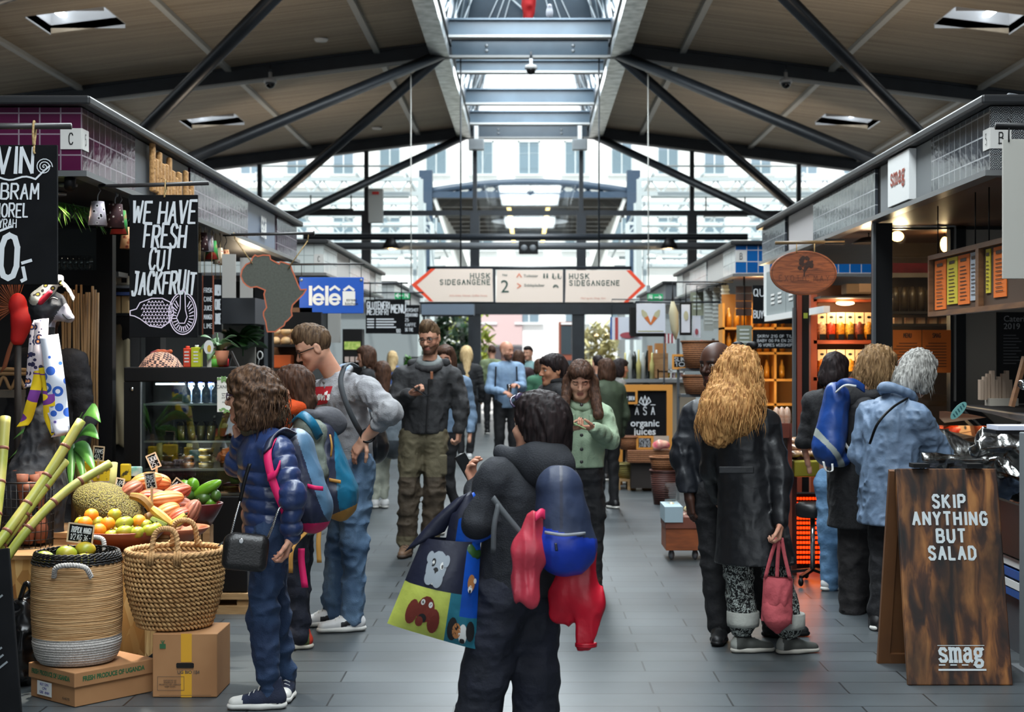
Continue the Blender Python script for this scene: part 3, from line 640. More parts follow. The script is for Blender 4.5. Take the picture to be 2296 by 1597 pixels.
T_purple = tile_mat('purple_tile',(76,16,54),(66,13,46),grout=(130,116,126),rough=.4,spec=.2); T_purpled = tile_mat('dark_plum_tile',(70,20,50),(44,14,34),grout=(140,130,136),rough=.1)
T_plum = tile_mat('plum_grey_tile',(74,50,66),(58,40,54),grout=(150,142,148),rough=.1)
T_wave = tile_mat('wave_pattern_tile',(34,38,44),(28,32,38),grout=(12,12,14),pattern=True); T_smoke = tile_mat('smoke_tile',(70,74,80),(52,56,62),grout=(150,152,154),rough=.1)
T_blue = tile_mat('blue_tile',(24,92,158),(20,82,146),size=.135); T_pale = tile_mat('pale_tile',(205,208,206),(190,196,196),grout=(120,124,124),size=.135)
T_spot = tile_mat('pale_patterned_tile',(206,212,210),(198,206,204),grout=(150,160,160),size=.115)
M_letter = mat('white_letter_tile',(206,204,200),.2); M_ink = mat('black_ink',(18,18,20),.5); M_soffit = mat('brown_soffit',(84,54,36),.45,c2=(96,62,40),ns=3)
M_cap = mat('dark_roof_edge',(34,35,37),.4); M_rail = mat('soffit_rail',(130,132,134),.35,metal=.6); M_wallin = mat('stall_dark_wall',(30,29,30),.7)
M_lamp = mat('downlight_glow',(255,205,140),em=14)
def stall(sg,xf,y0,y1,label,front,runs,soffit,zt=2.89,zb=2.56,xw=3.6,loc=None):
 t = thing('market_stall',label,'market stall',(sg*xf,y0,0)); xo = xf+xw
 def bx(m_,nm,a,b,lo,hi,par=t,bev=0):     # a,b = distance outward from the aisle face
  x0,x1 = sorted((sg*(xf+a),sg*(xf+b))); return MB().box((x0,lo[0],lo[1]),(x1,hi[0],hi[1])).build(nm,m_,par,bevel=bev)
 bx(M_cap,'roof_edge',-.06,xw,(y0-.06,zt+.005),(y1+.04,zt+.055),bev=.012)
 bx(M_black,'fascia',.02,xw,(y0+.02,zb),(y1,zt))
 bx(soffit,'soffit',.05,xw,(y0+.05,zb-.02),(y1-.02,zb))
 bx(M_rail,'soffit_rail',-.035,.05,(y0-.03,zb-.035),(y1,zb-.005))
 bx(M_rail,'soffit_rail',.05,xw,(y0-.03,zb-.035),(y0+.05,zb-.005))
 bx(front,'tile_front',0,xw,(y0,zb),(y0+.02,zt))
 for a,b,m_ in runs:
  a = max(a,y0+.021)
  if m_ is not None: bx(m_,'fascia_panel',0 if m_.name.endswith('tile') else .008,.03,(a,zb),(b,zt))
 bx(M_wallin,'back_wall',xw-.05,xw,(y0+1.2,0),(y1,zb-.03))
 return t
yl = lambda u,x=-2.355: x*F/(u-U0)        # distance at which the aisle plane x shows at pixel column u
stL = stall(-1,2.355,7.85,15.1,'market stall with plum tiled fascia and sign board C5 on the left of the aisle',T_purple,
 [(7.85,yl(303),T_purpled),(yl(303)+.02,yl(424),M_grey),(yl(427),yl(556),T_plum),(yl(557),yl(618),mat('blue_grey_panel',(104,116,134),.4)),(yl(621),15.1,T_plum)],mat('dark_soffit',(44,42,42),.5))
yr = lambda u: yl(u,2.41)
stR = stall(1,2.41,7.82,15.5,'market stall with grey wave patterned tile fascia on the right of the aisle',T_wave,
 [(7.82,yr(2088),T_smoke),(yr(2087),yr(1972),mat('mid_grey_panel',(112,116,118),.5)),(yr(1962),yr(1823),T_smoke),(yr(1822),yr(1767),mat('pale_pink_panel',(170,166,166),.5)),(yr(1760),15.5,T_smoke)],M_soffit)
st2L = stall(-1,2.40,17.4,24.2,'second market stall on the left with pale patterned tiles and letter C',T_spot,
 [(17.4,18.6,T_pale),(18.6,19.9,mat('pale_panel',(186,184,180),.5)),(19.95,22.4,T_pale),(22.45,23.2,MATS['pale_panel']),(23.25,24.2,T_pale)],M_soffit)
st2R = stall(1,2.42,17.6,24.6,'second market stall on the right with blue tiles and letter B',T_blue,
 [(17.6,18.7,T_pale),(18.75,20.4,MATS['pale_panel']),(20.5,22.6,T_pale),(22.6,23.6,MATS['pale_panel']),(23.65,24.6,T_pale)],M_soffit)
st3L = stall(-1,2.45,27.,33.5,'third and farthest market stall on the left of the aisle',T_pale,[(27.,30,T_pale),(30.1,33.5,MATS['pale_panel'])],M_soffit)
st3R = stall(1,2.45,27.,33.5,'third and farthest market stall on the right of the aisle',M_grey,[(27.,30,M_grey),(30.1,33.5,MATS['pale_panel'])],M_soffit)
# letter tiles: white tiles with black letters at the stall corners (parts of the stalls)
def letter_tile(t,sg,xf,y0,zlo,sz,front,side):
 x0,x1 = sorted((sg*xf,sg*(xf+sz))); MB().box((x0,y0-.004,zlo),(x1,y0,zlo+sz)).build('letter_tile',M_letter,t)
 mb = strokes(front,sz*.52,frame(((x0+x1)/2,y0-.0045,zlo+sz*.24)),w=.1,sx=.62,serif=.1); mb.build('lettering',M_ink,t)
 if side:
  x0,x1 = sorted((sg*(xf-.004),sg*xf)); MB().box((x0,y0,zlo),(x1,y0+sz*1.05,zlo+sz)).build('letter_tile',M_letter,t)
  strokes(side,sz*.52,frame((sg*(xf-.0045),y0+sz*.5,zlo+sz*.24),'+x' if sg < 0 else '-x'),w=.09,sx=.6).build('lettering',M_ink,t)
letter_tile(stL,-1,2.355,7.85,2.67,.11,'C','5'); letter_tile(stR,1,2.41,7.82,2.67,.11,'B','5')
letter_tile(st2L,-1,2.40,17.4,2.66,.115,'C',''); letter_tile(st2R,1,2.42,17.6,2.695,.135,'B','')
# lele lettering on the left fascia panel, smag sign on the right one
M_wpaint = mat('white_lettering',(226,226,222),.5)
def lele(mb,M,h):
 """round bold white letters, l e l e and a small house-like bag, drawn h high, centred on M"""
 u = h/10.; o = -11*u
 for i in range(2):
  x = o+i*8.3*u; poly(mb,[(x,-5*u),(x+1.7*u,-5*u),(x+1.7*u,5*u),(x,5*u)],M); cx = x+4.9*u; cy = -1.9*u
  line(mb,circ(cx,cy,2.3*u,2.35*u,22,0,325),1.5*u,M); line(mb,[(cx-2.2*u,cy),(cx+2.6*u,cy)],1.1*u,M)
  line(mb,[(cx-2.3*u,2.9*u),(cx,4.6*u),(cx+2.3*u,2.9*u)],1.2*u,M)
 x = o+17.2*u; poly(mb,[(x,-5*u),(x+6.4*u,-5*u),(x+6.4*u,2.2*u),(x,2.2*u)],M); line(mb,[(x+.8*u,2.9*u),(x+3.2*u,4.6*u),(x+5.6*u,2.9*u)],1.2*u,M); return x
mb = MB(); M = frame((-2.349,(yl(557)+yl(618))/2,2.72),'+x') @ Matrix.Diagonal((.62,1.1,1,1)); lele(mb,M,.17); mb.build('lettering',M_wpaint,stL)
t = thing('shop_sign','square white sign with small red brown lettering on the right fascia','sign',(2.38,yr(2028),2.5)); MB().box((2.37,yr(2052),2.565),(2.418,yr(2004),2.885)).build('board',M_white,t,bevel=.003)
strokes('smag',.1,frame((2.3685,(yr(2052)+yr(2004))/2,2.70),'-x'),w=.17,fit=.36,gap=.2).build('lettering',mat('red_brown_print',(150,62,40),.5),t)
# cork letters on the grey panel
M_cork = mat('cork',(190,146,92),.85,c2=(150,108,62),ns=60,bump=.5,bs=70)
t = thing('wooden_letter_sign','row of tall rough cork letters on the left grey fascia panel','sign',(-2.34,9.5,2.55)); random.seed(4)
y = yl(330)
for i in range(13):
 if i == 9: y += .1; continue
 w_ = random.uniform(.055,.085); h = random.uniform(.2,.3) if i not in (0,10) else .34; z0 = 2.6-random.uniform(0,.03)-(.08 if i > 5 else 0)
 mb = MB().box((-2.345,y,z0),(-2.315,y+w_,z0+h)); mb.box((-2.34,y+.012,z0+h*.4),(-2.312,y+w_-.012,z0+h*.6)); mb.build('letter',M_cork,t,bevel=.012); y += w_+.018
# ------------------------------------------------ hanging signs
M_board = mat('chalkboard',(12,13,15),.85,spec=.15,c2=(20,21,24),ns=6,lo=.3,hi=.75); M_chalk = mat('chalk_white',(214,218,222),.7); M_pink = mat('chalk_pinkish_white',(236,222,240),.7)
M_rope = mat('jute_rope',(186,160,112),.9,c2=(150,122,80),ns=90); M_pole = mat('dark_pole',(52,50,50),.4)
def board(name,label,cat,D,u0,v0,u1,v1,m_,th=.018,bev=.002,org=None):
 a = W(u0,v1,D); b = W(u1,v0,D); t = thing(name,label,cat,((a.x+b.x)/2,D,b.z)); MB().box((a.x,D,a.z),(b.x,D+th,b.z)).build('board',m_,t,bevel=bev)
 return t,S(D)
def pole(t,u0,v0,u1,v1,D,r=.014,m_=None,nm='pole',D1=None): return MB().tube([W(u0,v0,D),W(u1,v1,D1 or D)],r,10).build(nm,m_ or M_pole,t)
# wine board, cut by the picture edge
D = 7.25; t,s = board('chalkboard_sign','black chalkboard with wine lettering hanging at the far left from a dark pole','sign',D,-170,325,128,638,M_board)
P = lambda u,v: frame(W(u,v,D-.001)); pole(t,-220,283,160,283,D+.01,.0155)
MB().tube(catmull([W(75,326,D-.004),W(74,300,D-.01),W(76,272,D+.0),W(80,290,D+.03),W(76,335,D-.006),W(78,345,D-.006)]),.006,6).build('rope',M_rope,t)
mb = MB(); random.seed(3)
for body,u,v,h,f,al in (('VIN',-6,388,58,78,'l'),('C ABRAM',-52,447,34,138,'l'),('MOREL',-14,487,30,76,'l'),('SYRAH',-12,511,19,48,'l'),('0',0,622,98,36,'l')):
 strokes(body,h/s,P(u,v) @ Matrix.Translation((0,0,0)),w=.13,jit=.03,slant=.05,align=al,mb=mb,fit=f/s,taper=.3)
line(mb,[(-6/s,0),(26/s,12/s)],5/s,P(0,520)); line(mb,[(0,0),(20/s,6/s)],7/s,P(50,590)); line(mb,[(0,0),(5/s,-26/s),(-3/s,-30/s)],8/s,P(52,600))
sp = [((19-19*k/44)/s*math.cos(k*.42),(19-19*k/44)/s*math.sin(k*.42)) for k in range(44)]; line(mb,sp,2./s,P(99,374))
line(mb,[((-100+10*k)/s,4*math.sin(k*.9)/s) for k in range(19)]+[(98/s,16/s),(112/s,28/s)],4/s,P(0,400)); mb.build('lettering',M_chalk,t)
# jackfruit board
D = 8.17; t,s = board('chalkboard_sign','tall chalkboard reading we have fresh cut jackfruit with drawn fruit','sign',D,290,437,443,757,M_board)
pole(t,222,418,468,411,D+.012,.0115); MB().tube(catmull([W(368,443,D-.003),W(370,420,D-.006),W(371,404,D+.012),W(374,420,D+.03),W(369,442,D-.003)]),.004,6).build('rope',M_rope,t)
mb = MB(); P = lambda u,v: frame(W(u,v,D-.001))
for body,u,v,h,f in (('WE HAVE',367,501,48,140),('FRESH',368,556,50,92),('CUT',359,605,46,50),('JACKFRUIT',366,660,50,140)):
 strokes(body,h/s,P(u,v),w=.115,jit=.05,slant=.1,mb=mb,fit=f/s,taper=.35)
mb.mi = 1; M = P(350,705); k = 1/s; ol = [(-58,8),(-44,12),(-36,26),(-10,36),(14,36),(34,26),(40,4),(32,-16),(12,-30),(-14,-26),(-36,-10),(-48,-4),(-58,-2)]
line(mb,[(x*k,y*k) for x,y in ol],2.2*k,M,closed=True)
for i in range(10):
 for j in range(8):
  x = -34+7.4*i+(j % 2)*3.6; y = -24+7.4*j
  if ((x-2)/38)**2+((y-2)/32)**2 < .9: line(mb,[((x-2.6)*k,(y-2)*k),(x*k,(y+2.4)*k),((x+2.6)*k,(y-2)*k)],1.6*k,M)
M = P(410,703)
for rx,ry in ((31,47),(27,42)): line(mb,[(a*k,b*k) for a,b in circ(0,0,rx,ry,40,112,428)],2.4*k if rx > 30 else 1.6*k,M)
line(mb,[(a*k,b*k) for a,b in [(-5,44),(-5,50),(3,52),(5,46),(6,8),(10,-8),(4,-22),(-8,-22),(-14,-10),(-6,10),(-5,44)]],2*k,M)
for i in range(22):
 a = R(130+i*13.2); line(mb,[((15*math.cos(a))*k,(26*math.sin(a)-4)*k),((24*math.cos(a))*k,(38*math.sin(a)-1)*k)],2.2*k,M)
mb.build('lettering',[M_chalk,M_pink],t)
# Africa shaped board
D = 11.6; s = S(D); AF = [(567,577),(572,572),(578,575),(590,572),(605,573),(607,582),(618,588),(626,592),(629,587),(640,590),(651,594),(655,606),(662,622),(669,640),(674,650),(687,649),(680,660),(668,672),(656,684),(653,697),(655,708),(646,718),(640,722),(637,730),(628,736),(617,744),(600,744),(598,735),(596,722),(591,708),(591,700),(598,690),(594,670),(592,660),(595,651),(586,647),(576,643),(562,645),(553,640),(546,633),(540,619),(543,605),(552,593),(563,588)]
c = W(612,655,D); t = thing('africa_sign','dark grey board cut in the outline of Africa with an orange edge','sign',W(612,572,D))
Pp = [((u-612)/s,(655-v)/s) for u,v in AF]; M = frame(c); MB().prism(Pp[::-1] if False else Pp,.02,M @ Matrix.Translation((0,0,-.02))).build('board',mat('slate_green_board',(86,88,80),.8,c2=(94,96,88),ns=60),t)
line(MB(),Pp,3.0/s,M,closed=True).build('edge_stripe',mat('orange_edge',(206,110,76),.6),t)
pole(t,500,527,703,523,D+.01,.012); MB().tube([W(703,523,D+.01),W(705,523,D+.01)],.02,10).build('end_cap',M_pole,t)
for a,b in (((527,536),(566,591)),((690,540),(646,602))): MB().tube([W(*a,D+.005),W(*b,D-.01)],.005,6).build('rope',M_rope,t)
MB().tube([W(527,536,D+.005),W(524,522,D+.01)],.005,6).build('rope',M_rope,t); MB().tube([W(690,540,D+.005),W(692,522,D+.01)],.005,6).build('rope',M_rope,t)
# blue lele sign
D = 14.6; t,s = board('shop_sign','bright blue rectangular sign with rounded white lettering hanging from a pole','sign',D,671,622,815,703,mat('sign_blue',(22,82,180),.4),bev=.004)
mb = MB(); lele(mb,frame(W(741,663,D-.001)),44/s); mb.build('lettering',M_wpaint,t)
text('street\nkitchen',10/s,frame(W(788,677,D-.004)),M_ink,t,ls=.85)
pole(t,640,593,818,592,D+.01,.01)
for u in (676,810): MB().tube([W(u,592,D+.01),W(u,628,D+.005)],.004,6).build('hanger',M_pole,t); MB().lathe([(.001,0),(.014,.002),(.014,0)],W(u,628,D-.002),10,M=Matrix.Rotation(R(90),3,'X')).build('rivet',M_lgrey,t)
# the big direction sign over the aisle
D = 26.0; s = S(D); M_cream = mat('sign_cream',(232,214,200),.5); M_or = mat('sign_orange',(232,72,34),.5); M_gtxt = mat('dark_green_print',(36,70,60),.6); M_pr = mat('pale_red_print',(214,150,130),.6)
t = thing('direction_sign','three part cream direction sign with orange arrow tips hanging over the aisle','sign',W(1185,600,D))
pole(t,958,601,1416,601,D+.03,.03,M_steel,'frame_bar'); pole(t,940,679,1420,679,D+.03,.015,M_steel,'frame_bar')
for u in (1108,1265): MB().bar(W(u,601,D+.03),W(u,679,D+.03),.05).build('frame_bar',M_steel,t)
M = frame(W(1185,641,D)); q = lambda pts: [((u-1185)/s,(641-v)/s) for u,v in pts]
for tip,pts,arrow in ((-1,[(966,603),(1104,603),(1106,677),(963,676),(922,639)],[(966,603),(922,639),(963,676),(972,676),(935,639),(976,603)]),(0,[(1114,606),(1262,606),(1262,678),(1112,678)],None),(1,[(1269,606),(1414,606),(1448,641),(1408,678),(1267,678)],[(1414,606),(1448,641),(1408,678),(1398,678),(1437,641),(1404,606)])):
 o = MB().prism(q(pts)[::-1],.03,M @ Matrix.Translation((0,0,-.03))).build('panel',M_cream,t)
 if arrow: poly(MB(),q(arrow),M,.002).build('arrow',M_or,o)
mb = MB(); zz = W(1098,624,D)
for body,u,v,al,f in (('HUSK',1098,624,'r',43),('SIDEGANGENE',1098,638,'r',111),('HUSK',1277,625,'l',43),('SIDEGANGENE',1277,640,'l',111)):
 strokes(body,10.5/s,frame(W(u,v,D-.004)),w=.17,serif=.14,gap=.42,align=al,mb=mb,fit=f/s)
mb.build('lettering',M_gtxt,t); text('2',40/s,frame(W(1132,644,D-.004)),M_gtxt,t); text('Nal',8/s,frame(W(1132,617,D-.004)),M_gtxt,t)
text('Toiletter',9/s,frame(W(1190,619,D-.004)),M_gtxt,t); text('Siddepladser',9/s,frame(W(1198,640,D-.004)),M_gtxt,t)
for (u,v),rr in (((1164,618),0),((1164,641),-90)): line(MB(),[(-5/s,-4/s),(0,4/s),(5/s,-4/s)],2.2/s,frame(W(u,v,D-.004)) @ Matrix.Rotation(R(rr),4,'Z')).build('arrow',mat('salmon_print',(224,130,96),.6),t)
mb = MB()
for u in (1220,1227,1240,1252): poly(mb,circ(0,4/s,1.8/s,n=8),frame(W(u,619,D-.004))); poly(mb,[(-2/s,-5/s),(2/s,-5/s),(1.6/s,2/s),(-1.6/s,2/s)],frame(W(u,619,D-.004)))
for u in (1243,1255): line(mb,[(a/s,b/s) for a,b in circ(0,-3,3.4,n=10,a0=120,a1=400)],1.2/s,frame(W(u,619,D-.004)))
line(mb,[(-5/s,-3/s),(-3/s,2/s),(3/s,2/s),(5/s,-3/s)],2/s,frame(W(1246,642,D-.004))); line(mb,[(-6/s,-1/s),(6/s,-1/s)],1.4/s,frame(W(1246,642,D-.004))); mb.build('pictogram',M_gtxt,t)
text('Arla Unika  Hansen  Coffee House',6/s,frame(W(1050,663,D-.004)),M_pr,t); text('Mad og vin  Smag  Sovi',6/s,frame(W(1330,669,D-.004)),M_pr,t)
for u in (1033,1343): MB().tube([W(u,601,D+.03),W(u,128,D+.03)],.016,6).build('hanger',M_steel,t)
for i,u in enumerate((921,1453)):
 p = [Vector((W(u,0,26).x,26,6.74)),W(u+1,640,26)]; t = thing('plumb_line','thin pale cord hanging from the roof, %s of the direction sign' % ('left' if i == 0 else 'right'),'cord',p[0]); MB().tube(p,.011,6).build('cord',mat('pale_cord',(196,196,190),.7),t); MB().box(p[1]-Vector((.03,.03,.12)),p[1]+Vector((.03,.03,0))).build('weight',M_lgrey,t)
# green exit signs
M_green = mat('exit_green',(22,140,84),.5,em=.35)
for i,(u,v,D,dr,arm) in enumerate(((902,663,24.1,-1,(840,920)),(1469,667,24.5,1,(1425,1526)))):
 s = S(D); t = thing('exit_sign','green emergency exit sign with white arrow pointing %s' % ('left' if dr < 0 else 'right'),'sign',W(u,v,D)); MB().box(W(u-17,v+7.5,D),W(u+17,v-7.5,D+.05)).build('panel',M_green,t)
 mb = MB(); M = frame(W(u+dr*6,v,D-.002)); line(mb,[(-dr*7/s,0),(dr*7/s,0)],2/s,M); line(mb,[(dr*3/s,4/s),(dr*8/s,0),(dr*3/s,-4/s)],2/s,M); M = frame(W(u-dr*10,v,D-.002)); line(mb,[(-4/s,-5/s),(-4/s,5/s),(3/s,5/s),(3/s,-5/s)],1.2/s,M); line(mb,[(-1/s,3/s),(0,0),(2/s,-4/s)],2/s,M); line(mb,[(-3/s,0),(2/s,1/s)],1.4/s,M); mb.build('arrow',M_wpaint,t)
 pole(t,arm[0],v+9,arm[1],v+9,D+.02,.012,M_steel,'bracket'); a = W(arm[0] if dr < 0 else arm[1],v+9,D+.02); MB().tube([a,(a.x,a.y,2.6)],.012,6).build('bracket',M_steel,t)
# oval wooden sign
D = 11.4; s = S(D); M_oval = mat('reddish_wood',(112,58,30),.5); _w = tex(M_oval,'Noise',mapping(M_oval,(3,3,26)),Scale=2.2,Detail=5,Distortion=1.); _r = ramp(M_oval,_w.outputs[0],[(.3,(78,38,18)),(.5,(128,68,36)),(.7,(150,86,46))]); setc(M_oval,_r.outputs[0])
t = thing('wooden_oval_sign','oval reddish wooden sign with burnt tree and faint carved lettering','sign',W(1802,562,D)); M = frame(W(1802,612,D))
MB().prism(circ(0,0,75/s,50/s,48)[::-1],.03,M @ Matrix.Translation((0,0,-.03))).build('board',M_oval,t,bevel=.006); M_burn = mat('burnt_wood',(44,22,14),.7); mb = MB(); random.seed(5)
for i in range(26): a = random.uniform(0,6.3); r_ = random.random()**.5*17; poly(mb,[(x/s,y/s) for x,y in circ(2+r_*math.cos(a)*1.05,20+r_*.85*math.sin(a),random.uniform(3,5.5),n=7)],M,.001+i*.00004)
line(mb,[(2/s,12/s),(1/s,-8/s)],3/s,M); line(mb,[(2/s,2/s),(12/s,14/s)],1.6/s,M); line(mb,[(2/s,2/s),(-8/s,14/s)],1.6/s,M); mb.build('tree_motif',M_burn,t)
strokes('EXOTIC MAY',13/s,frame(W(1803,631,D-.001)),w=.09,fit=112/s,gap=.5).build('lettering',mat('carved_line',(84,44,26),.7),t); line(MB(),circ(0,0,71/s,46/s,48),1.2/s,M,closed=True).build('carved_border',MATS['carved_line'],t)
pole(t,1738,545,1893,542,D+.012,.014,mat('brass_pole',(104,84,56),.4)); MB().box(W(1850,548,D),W(1893,536,D+.03)).build('bracket',M_black,t)
for u in (1786,1826): MB().tube([W(u,543,D+.01),W(u,566,D-.01)],.004,6).build('hanger',M_rope,t)
# plain pale board cut by the right edge
D = 7.45; t,s = board('blank_board','plain pale board hanging from a pole at the far right edge','sign',D,2249,312,2440,625,mat('pale_board',(176,174,166),.7)); pole(t,2232,283,2440,284,D+.02,.018,M_black)
MB().tube(catmull([W(2262,318,D-.002),W(2262,296,D),W(2264,272,D+.03),W(2258,268,D+.04)]),.004,6).build('hanger',M_black,t)
t = thing('pipe_handle','thin grey pipe bracket on top of the right stall roof','pipe',W(2262,232,7.9)); MB().tube(catmull([W(2262,232,7.9),W(2262,216,7.9),W(2268,214,7.9),W(2330,226,7.9),W(2400,240,7.9)]),.012,8).build('pipe',M_grey,t)
# ================================================================ left stall: structure inside
xL = -2.36
def wbox(name,m_,u0,v0,u1,v1,D,depth,par=None,bev=0.):
 a = W(u0,v1,D); b = W(u1,v0,D); a.z = 0 if name in ('post','side') else a.z; return MB().box((a.x,D,a.z),(b.x,D+depth,b.z)).build(name,m_,par,bevel=bev)
M_dwood = mat('dark_timber',(38,30,26),.6); M_post = mat('black_post',(10,10,12),.45,spec=.25); M_greyp = mat('painted_grey_post',(70,74,78),.4)
M_osb = mat('osb_board',(196,148,84),.75); _v = tex(M_osb,'Voronoi',mapping(M_osb,(26,26,9),rot=(.5,.3,.2)),Scale=1.0,Randomness=1.); _r = ramp(M_osb,_v.outputs['Color'],[(.1,(150,100,48)),(.45,(200,152,86)),(.9,(226,188,124))]); setc(M_osb,_r.outputs[0]); setbump(M_osb,_v.outputs['Color'],.25)
t = thing('stall_partition','dark partition with black glazed door frame inside the left stall','partition',(-4.2,9.95,0))
MB().box((-5.9,9.95,0),(-2.6,10.0,2.5)).build('panel',M_wallin,t)
for u0,u1 in ((216,252),): wbox('post',M_post,u0,405,u1,1420,9.2,.08,t)
wbox('crossbar',M_post,60,606,252,640,9.22,.06,t); wbox('crossbar',M_post,60,500,252,512,9.22,.06,t); wbox('pane',M_case,60,512,216,606,9.25,.01,t)
MB().box((-2.56,9.95,0),(-2.46,10.1,2.53)).build('post',M_post,t)
# glasses on the ledge behind the door glass
M_bottleglass = glass_mat('pale_bottle_glass',(.86,.92,.92),.14)
for i in range(6):
 p = W(132+i*13,605,9.5); tag(MB().lathe([(.001,0),(.03,0),(.036,.09),(.034,.09),(.028,.006),(.001,.006)],p,12).build('drinking_glass',M_bottleglass,org=p),'drinking glass on the ledge behind the door glass','glass','glasses on the ledge behind the door')
p = W(175,612,9.62); tag(MB().box(p-Vector((.3,.14,.03)),p+Vector((.3,.08,0))).build('ledge',M_lgrey,org=p),'narrow grey ledge carrying drinking glasses behind the door glass','ledge')
# bamboo screen
M_bam = mat('dry_bamboo',(134,104,66),.65,c2=(96,72,44),ns=5,stretch=(8,8,.6))
t = thing('bamboo_screen','screen of upright dry bamboo canes behind the mannequin','screen',W(180,1010,8.95)); rr = random.Random(2); u = 136.
while u < 218:
 w_ = rr.uniform(5,7); a = W(u+w_/2,648+rr.uniform(-10,12),8.95+rr.uniform(-.02,.02)); MB().tube([a,a-Vector((rr.uniform(-.01,.01),0,.5)),(a.x,a.y,.05)],w_/2/S(8.95)*.95,7).build('cane',M_bam,t); u += w_
# telephone, bags and apron in the gap next to the fridge
t = thing('desk_phone','cream desk telephone on the shelf behind the black post','telephone',W(271,640,9.7)); wbox('body',mat('old_cream',(176,168,148),.5),254,618,288,640,9.7,.1,t,.01); wbox('keypad',M_black,272,622,284,634,9.695,.004,t); MB().tube(catmull([W(257,622,9.69),W(256,629,9.66),W(258,636,9.69)]),.012,8).build('handset',MATS['old_cream'],t)
t = thing('apron','pale khaki apron hanging on the dark wall beside the fridge','apron',W(266,770,9.9)); s_ = SDF().rbox(W(264,880,9.9),(.07,.02,.36),rad=.02).rbox(W(262,770,9.9),(.04,.02,.12),rad=.02); s_.disp.append(lambda x,y,z: .012*np.sin(x*70+2*np.sin(z*5))); put('cloth',[s_.mesh(.01)],mat('khaki_cloth',(122,112,88),.85),t)
MB().tube(catmull([W(258,760,9.89),W(264,738,9.93),W(272,760,9.89)]),.006,6).build('strap',MATS['khaki_cloth'],t)
t = thing('wall_shelf','shelf with blue edge in the gap behind the black post','shelf',W(270,664,9.7)); wbox('board',M_lgrey,253,640,292,646,9.68,.2,t); wbox('board',mat('blue_edge',(54,76,132),.5),253,655,292,662,9.68,.2,t)
for i in range(2): tag(wbox('paper_bag',mat('kraft_bag',(150,124,84),.8),256+17*i,664,270+17*i,702,9.7,.1),'tan paper bag standing under the blue edged shelf','bag','paper bags under the blue edged shelf')
tag(wbox('ledge',M_black,250,702,292,708,9.68,.25),'black ledge under the tan paper bags','ledge')
# palm fronds under the soffit with downlight
M_leaf = mat('fresh_leaf',(58,112,46),.4,c2=(88,140,60),ns=6); M_dleaf = mat('dark_leaf',(30,62,30),.4,c2=(48,88,40),ns=6)
def leaf(mb,base,tip,w,droop=.1,side=None,n=7):
 base = Vector(base); tip = Vector(tip); sd = side or (tip-base).cross(Vector((0,0,1))); sd = sd if sd.length > 1e-3 else Vector((1,0,0)); P = []; ws = []
 for i in range(n):
  q = i/(n-1); P.append(base.lerp(tip,q)+Vector((0,0,droop*math.sin(q*math.pi)))); ws.append(max(.002,w*math.sin(math.pi*min(1,.08+q*.95))**.7))
 mb.ribbon(P,sd.normalized(),ws,.0015)
t = thing('palm_frond','dark green palm frond under the left soffit lit by a downlight','plant',W(150,452,8.3)); mb = MB(); rr = random.Random(8)
for i in range(30):
 q = i/29; p = W(90+110*q,448+18*q,8.3+.2*q); leaf(mb,p,p+Vector((rr.uniform(.02,.12),rr.uniform(-.1,.1),-rr.uniform(.06,.16))),.022,.01,Vector((0,1,.3)))
 leaf(mb,p,p+Vector((rr.uniform(-.12,.02),rr.uniform(-.1,.1),-rr.uniform(.0,.12))),.022,.01,Vector((0,1,.3)))
mb.build('leaflets',M_leaf,t); MB().tube([W(80,445,8.3),W(205,468,8.5)],.006,6).build('stem',M_dleaf,t)
def downlight(p,lab,e=14,c=(1,.76,.5),size=R(110)):
 t = thing('downlight',lab,'lamp',p); MB().lathe([(.035,-.012),(.05,-.01),(.052,.004),(.035,.004)],p,16).build('ring',M_lgrey,t); MB().lathe([(.001,0),(.034,0)],p,14).build('lens',M_lamp,t)
 lamp('downlight_beam','SPOT',Vector(p)-Vector((0,0,.02)),e,c,target=Vector(p)-Vector((0,0,1)),spot_size=size,spot_blend=.8,shadow_soft_size=.05)
downlight((-2.55,8.25,2.53),'round downlight in the left soffit above the palm frond',24); downlight((-2.75,8.7,2.53),'round downlight in the left soffit near the bamboo screen',9); downlight((-3.2,9.3,2.53),'round downlight deep in the left soffit',6)
# added spotlight at the soffit edge, stands in for sunlight on the produce
t = thing('added_produce_spot','small added spotlight at the left soffit corner imitating sun on the fruit','lamp',(-2.42,7.88,2.5)); MB().tube([(-2.43,7.9,2.54),(-2.42,7.86,2.47)],.03,10).build('housing',M_black,t)
lamp('produce_sun_fill','SPOT',(-2.42,7.85,2.455),400,(1,.93,.8),target=(-2.13,7.6,.6),spot_size=R(56),spot_blend=.7,shadow_soft_size=.06)
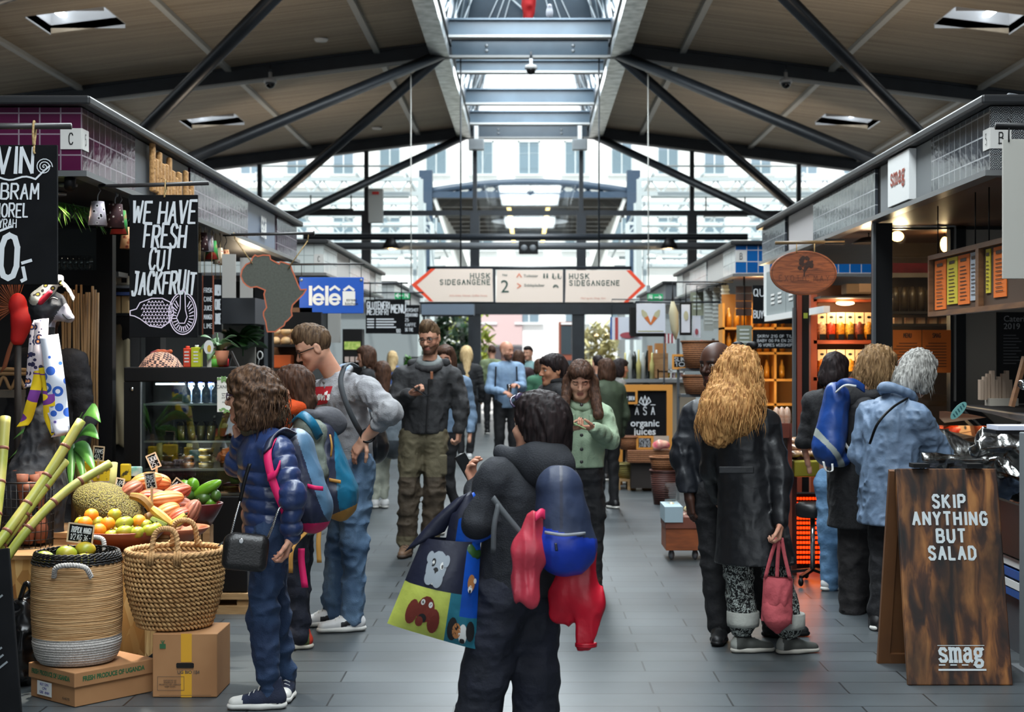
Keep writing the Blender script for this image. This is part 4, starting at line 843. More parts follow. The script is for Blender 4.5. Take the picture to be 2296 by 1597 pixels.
# ------------------------------------------------ hanging drum shades of printed cloth
def cloth_mat(name,base,c1,c2,sc=30,kind='Voronoi'):
 m = mat(name,base,.8); v = tex(m,'Voronoi',Scale=sc); r = ramp(m,v.outputs[0],[(.0,c1),(.22,c1),(.23,base),(.42,base),(.43,c2)],True); setc(m,r.outputs[0]); return m
C1 = cloth_mat('white_black_print',(226,220,224),(30,24,30),(200,190,200),36); C2 = cloth_mat('brown_white_print',(74,40,40),(220,210,200),(60,30,34),40); C3 = mat('green_red_print',(52,150,70),.8,c2=(200,60,50),ns=3,lo=.48,hi=.52); C4 = cloth_mat('orange_brown_print',(200,110,70),(120,50,40),(226,170,120),40)
M_inner = mat('shade_inner',(150,120,60),.8); M_hook = mat('steel_hook',(120,120,122),.3,metal=1)
for u,vt,vb,rt,rb,D,m_,lab in ((219,452,506,14,21,8.05,C1,'white shade with black zigzag print'),(258,458,512,16,21,8.12,C2,'brown shade with white leaf print'),(267,472,526,15,20,8.3,C3,'green and red striped shade'),(285,510,558,12,16,8.4,C4,'orange brown printed shade'),
 (455,522,562,9,13,10.4,C2,'small brown dotted shade'),(468,528,565,9,12,10.3,C1,'small white shade with black hourglass print'),(475,540,582,10,15,10.6,C3,'small green and red shade'),(491,556,592,8,14,10.7,cloth_mat('cream_red_print',(226,208,186),(170,70,50),(214,190,160),34),'small cream shade with red marks'),(504,560,594,9,14,10.9,C4,'small orange diamond shade')):
 D = 2.385*F/(U0-u); s = S(D); p = W(u,vb,D); h = (vb-vt)/s; t = thing('printed_lantern',lab+' on a hook under the left fascia','lampshade',p); rb,rt = rb/s,rt/s
 MB().lathe([(rb,0),(rt,h),(rt*.97,h),(rb*.97,0)],p,20).build('shade',m_,t); MB().lathe([(.001,h*.92),(rt*.9,h*.92)],p,16).build('inner_disc',M_inner,t)
 zt = 2.53; MB().tube(catmull([p+Vector((0,0,h*.9)),p+Vector((0,0,h+.03)),p+Vector((.015,0,h+.06)),p+Vector((.012,0,zt-p.z-.03)),p+Vector((0,0,zt-p.z))]),.0035,6).build('hook',M_hook,t)
# small hanging menu boards
for u0,v0,u1,v1,D,lab,L in ((443,612,452,752,10.8,'narrow dark chalkboard half hidden behind the jackfruit board',()),(455,618,478,750,11.07,'small chalkboard with brown wooden edges covered in fine chalk writing',('FRISK','CANE','JUICE','MANGO','LIME')),(480,626,497,745,11.42,'narrow chalkboard with tall letters fresh cane juice',('FRESH','CANE','JUICE'))):
 t,s = board('small_chalkboard',lab,'sign',D,u0,v0,u1,v1,M_board,.012); uc = (u0+u1)/2; mb = MB()
 for i,b in enumerate(L): strokes(b,(10 if len(L) > 3 else 22)/s,frame(W(uc,v0+(38+i*20 if len(L) > 3 else 36+i*32),D-.001)),w=.12,mb=mb,fit=(u1-u0-5)/s)
 if L: mb.build('lettering',M_chalk,t)
 if len(L) > 3:
  for u in (u0,u1): MB().box(W(u-1.6,v1,D-.006),W(u+1.6,v0,D+.014)).build('frame_strip',mat('red_brown_strip',(132,66,40),.6),t)
 for u in (u0+3,u1-3): a = W(u,v0,D+.005); MB().tube([a,(a.x,a.y,2.53)],.0025,5).build('string',M_rope,t)
# grey menu panels and dark hood further along the left stall, black and grey posts
for i,(u0,v0,u1,v1,D) in enumerate(((498,570,528,668,11.4),(538,578,566,676,12.3),(572,640,600,690,13.0))):
 tag(wbox('blank_menu',mat('pale_menu_panel',(176,172,166),.5),u0,v0,u1,v1,D,.02,None),'pale blank menu panel hanging over the left counter, %s one' % ('nearest','middle','farthest')[i],'sign','pale menu panels over the left counter')
tag(wbox('extractor_hood',mat('charcoal_hood',(54,56,60),.5),488,668,572,726,11.9,.6,None),'charcoal extractor hood over the counter behind the africa sign','hood')
t = thing('stall_frame_post','black and grey steel frame posts at the middle of the left stall','post',W(590,900,12.8)); wbox('post',M_post,571,640,592,1100,12.8,.1,t); wbox('post',M_greyp,592,700,600,1100,12.78,.1,t); wbox('post',M_post,600,640,610,1100,12.8,.1,t)
MB().tube([W(583+6*math.sin(k*.6),797+9*math.cos(k*.6),12.77) for k in range(11)]+[W(579,818,12.77)],.006,6).build('ribbon_loop',M_white,t)
t = thing('stall_shelving','lit shelf unit with round loaves behind the frame posts','shelf',W(640,830,14.2)); wbox('back',mat('warm_brown_back',(92,62,40),.7),606,690,700,1000,14.6,.04,t); wbox('board',M_dwood,606,772,700,778,14.2,.4,t); wbox('board',M_dwood,606,826,700,832,14.2,.4,t); wbox('front',M_black,606,850,720,1040,14.1,.05,t); wbox('header',M_black,600,700,720,738,14.0,.1,t)
for i in range(7): u = 618+(i % 4)*23; v = 765-(i//4)*22; p = W(u,v,14.35); tag(MB().ball(p,(.05,.05,.045),12).build('loaf',mat('pale_crust',(206,176,136),.8),org=p),'round pale loaf on the lit shelf behind the frame posts','bread','loaves on the lit shelf')
tag(wbox('orange_crate',mat('orange_plastic',(204,92,34),.6),611,796,652,826,14.25,.2,None,.01),'orange crate on the lower lit shelf behind the frame posts','crate')
lamp('stall_shelf_light','POINT',(-2.6,13.9,2.2),14,(1,.8,.55),shadow_soft_size=.1)
t = thing('tiled_back_wall','pale grey tiled counter wall behind the potted plants','wall panel',W(535,800,12.5)); wbox('panel',mat('pale_wall_tile',(150,146,138),.4,c2=(128,124,118),ns=3),500,722,572,900,12.5,.04,t)
for (u,v,D,n_,w_,L,lab,m_) in ((545,770,12.2,16,.12,.2,'dark leafy monstera plant hanging beside the frame post',M_dleaf),(487,772,9.3,9,.06,.14,'pale green pepper plant on top of the fridge',mat('grey_green_leaf',(104,134,96),.45))):
 t = thing('leafy_plant',lab,'plant',W(u,v+18,D)); mb = MB(); rr = random.Random(int(u))
 for i in range(n_):
  b = W(u+rr.uniform(-6,6),v+14-(30 if n_ > 10 else 10)*rr.random(),D); a = rr.uniform(0,6.3); leaf(mb,b,b+Vector((math.cos(a)*L,math.sin(a)*L*.6,rr.uniform(-.6,.8)*L)),w_,.03,Vector((math.sin(a),-math.cos(a),.4)))
 mb.build('leaves',m_,t); b = W(u,v+18,D); MB().tube([b-Vector((0,0,.04)),b+Vector((0,0,.12))],.006,6).build('stem',M_dleaf,t)
 if n_ < 10: MB().lathe([(.04,-.06),(.055,.03),(.05,.03),(.001,.02)],b+Vector((.02,0,-.02)),14).build('pot',mat('clay_pot',(186,120,88),.8),t)
# ------------------------------------------------ display fridge
D = 9.2; s = S(D); fx0,fx1,fy1 = -2.5,-1.74,9.95; zt = 1.515
M_steelshelf = mat('shelf_steel',(165,168,166),.3,metal=.6); M_bcab = mat('black_cabinet',(10,10,12),.45,spec=.3); lamp('fridge_fill','POINT',(-2.1,9.5,1.39),9,(.95,1,1),shadow_soft_size=.1); lamp('fridge_fill','POINT',(-2.05,9.28,1.02),4.5,(1,.96,.88),shadow_soft_size=.08)  # the two point lamps are added to brighten the fridge contents
t = thing('display_fridge','black display fridge with glass sides full of bottles and tubs on the left','fridge',(-2.1,D,.12))
MB().box((fx0,D,zt-.09),(fx1,fy1,zt)).build('top',M_bcab,t,bevel=.006); MB().box((fx0,D,.13),(fx1,fy1,.72)).build('base_cabinet',M_bcab,t,bevel=.006); MB().box((fx0,D,.72),(fx0+.1,D+.05,zt-.09)).build('frame_post',M_bcab,t)
MB().box((fx0,fy1-.03,.72),(fx1,fy1,zt-.09)).build('back',mat('fridge_back',(40,42,42),.4),t); MB().box((fx0+.1,D+.005,.72),(fx0+.108,D+.012,zt-.09)).build('edge_strip',M_lgrey,t)
MB().box((fx0+.1,D+.02,.72),(fx1-.01,D+.026,zt-.09)).build('glass',M_case,t); MB().box((fx1-.012,D+.03,.72),(fx1-.006,fy1-.03,zt-.09)).build('glass',M_case,t)
for z in (1.29,1.06,.885,.735): MB().box((fx0+.11,D+.05,z-.012),(fx1-.02,fy1-.04,z)).build('shelf',M_steelshelf,t)
MB().ball((fx0+.05,D-.004,1.38),(.014,.006,.014),10).build('lock',M_chrome,t)
for z in (1.40,): MB().box((fx0+.12,D+.3,z),(fx1-.03,D+.33,z+.012)).build('light_strip',mat('fridge_led',(235,245,255),em=4),t)
t = thing('wooden_pallet','low wooden pallet under the black display fridge','pallet',(-2.1,9.2,0)); M_pal = mat('pallet_wood',(176,142,98),.8,c2=(148,114,74),ns=6,stretch=(1,8,8))
for y in (9.16,9.5,9.84): MB().box((-2.55,y,.09),(-1.68,y+.1,.125)).build('plank',M_pal,t); MB().box((-2.55,y,0),(-1.68,y+.1,.05)).build('plank',M_pal,t)
for x in (-2.5,-2.15,-1.8): MB().box((x,9.18,.05),(x+.1,9.92,.09)).build('block',M_pal,t)
def bottle(name,label,cat,p,r,h,liquid,cap,group,lab_m=None,n=12):
 t = thing(name,label,cat,p,group); MB().lathe([(.001,0),(r,.002),(r,h*.58),(r*.42,h*.78),(r*.4,h*.9),(.001,h*.9)],p,n).build('bottle_body',liquid,t)
 MB().lathe([(r*.48,h*.9),(r*.48,h),(.001,h)],p,n).build('cap',cap,t)
 if lab_m: MB().lathe([(r*1.02,h*.12),(r*1.02,h*.46)],p,n).build('label',lab_m,t)
 return t
L_w = mat('water_bottle',(120,150,190),.1,spec=.7,c2=(190,205,225),ns=40); L_g = mat('green_juice',(150,160,60),.12,spec=.7); L_d = mat('dark_juice',(50,16,20),.1,spec=.7); capm = mat('silver_cap',(190,190,190),.3,metal=.8); capb = mat('blue_cap',(40,70,170),.5)
La = mat('label_green',(96,176,60),.6); Lo = mat('label_orange',(226,104,40),.6); Lr = mat('label_red',(220,54,60),.6)
b0 = bottle('water_bottle','clear blue water bottle with blue cap on the top fridge shelf','bottle',(-2.16,D+.2,1.29),.028,.135,L_w,capb,'water bottles on the top fridge shelf')
for i in range(1,12): dup(b0,(-2.16+.062*(i % 6),D+.2+.12*(i//6),1.29))
for i,(lm,nm) in enumerate(((La,'green'),(Lo,'orange'),(Lr,'red'))):
 bottle('juice_bottle','juice bottle with %s label and silver cap standing on top of the fridge' % nm,'bottle',W(480+12*i,828,D+.08+.03*i),.03 if i == 0 else .026,.142,L_g if i == 0 else L_d,capm,None,lm)
for i in range(5):
 bottle('juice_bottle','juice bottle with %s label on the second fridge shelf' % ('red','red','orange','orange','green')[i],'bottle',(-1.985+.047*i,D+.2+.04*i,1.06),.021,.15,L_d if i < 3 else L_g,capm,'juice bottles on the second fridge shelf',(Lr,Lr,Lo,Lo,La)[i])
M_cupj = mat('pale_juice',(206,186,110),.2); M_tubclear = glass_mat('clear_tub',(.95,.95,.92),.12)
for i in range(4):
 p = Vector((-2.17+.062*i,D+.1,1.06)); tt = thing('juice_cup','clear cup of pale yellow juice on the second fridge shelf','cup',p,'juice cups on the second fridge shelf'); MB().lathe([(.001,0),(.022,0),(.029,.09),(.001,.09)],p,12).build('juice',M_cupj,tt); MB().lathe([(.024,-.001),(.031,.115)],p,12).build('cup',M_tubclear,tt)
tubs = {}
def tub(p,col,w=.05,h=.04):
 nm = col[0]; lb = 'round tub of %s cut fruit in the fridge' % nm
 if nm not in tubs:
  t = thing('fruit_tub',lb,'tub',p,nm+' fruit tubs in the fridge'); MB().lathe([(.001,.002),(w*.86,.002),(w*.95,h*.8),(.001,h*.86)],p,16).build('fruit',mat(nm+'_fruit',col[1],.35,c2=col[2],ns=50),t); MB().lathe([(w*.9,0),(w,h*.86),(w*1.05,h*.9),(w*1.05,h),(.001,h)],p,16).build('lid',M_tubclear,t); tubs[nm] = t; return t
 return dup(tubs[nm],p)
cy = ('yellow',(216,170,60),(236,204,110)); co = ('orange',(216,116,36),(238,160,70)); cb = ('brown',(132,88,50),(180,120,60))
for i in range(3): tub(Vector((-2.02,D+.12,.885+.042*i)),cy); tub(Vector((-1.9,D+.2,.885+.042*i)),co if i < 2 else cb)
for i in range(2): tub(Vector((-2.14,D+.12,.885+.042*i)),co if i == 0 else cb); tub(Vector((-2.26,D+.12,.885+.042*i)),cb); tub(Vector((-2.2,D+.26,.885+.042*i)),cb)
for i in range(4): tub(Vector((-2.2+.11*i,D+.14,.735)),(cb,cy,cb,cy)[i])
# things on top of the fridge
M_dome = mat('woven_dome',(60,40,46),.8); _v = tex(M_dome,'Checker',mapping(M_dome,(60,60,90)),Scale=1.); _r = ramp(M_dome,_v.outputs[1],[(.0,(46,30,36)),(.5,(226,170,140))],True); setc(M_dome,_r.outputs[0]); setbump(M_dome,_v.outputs[1],.4)
p = W(361,828,D+.28); t = thing('woven_food_cover','conical woven food cover in pink and black on top of the fridge','food cover',p); MB().lathe([(.145,.001),(.14,.012),(.1,.07),(.055,.105),(.001,.112)],p,28).build('cover',M_dome,t)
s_ = SDF(); [s_.cone(p+Vector((-.055+.035*i,.01*(i % 2),.098+.012*(i % 2))),p+Vector((-.02+.04*i,0,.112)),.014,k=.01) for i in range(3)]; put('cloth_knot',[s_.mesh(.006)],mat('orange_purple_cloth',(206,100,40),.8,c2=(110,30,60),ns=14),t)
for u0,u1,v0,m_,lab in ((411,426,776,mat('carton_red',(222,70,40),.5),'red orange juice carton on the fridge'),(428,450,774,mat('carton_lime',(196,200,40),.5),'lime yellow juice carton on the fridge')):
 a = W(u0,828,D+.06); b = W(u1,v0+5,D+.06); t = thing('juice_carton',lab,'carton',a); MB().box((a.x,D+.06,zt),(b.x,D+.12,b.z)).build('carton',m_,t,bevel=.003); c = (a+b)/2; MB().lathe([(.012,b.z-.002),(.012,b.z+.014),(.001,b.z+.014)],(c.x,D+.09,0),10).build('cap',M_white if u0 > 420 else m_,t)
 mb = MB(); [mb.box((c.x-.014,D+.058,zt+.03+.02*i),(c.x+.014,D+.06,zt+.038+.02*i)) for i in range(4)]; mb.build('print',M_white,t)
p = W(464,828,D+.05); t = thing('card_stand','white card stand with bird picture between the cartons and the bottles','card',p); MB().box(p,p+Vector((.028,.012,.1))).build('card',mat('card_white',(214,208,196),.7),t); MB().prism(circ(.012,.135,.03,.045,18)[::-1],.008,frame(p)).build('card',M_white,t); poly(MB(),circ(.016,.128,.012,.022,12),frame(p-Vector((0,.009,0)))).build('motif',mat('motif_yellow',(206,170,60),.7),t)
t = thing('folding_card','dark wooden folding stand on the right end of the fridge top','card stand',W(528,830,D+.12)); MB().bar(W(518,788,D+.1),W(540,834,D+.1),.03,.012).build('panel',M_dwood,t); MB().bar(W(520,792,D+.16),W(508,834,D+.16),.03,.012).build('panel',M_black,t)
a = W(487,924,D-.004); b = W(531,846,D-.004); t = thing('poster','white cane juice poster with green leafy border on the fridge glass','poster',a); MB().box((a.x,D-.004,a.z),(b.x,D-.001,b.z)).build('sheet',mat('poster_paper',(232,230,222),.6),t)
text('CANE JUICE',.028,frame(W(512,868,D-.005)),mat('grey_print',(90,90,90),.7),t,depth=.0005); text('pressed fresh\nfor you here\nwith lime and\nginger\nenjoy it cold',.013,frame(W(510,892,D-.005)),MATS['grey_print'],t,depth=.0005)
mb = MB(); rr = random.Random(3)
for i in range(26): u = rr.uniform(488,530); v = rr.choice((848,852,918,922))+rr.uniform(-2,2); poly(mb,circ(0,0,.012,.006,8),frame(W(u,v,D-.0055)) @ Matrix.Rotation(rr.uniform(0,3),4,'Z'))
mb.build('leaf_print',mat('print_leaf',(120,160,96),.7),t)
# ------------------------------------------------ produce display on the chipboard box
zs = .59
t = thing('display_box','chipboard display box carrying the fruit bowls','counter',(-2.35,7.45,0)); MB().box((-3.2,7.45,.07),(-1.92,8.75,zs-.02)).build('box',M_osb,t); MB().box((-3.22,7.43,zs-.02),(-1.9,8.77,zs)).build('top',mat('box_top_wood',(150,112,68),.7,c2=(120,86,50),ns=5),t); MB().box((-3.15,7.5,0),(-1.97,8.7,.07)).build('plinth',M_black,t)
M_terra = mat('terracotta_glaze',(150,74,44),.4,c2=(128,60,38),ns=5); M_terra2 = mat('pale_terracotta',(196,120,84),.5,c2=(176,100,70),ns=5); M_wine = mat('wine_glaze',(96,34,34),.3)
def bowl(label,p,r,h,m_,base=.45):
 p = Vector(p); return tag(MB().lathe([(.001,0),(r*base,0),(r*.8,h*.55),(r,h),(r*.985,h+.004),(r*.95,h-.004),(r*.74,h*.55),(r*base*.9,.02),(.001,.018)],p,40).build('bowl',m_,org=p),label,'bowl')
bp = Vector((-2.09,7.68,zs)); bowl('wide terracotta bowl of mangoes and oranges on the chipboard box',bp,.218,.1,M_terra)
def fr(u,v,D): return W(u,v,D)
M_or2 = mat('orange_skin',(240,138,24),.45,bump=.15,bs=260); M_mg = mat('green_mango',(112,146,40),.35,c2=(176,164,50),ns=9); M_my = mat('yellow_mango',(206,160,40),.35,c2=(150,156,46),ns=10)
M_stem = mat('brown_stem',(70,52,34),.8)
def fruit(name,lab,p,r,m_,group,rot=(0,0,0),wobf=None,stem=True,cat=None,n=18):
 t = thing(name,lab,cat or name.split('_')[-1],p,group); M = Euler(rot).to_matrix(); MB().ball(p,r,n,M=M,wob=wobf).build('rind' if 'pod' in name else 'skin',m_,t)
 rr_ = r if isinstance(r,tuple) else (r,r,r)
 if stem: q = Vector(p)+M @ Vector((0,0,rr_[2]*.985)); MB().tube([q-M @ Vector((0,0,.003)),q+M @ Vector((0,0,.005))],.0042,7).build('stem',M_stem,t)
 return t
DB = 7.66
for (u,v,d) in ((205,1156,.02),(191,1174,-.05),(242,1175,-.06),(312,1170,-.02),(222,1190,-.12)): fruit('orange','ripe orange among the mangoes in the terracotta bowl',fr(u,v,DB+d),.037,M_or2,'oranges in the terracotta bowl',(rng.uniform(-.9,.3),rng.uniform(-.6,.6),0))
mw = lambda d: 1-.06*d.z+.05*d.x*d.z
for (u,v,d,rx,rz,m_) in ((257,1154,.03,.035,.035,M_my),(279,1172,-.06,.047,.034,M_mg),(279,1191,-.14,.043,.031,M_mg),(336,1188,-.1,.042,.03,M_mg),(308,1193,-.13,.036,.03,M_mg),(326,1177,-.02,.034,.03,M_mg),(250,1198,-.14,.034,.024,M_mg),(180,1172,.02,.03,.032,M_my),(264,1196,-.02,.04,.034,M_my),(350,1184,-.03,.03,.03,M_my),(218,1172,.02,.035,.035,M_my),(300,1188,.02,.04,.035,M_mg),(255,1185,.06,.04,.035,M_mg)):
 fruit('mango','green and yellow mango in the terracotta bowl',fr(u,v,DB+d),(rx,.034,rz),m_,'mangoes in the terracotta bowl',(rng.uniform(-.2,.2),rng.uniform(-.3,.3),rng.uniform(-.4,.4)),mw)
# jackfruit on a slatted crate
M_jack = mat('jackfruit_rind',(112,102,40),.7); _v = tex(M_jack,'Voronoi',Scale=125.); _r = ramp(M_jack,_v.outputs[0],[(0,(156,148,66)),(.5,(96,86,34)),(.9,(54,48,22))]); setc(M_jack,_r.outputs[0]); setbump(M_jack,_v.outputs[0],.9,.008,inv=True)
M_crate = mat('crate_wood',(172,132,88),.8,c2=(140,100,62),ns=5,stretch=(1,6,6))
t = thing('wooden_crate','slatted wooden crate behind the terracotta bowl','crate',(-2.3,8.0,zs))
for z in (zs,zs+.035): MB().box((-2.62,7.86,z),(-1.9,7.875,z+.028)).build('slat',M_crate,t); MB().box((-2.62,8.32,z),(-1.9,8.335,z+.028)).build('slat',M_crate,t)
MB().box((-2.62,7.87,zs),(-1.9,8.33,zs+.06)).build('box',M_crate,t)
p = W(246,1142,8.02); t = thing('jackfruit','huge olive green jackfruit lying on its side behind the bowl','fruit',p); Mx = Euler((0,R(26),R(-8))).to_matrix(); MB().ball(p,(.215,.15,.125),40,M=Mx,wob=lambda d: 1+.03*math.sin(3*d.x+d.z*2)).build('rind',M_jack,t); q = p+Mx @ Vector((-.21,0,0)); MB().tube([q,q+Vector((-.04,0,.03))],[.03,.018],8).build('stem',M_stem,t)
# cacao pods, plantains
bowl('shallow pale terracotta dish under the cacao pods',W(398,1212,8.0)+Vector((0,0,0)),.17,.07,M_terra2)
pods = [mat('cacao_orange',(222,118,56),.4,c2=(236,150,90),ns=12),mat('cacao_brown',(120,62,46),.5,c2=(166,100,76),ns=14),mat('cacao_red',(196,92,56),.4,c2=(150,62,44),ns=10)]
rid = lambda d: 1+.1*abs(math.cos(.5*10*math.atan2(d.y,d.x)))*(1-d.z*d.z)+.0*math.cos(10*math.atan2(d.y,d.x))*(1-d.z*d.z)-.12*max(0,d.z-.6)
for (u,v,d,a,m_,L) in ((330,1078,.1,80,0,.085),(352,1080,.14,100,0,.08),(297,1098,.05,60,1,.065),(372,1120,-.02,84,0,.1),(396,1106,.06,70,2,.085),(345,1116,.02,95,2,.085),(375,1148,-.06,66,0,.075),(403,1133,.02,100,1,.075),(428,1150,-.05,30,1,.08),(402,1160,-.08,60,2,.075),(320,1090,.12,110,0,.07)):
 fruit('cacao_pod','ridged %s cacao pod in the heap beside the jackfruit' % ('orange','brown','reddish')[m_],W(u,v,7.98+d),(.042,.042,L),pods[m_],'%s cacao pods in the heap' % ('orange','brown','reddish')[m_],(0,R(a),R(15)),rid,True,'cacao pod',60)
M_pl = [mat('plantain_yellow',(226,186,92),.5,c2=(190,150,60),ns=14),mat('plantain_green',(130,138,44),.5,c2=(90,104,36),ns=10),mat('plantain_brown',(172,122,48),.5,c2=(110,80,34),ns=10)]
for i,(pts,m_,lab) in enumerate((([(292,1112),(316,1118),(335,1136),(342,1158)],2,'brown speckled plantain over the jackfruit end'),([(330,1150),(334,1160),(336,1168)],2,'short brown plantain end below the jackfruit'),([(340,1140),(362,1158),(388,1178)],0,'cream yellow plantain pointing down to the basket'),([(338,1164),(356,1174),(374,1180)],1,'green plantain beside the mangoes'),([(384,1176),(400,1170),(416,1154)],0,'pale yellow plantain lying across the dish edge'))):
 P = catmull([W(u,v,7.74-.02*i) for u,v in pts],5); n = len(P); t = thing('plantain',lab,'plantain',P[0]); MB().tube(P,[.006+.019*math.sin(math.pi*min(1,.12+.8*k/(n-1)))**.6 for k in range(n)],7,smooth=False).build('skin',M_pl[m_],t); MB().tube([P[-1],P[-1]+(P[-1]-P[-2]).normalized()*.014],[.008,.005],6).build('tip',M_stem,t)
# avocado bowl on its stand
t = thing('bowl_stand','rough timber stand under the avocado bowl','stand',W(447,1262,8.55)); a = W(447,1180,8.55)
for dx in (-.06,0,.05): MB().box((a.x+dx-.02,8.5,0),(a.x+dx+.02,8.6,a.z+.005)).build('plank',M_crate,t)
c = Vector((a.x,8.55,a.z+.005)); bowl('dark wine red bowl of avocados and papaya next to the fridge',c,.135,.125,M_wine,.5); M_av = mat('avocado_skin',(44,70,30),.35,c2=(70,104,40),ns=14); M_lg = mat('lime_green_skin',(120,170,40),.3,c2=(92,150,34),ns=6)
for (u,v,r,m_,lab,rot) in ((455,1118,(.05,.042,.04),M_av,'dark green avocado in front in the wine red bowl',(0,0,0)),(432,1088,(.038,.038,.042),M_lg,'bright lime green fruit on top in the wine red bowl',(0,0,0)),(462,1097,(.034,.034,.1),M_lg,'long curved light green papaya lying over the avocados',(0,R(62),0)),(424,1110,(.045,.04,.04),M_av,'dark avocado at the left of the wine red bowl',(0,0,0)),(412,1092,(.05,.045,.04),M_lg,'green fruit half hidden behind the black price card',(0,0,0)),(484,1112,(.03,.034,.036),M_av,'dark avocado at the right rim of the wine red bowl',(0,0,0)),(470,1128,(.04,.03,.03),M_lg,'light green fruit low in the wine red bowl',(0,0,0)),(418,1122,(.035,.03,.034),M_lg,'lime green fruit low at the left of the wine red bowl',(0,0,0))):
 fruit('avocado' if m_ is M_av else 'green_fruit',lab,W(u,v,8.52),r,m_,None,rot)
# wire baskets
M_wire = mat('black_wire',(18,18,20),.4)
def wire_basket(label,c,rx,ry,h,nv,nh,par=None):
 t = thing('wire_basket',label,'basket',c); c = Vector(c); mb = MB()
 for k in range(nv): a = 2*math.pi*k/nv; mb.tube([c+Vector((rx*.92*math.cos(a),ry*.92*math.sin(a),0)),c+Vector((rx*math.cos(a),ry*math.sin(a),h))],.0022,4)
 for j in range(nh): f = j/(nh-1); g = .92+.08*f; mb.tube([c+Vector((rx*g*math.cos(2*math.pi*k/28),ry*g*math.sin(2*math.pi*k/28),h*f)) for k in range(28)],.0022 if j < nh-1 else .0045,4,closed=True)
 mb.build('wire_mesh',M_wire,t); return t
wire_basket('black wire basket of roots at the left on the chipboard box',(-2.62,7.8,zs),.135,.13,.34,26,9); wire_basket('wide black wire basket behind the jackfruit',(-2.28,8.5,zs+.005),.2,.14,.27,32,7)
M_root = mat('reddish_root',(132,72,44),.75,c2=(96,50,32),ns=9); rr = random.Random(6)
for i in range(9):
 a = rr.uniform(0,6.3); p = Vector((-2.62+.07*math.cos(a),7.8+.07*math.sin(a),zs+.02)); P = [p,p+Vector((rr.uniform(-.02,.02),0,.15)),p+Vector((rr.uniform(-.04,.04),0,rr.uniform(.28,.4)))]
 tag(MB().tube(catmull(P,4),[.02+.012*math.sin(k) for k in range(9)],8).build('root',M_root,org=p),'reddish brown root upright in the left wire basket','root','roots in the left wire basket')
M_pack = mat('printed_packet',(214,196,200),.5,c2=(120,60,70),ns=26); M_packy = mat('yellow_packet',(224,186,30),.5,c2=(60,50,20),ns=22,lo=.55,hi=.6)
for i,(u,v,w_,h,m_,lab) in enumerate(((228,1100,.12,.12,M_pack,'pink and white printed packet at the left in the wide wire basket'),(262,1096,.1,.12,M_pack,'pink and white printed packet in the middle of the wide wire basket'),(292,1090,.08,.13,MATS['printed_packet'],'pink and white printed packet at the right of the wide wire basket'),(200,1062,.06,.14,M_packy,'yellow packet standing at the left of the wide wire basket'),(228,1058,.1,.12,M_packy,'large yellow packet behind the canes'),(282,1060,.06,.1,M_packy,'yellow packet near the teal packet'),(305,1062,.07,.08,mat('teal_packet',(80,180,170),.5,c2=(220,220,210),ns=18),'teal packet at the right end of the wide wire basket'))):
 p = W(u,v,8.42+.03*(i % 4)); tag(MB().box(p-Vector((w_/2,.012,h/2)),p+Vector((w_/2,.012,h/2))).build('packet',m_,org=p,bevel=.008),lab,'packet')
# sugar canes
M_cane = mat('sugar_cane',(142,148,62),.45,c2=(176,166,88),ns=5,stretch=(2,2,1)); M_node = mat('cane_node',(120,70,52),.6); M_cut = mat('cane_cut',(214,206,130),.7)
def cane(lab,pts,r,DD,step=.16):
 P = catmull([W(u,v,d) for (u,v),d in zip(pts,DD)],8); t = thing('sugar_cane',lab,'sugar cane',P[-1]); acc = 0; nodes = []; MB().tube(P,r,12).build('stalk',M_cane,t)
 for a,b in zip(P,P[1:]):
  acc += (b-a).length
  if acc > step: acc = 0; nodes.append((a.lerp(b,.5),(b-a).normalized()))
 mb = MB(); [mb.tube([p-d*.008,p-d*.003,p+d*.003,p+d*.008],[r*1.01,r*1.1,r*1.1,r*1.01],12) for p,d in nodes]; mb.build('node',M_node,t); d = (P[0]-P[1]).normalized(); MB().tube([P[0],P[0]+d*.002],r*.96,12).build('cut_end',M_cut,t)
cane('long sugar cane reaching highest over the basket of roots',[(182,944),(100,1075),(10,1200),(-90,1330)],.024,(7.35,7.2,7.0,6.8)); cane('sugar cane in the middle of the leaning bundle',[(146,1034),(80,1120),(0,1228),(-90,1350)],.0225,(7.3,7.15,7.0,6.8)); cane('lowest sugar cane pointing right over the jackfruit',[(246,1040),(150,1100),(60,1190),(-10,1290),(-70,1390)],.0215,(7.3,7.15,7.0,6.9,6.8))
cane('short thick sugar cane upright at the left picture edge',[(12,936),(2,1060),(-12,1180),(-40,1370)],.026,(7.3,7.2,7.05,6.85))
for u,v,u2,v2,lab in ((172,1038,192,1130,'short cut cane piece at the left in the wide wire basket'),(256,1038,250,1120,'short peeled cane piece upright in the wide wire basket'),(182,1044,214,1110,'peeled cane splint in the wide wire basket')): t = thing('cane_piece',lab,'sugar cane',W(u2,v2,8.3)); MB().tube([W(u,v,8.3),W(u2,v2,8.34)],.02 if 'short' in lab else .012,10).build('stalk',M_cane if 'left' in lab else M_cut,t)
# broad leaved plant
t = thing('dracaena_plant','broad leaved green plant behind the mannequin and the canes','plant',W(165,1090,8.35)); mb = MB()
for (a,b,dr,w_) in (((168,990),(226,948),.12,.1),((168,990),(222,985),.06,.09),((165,1000),(215,1060),.05,.09),((160,990),(160,1095),.0,.09),((150,1000),(30,985),.1,.1),((140,1000),(20,1030),.08,.09),((160,985),(185,925),.02,.07),((150,1010),(60,960),.1,.09),((168,1000),(190,1085),.04,.08)): leaf(mb,W(*a,8.3),W(*b,8.1),w_,dr,Vector((.3,.6,.7)),9)
mb.build('leaves',M_leaf,t); MB().tube([W(165,1010,8.35),(W(165,0,8.35).x,8.35,zs)],.014,8).build('stem',M_stem,t)
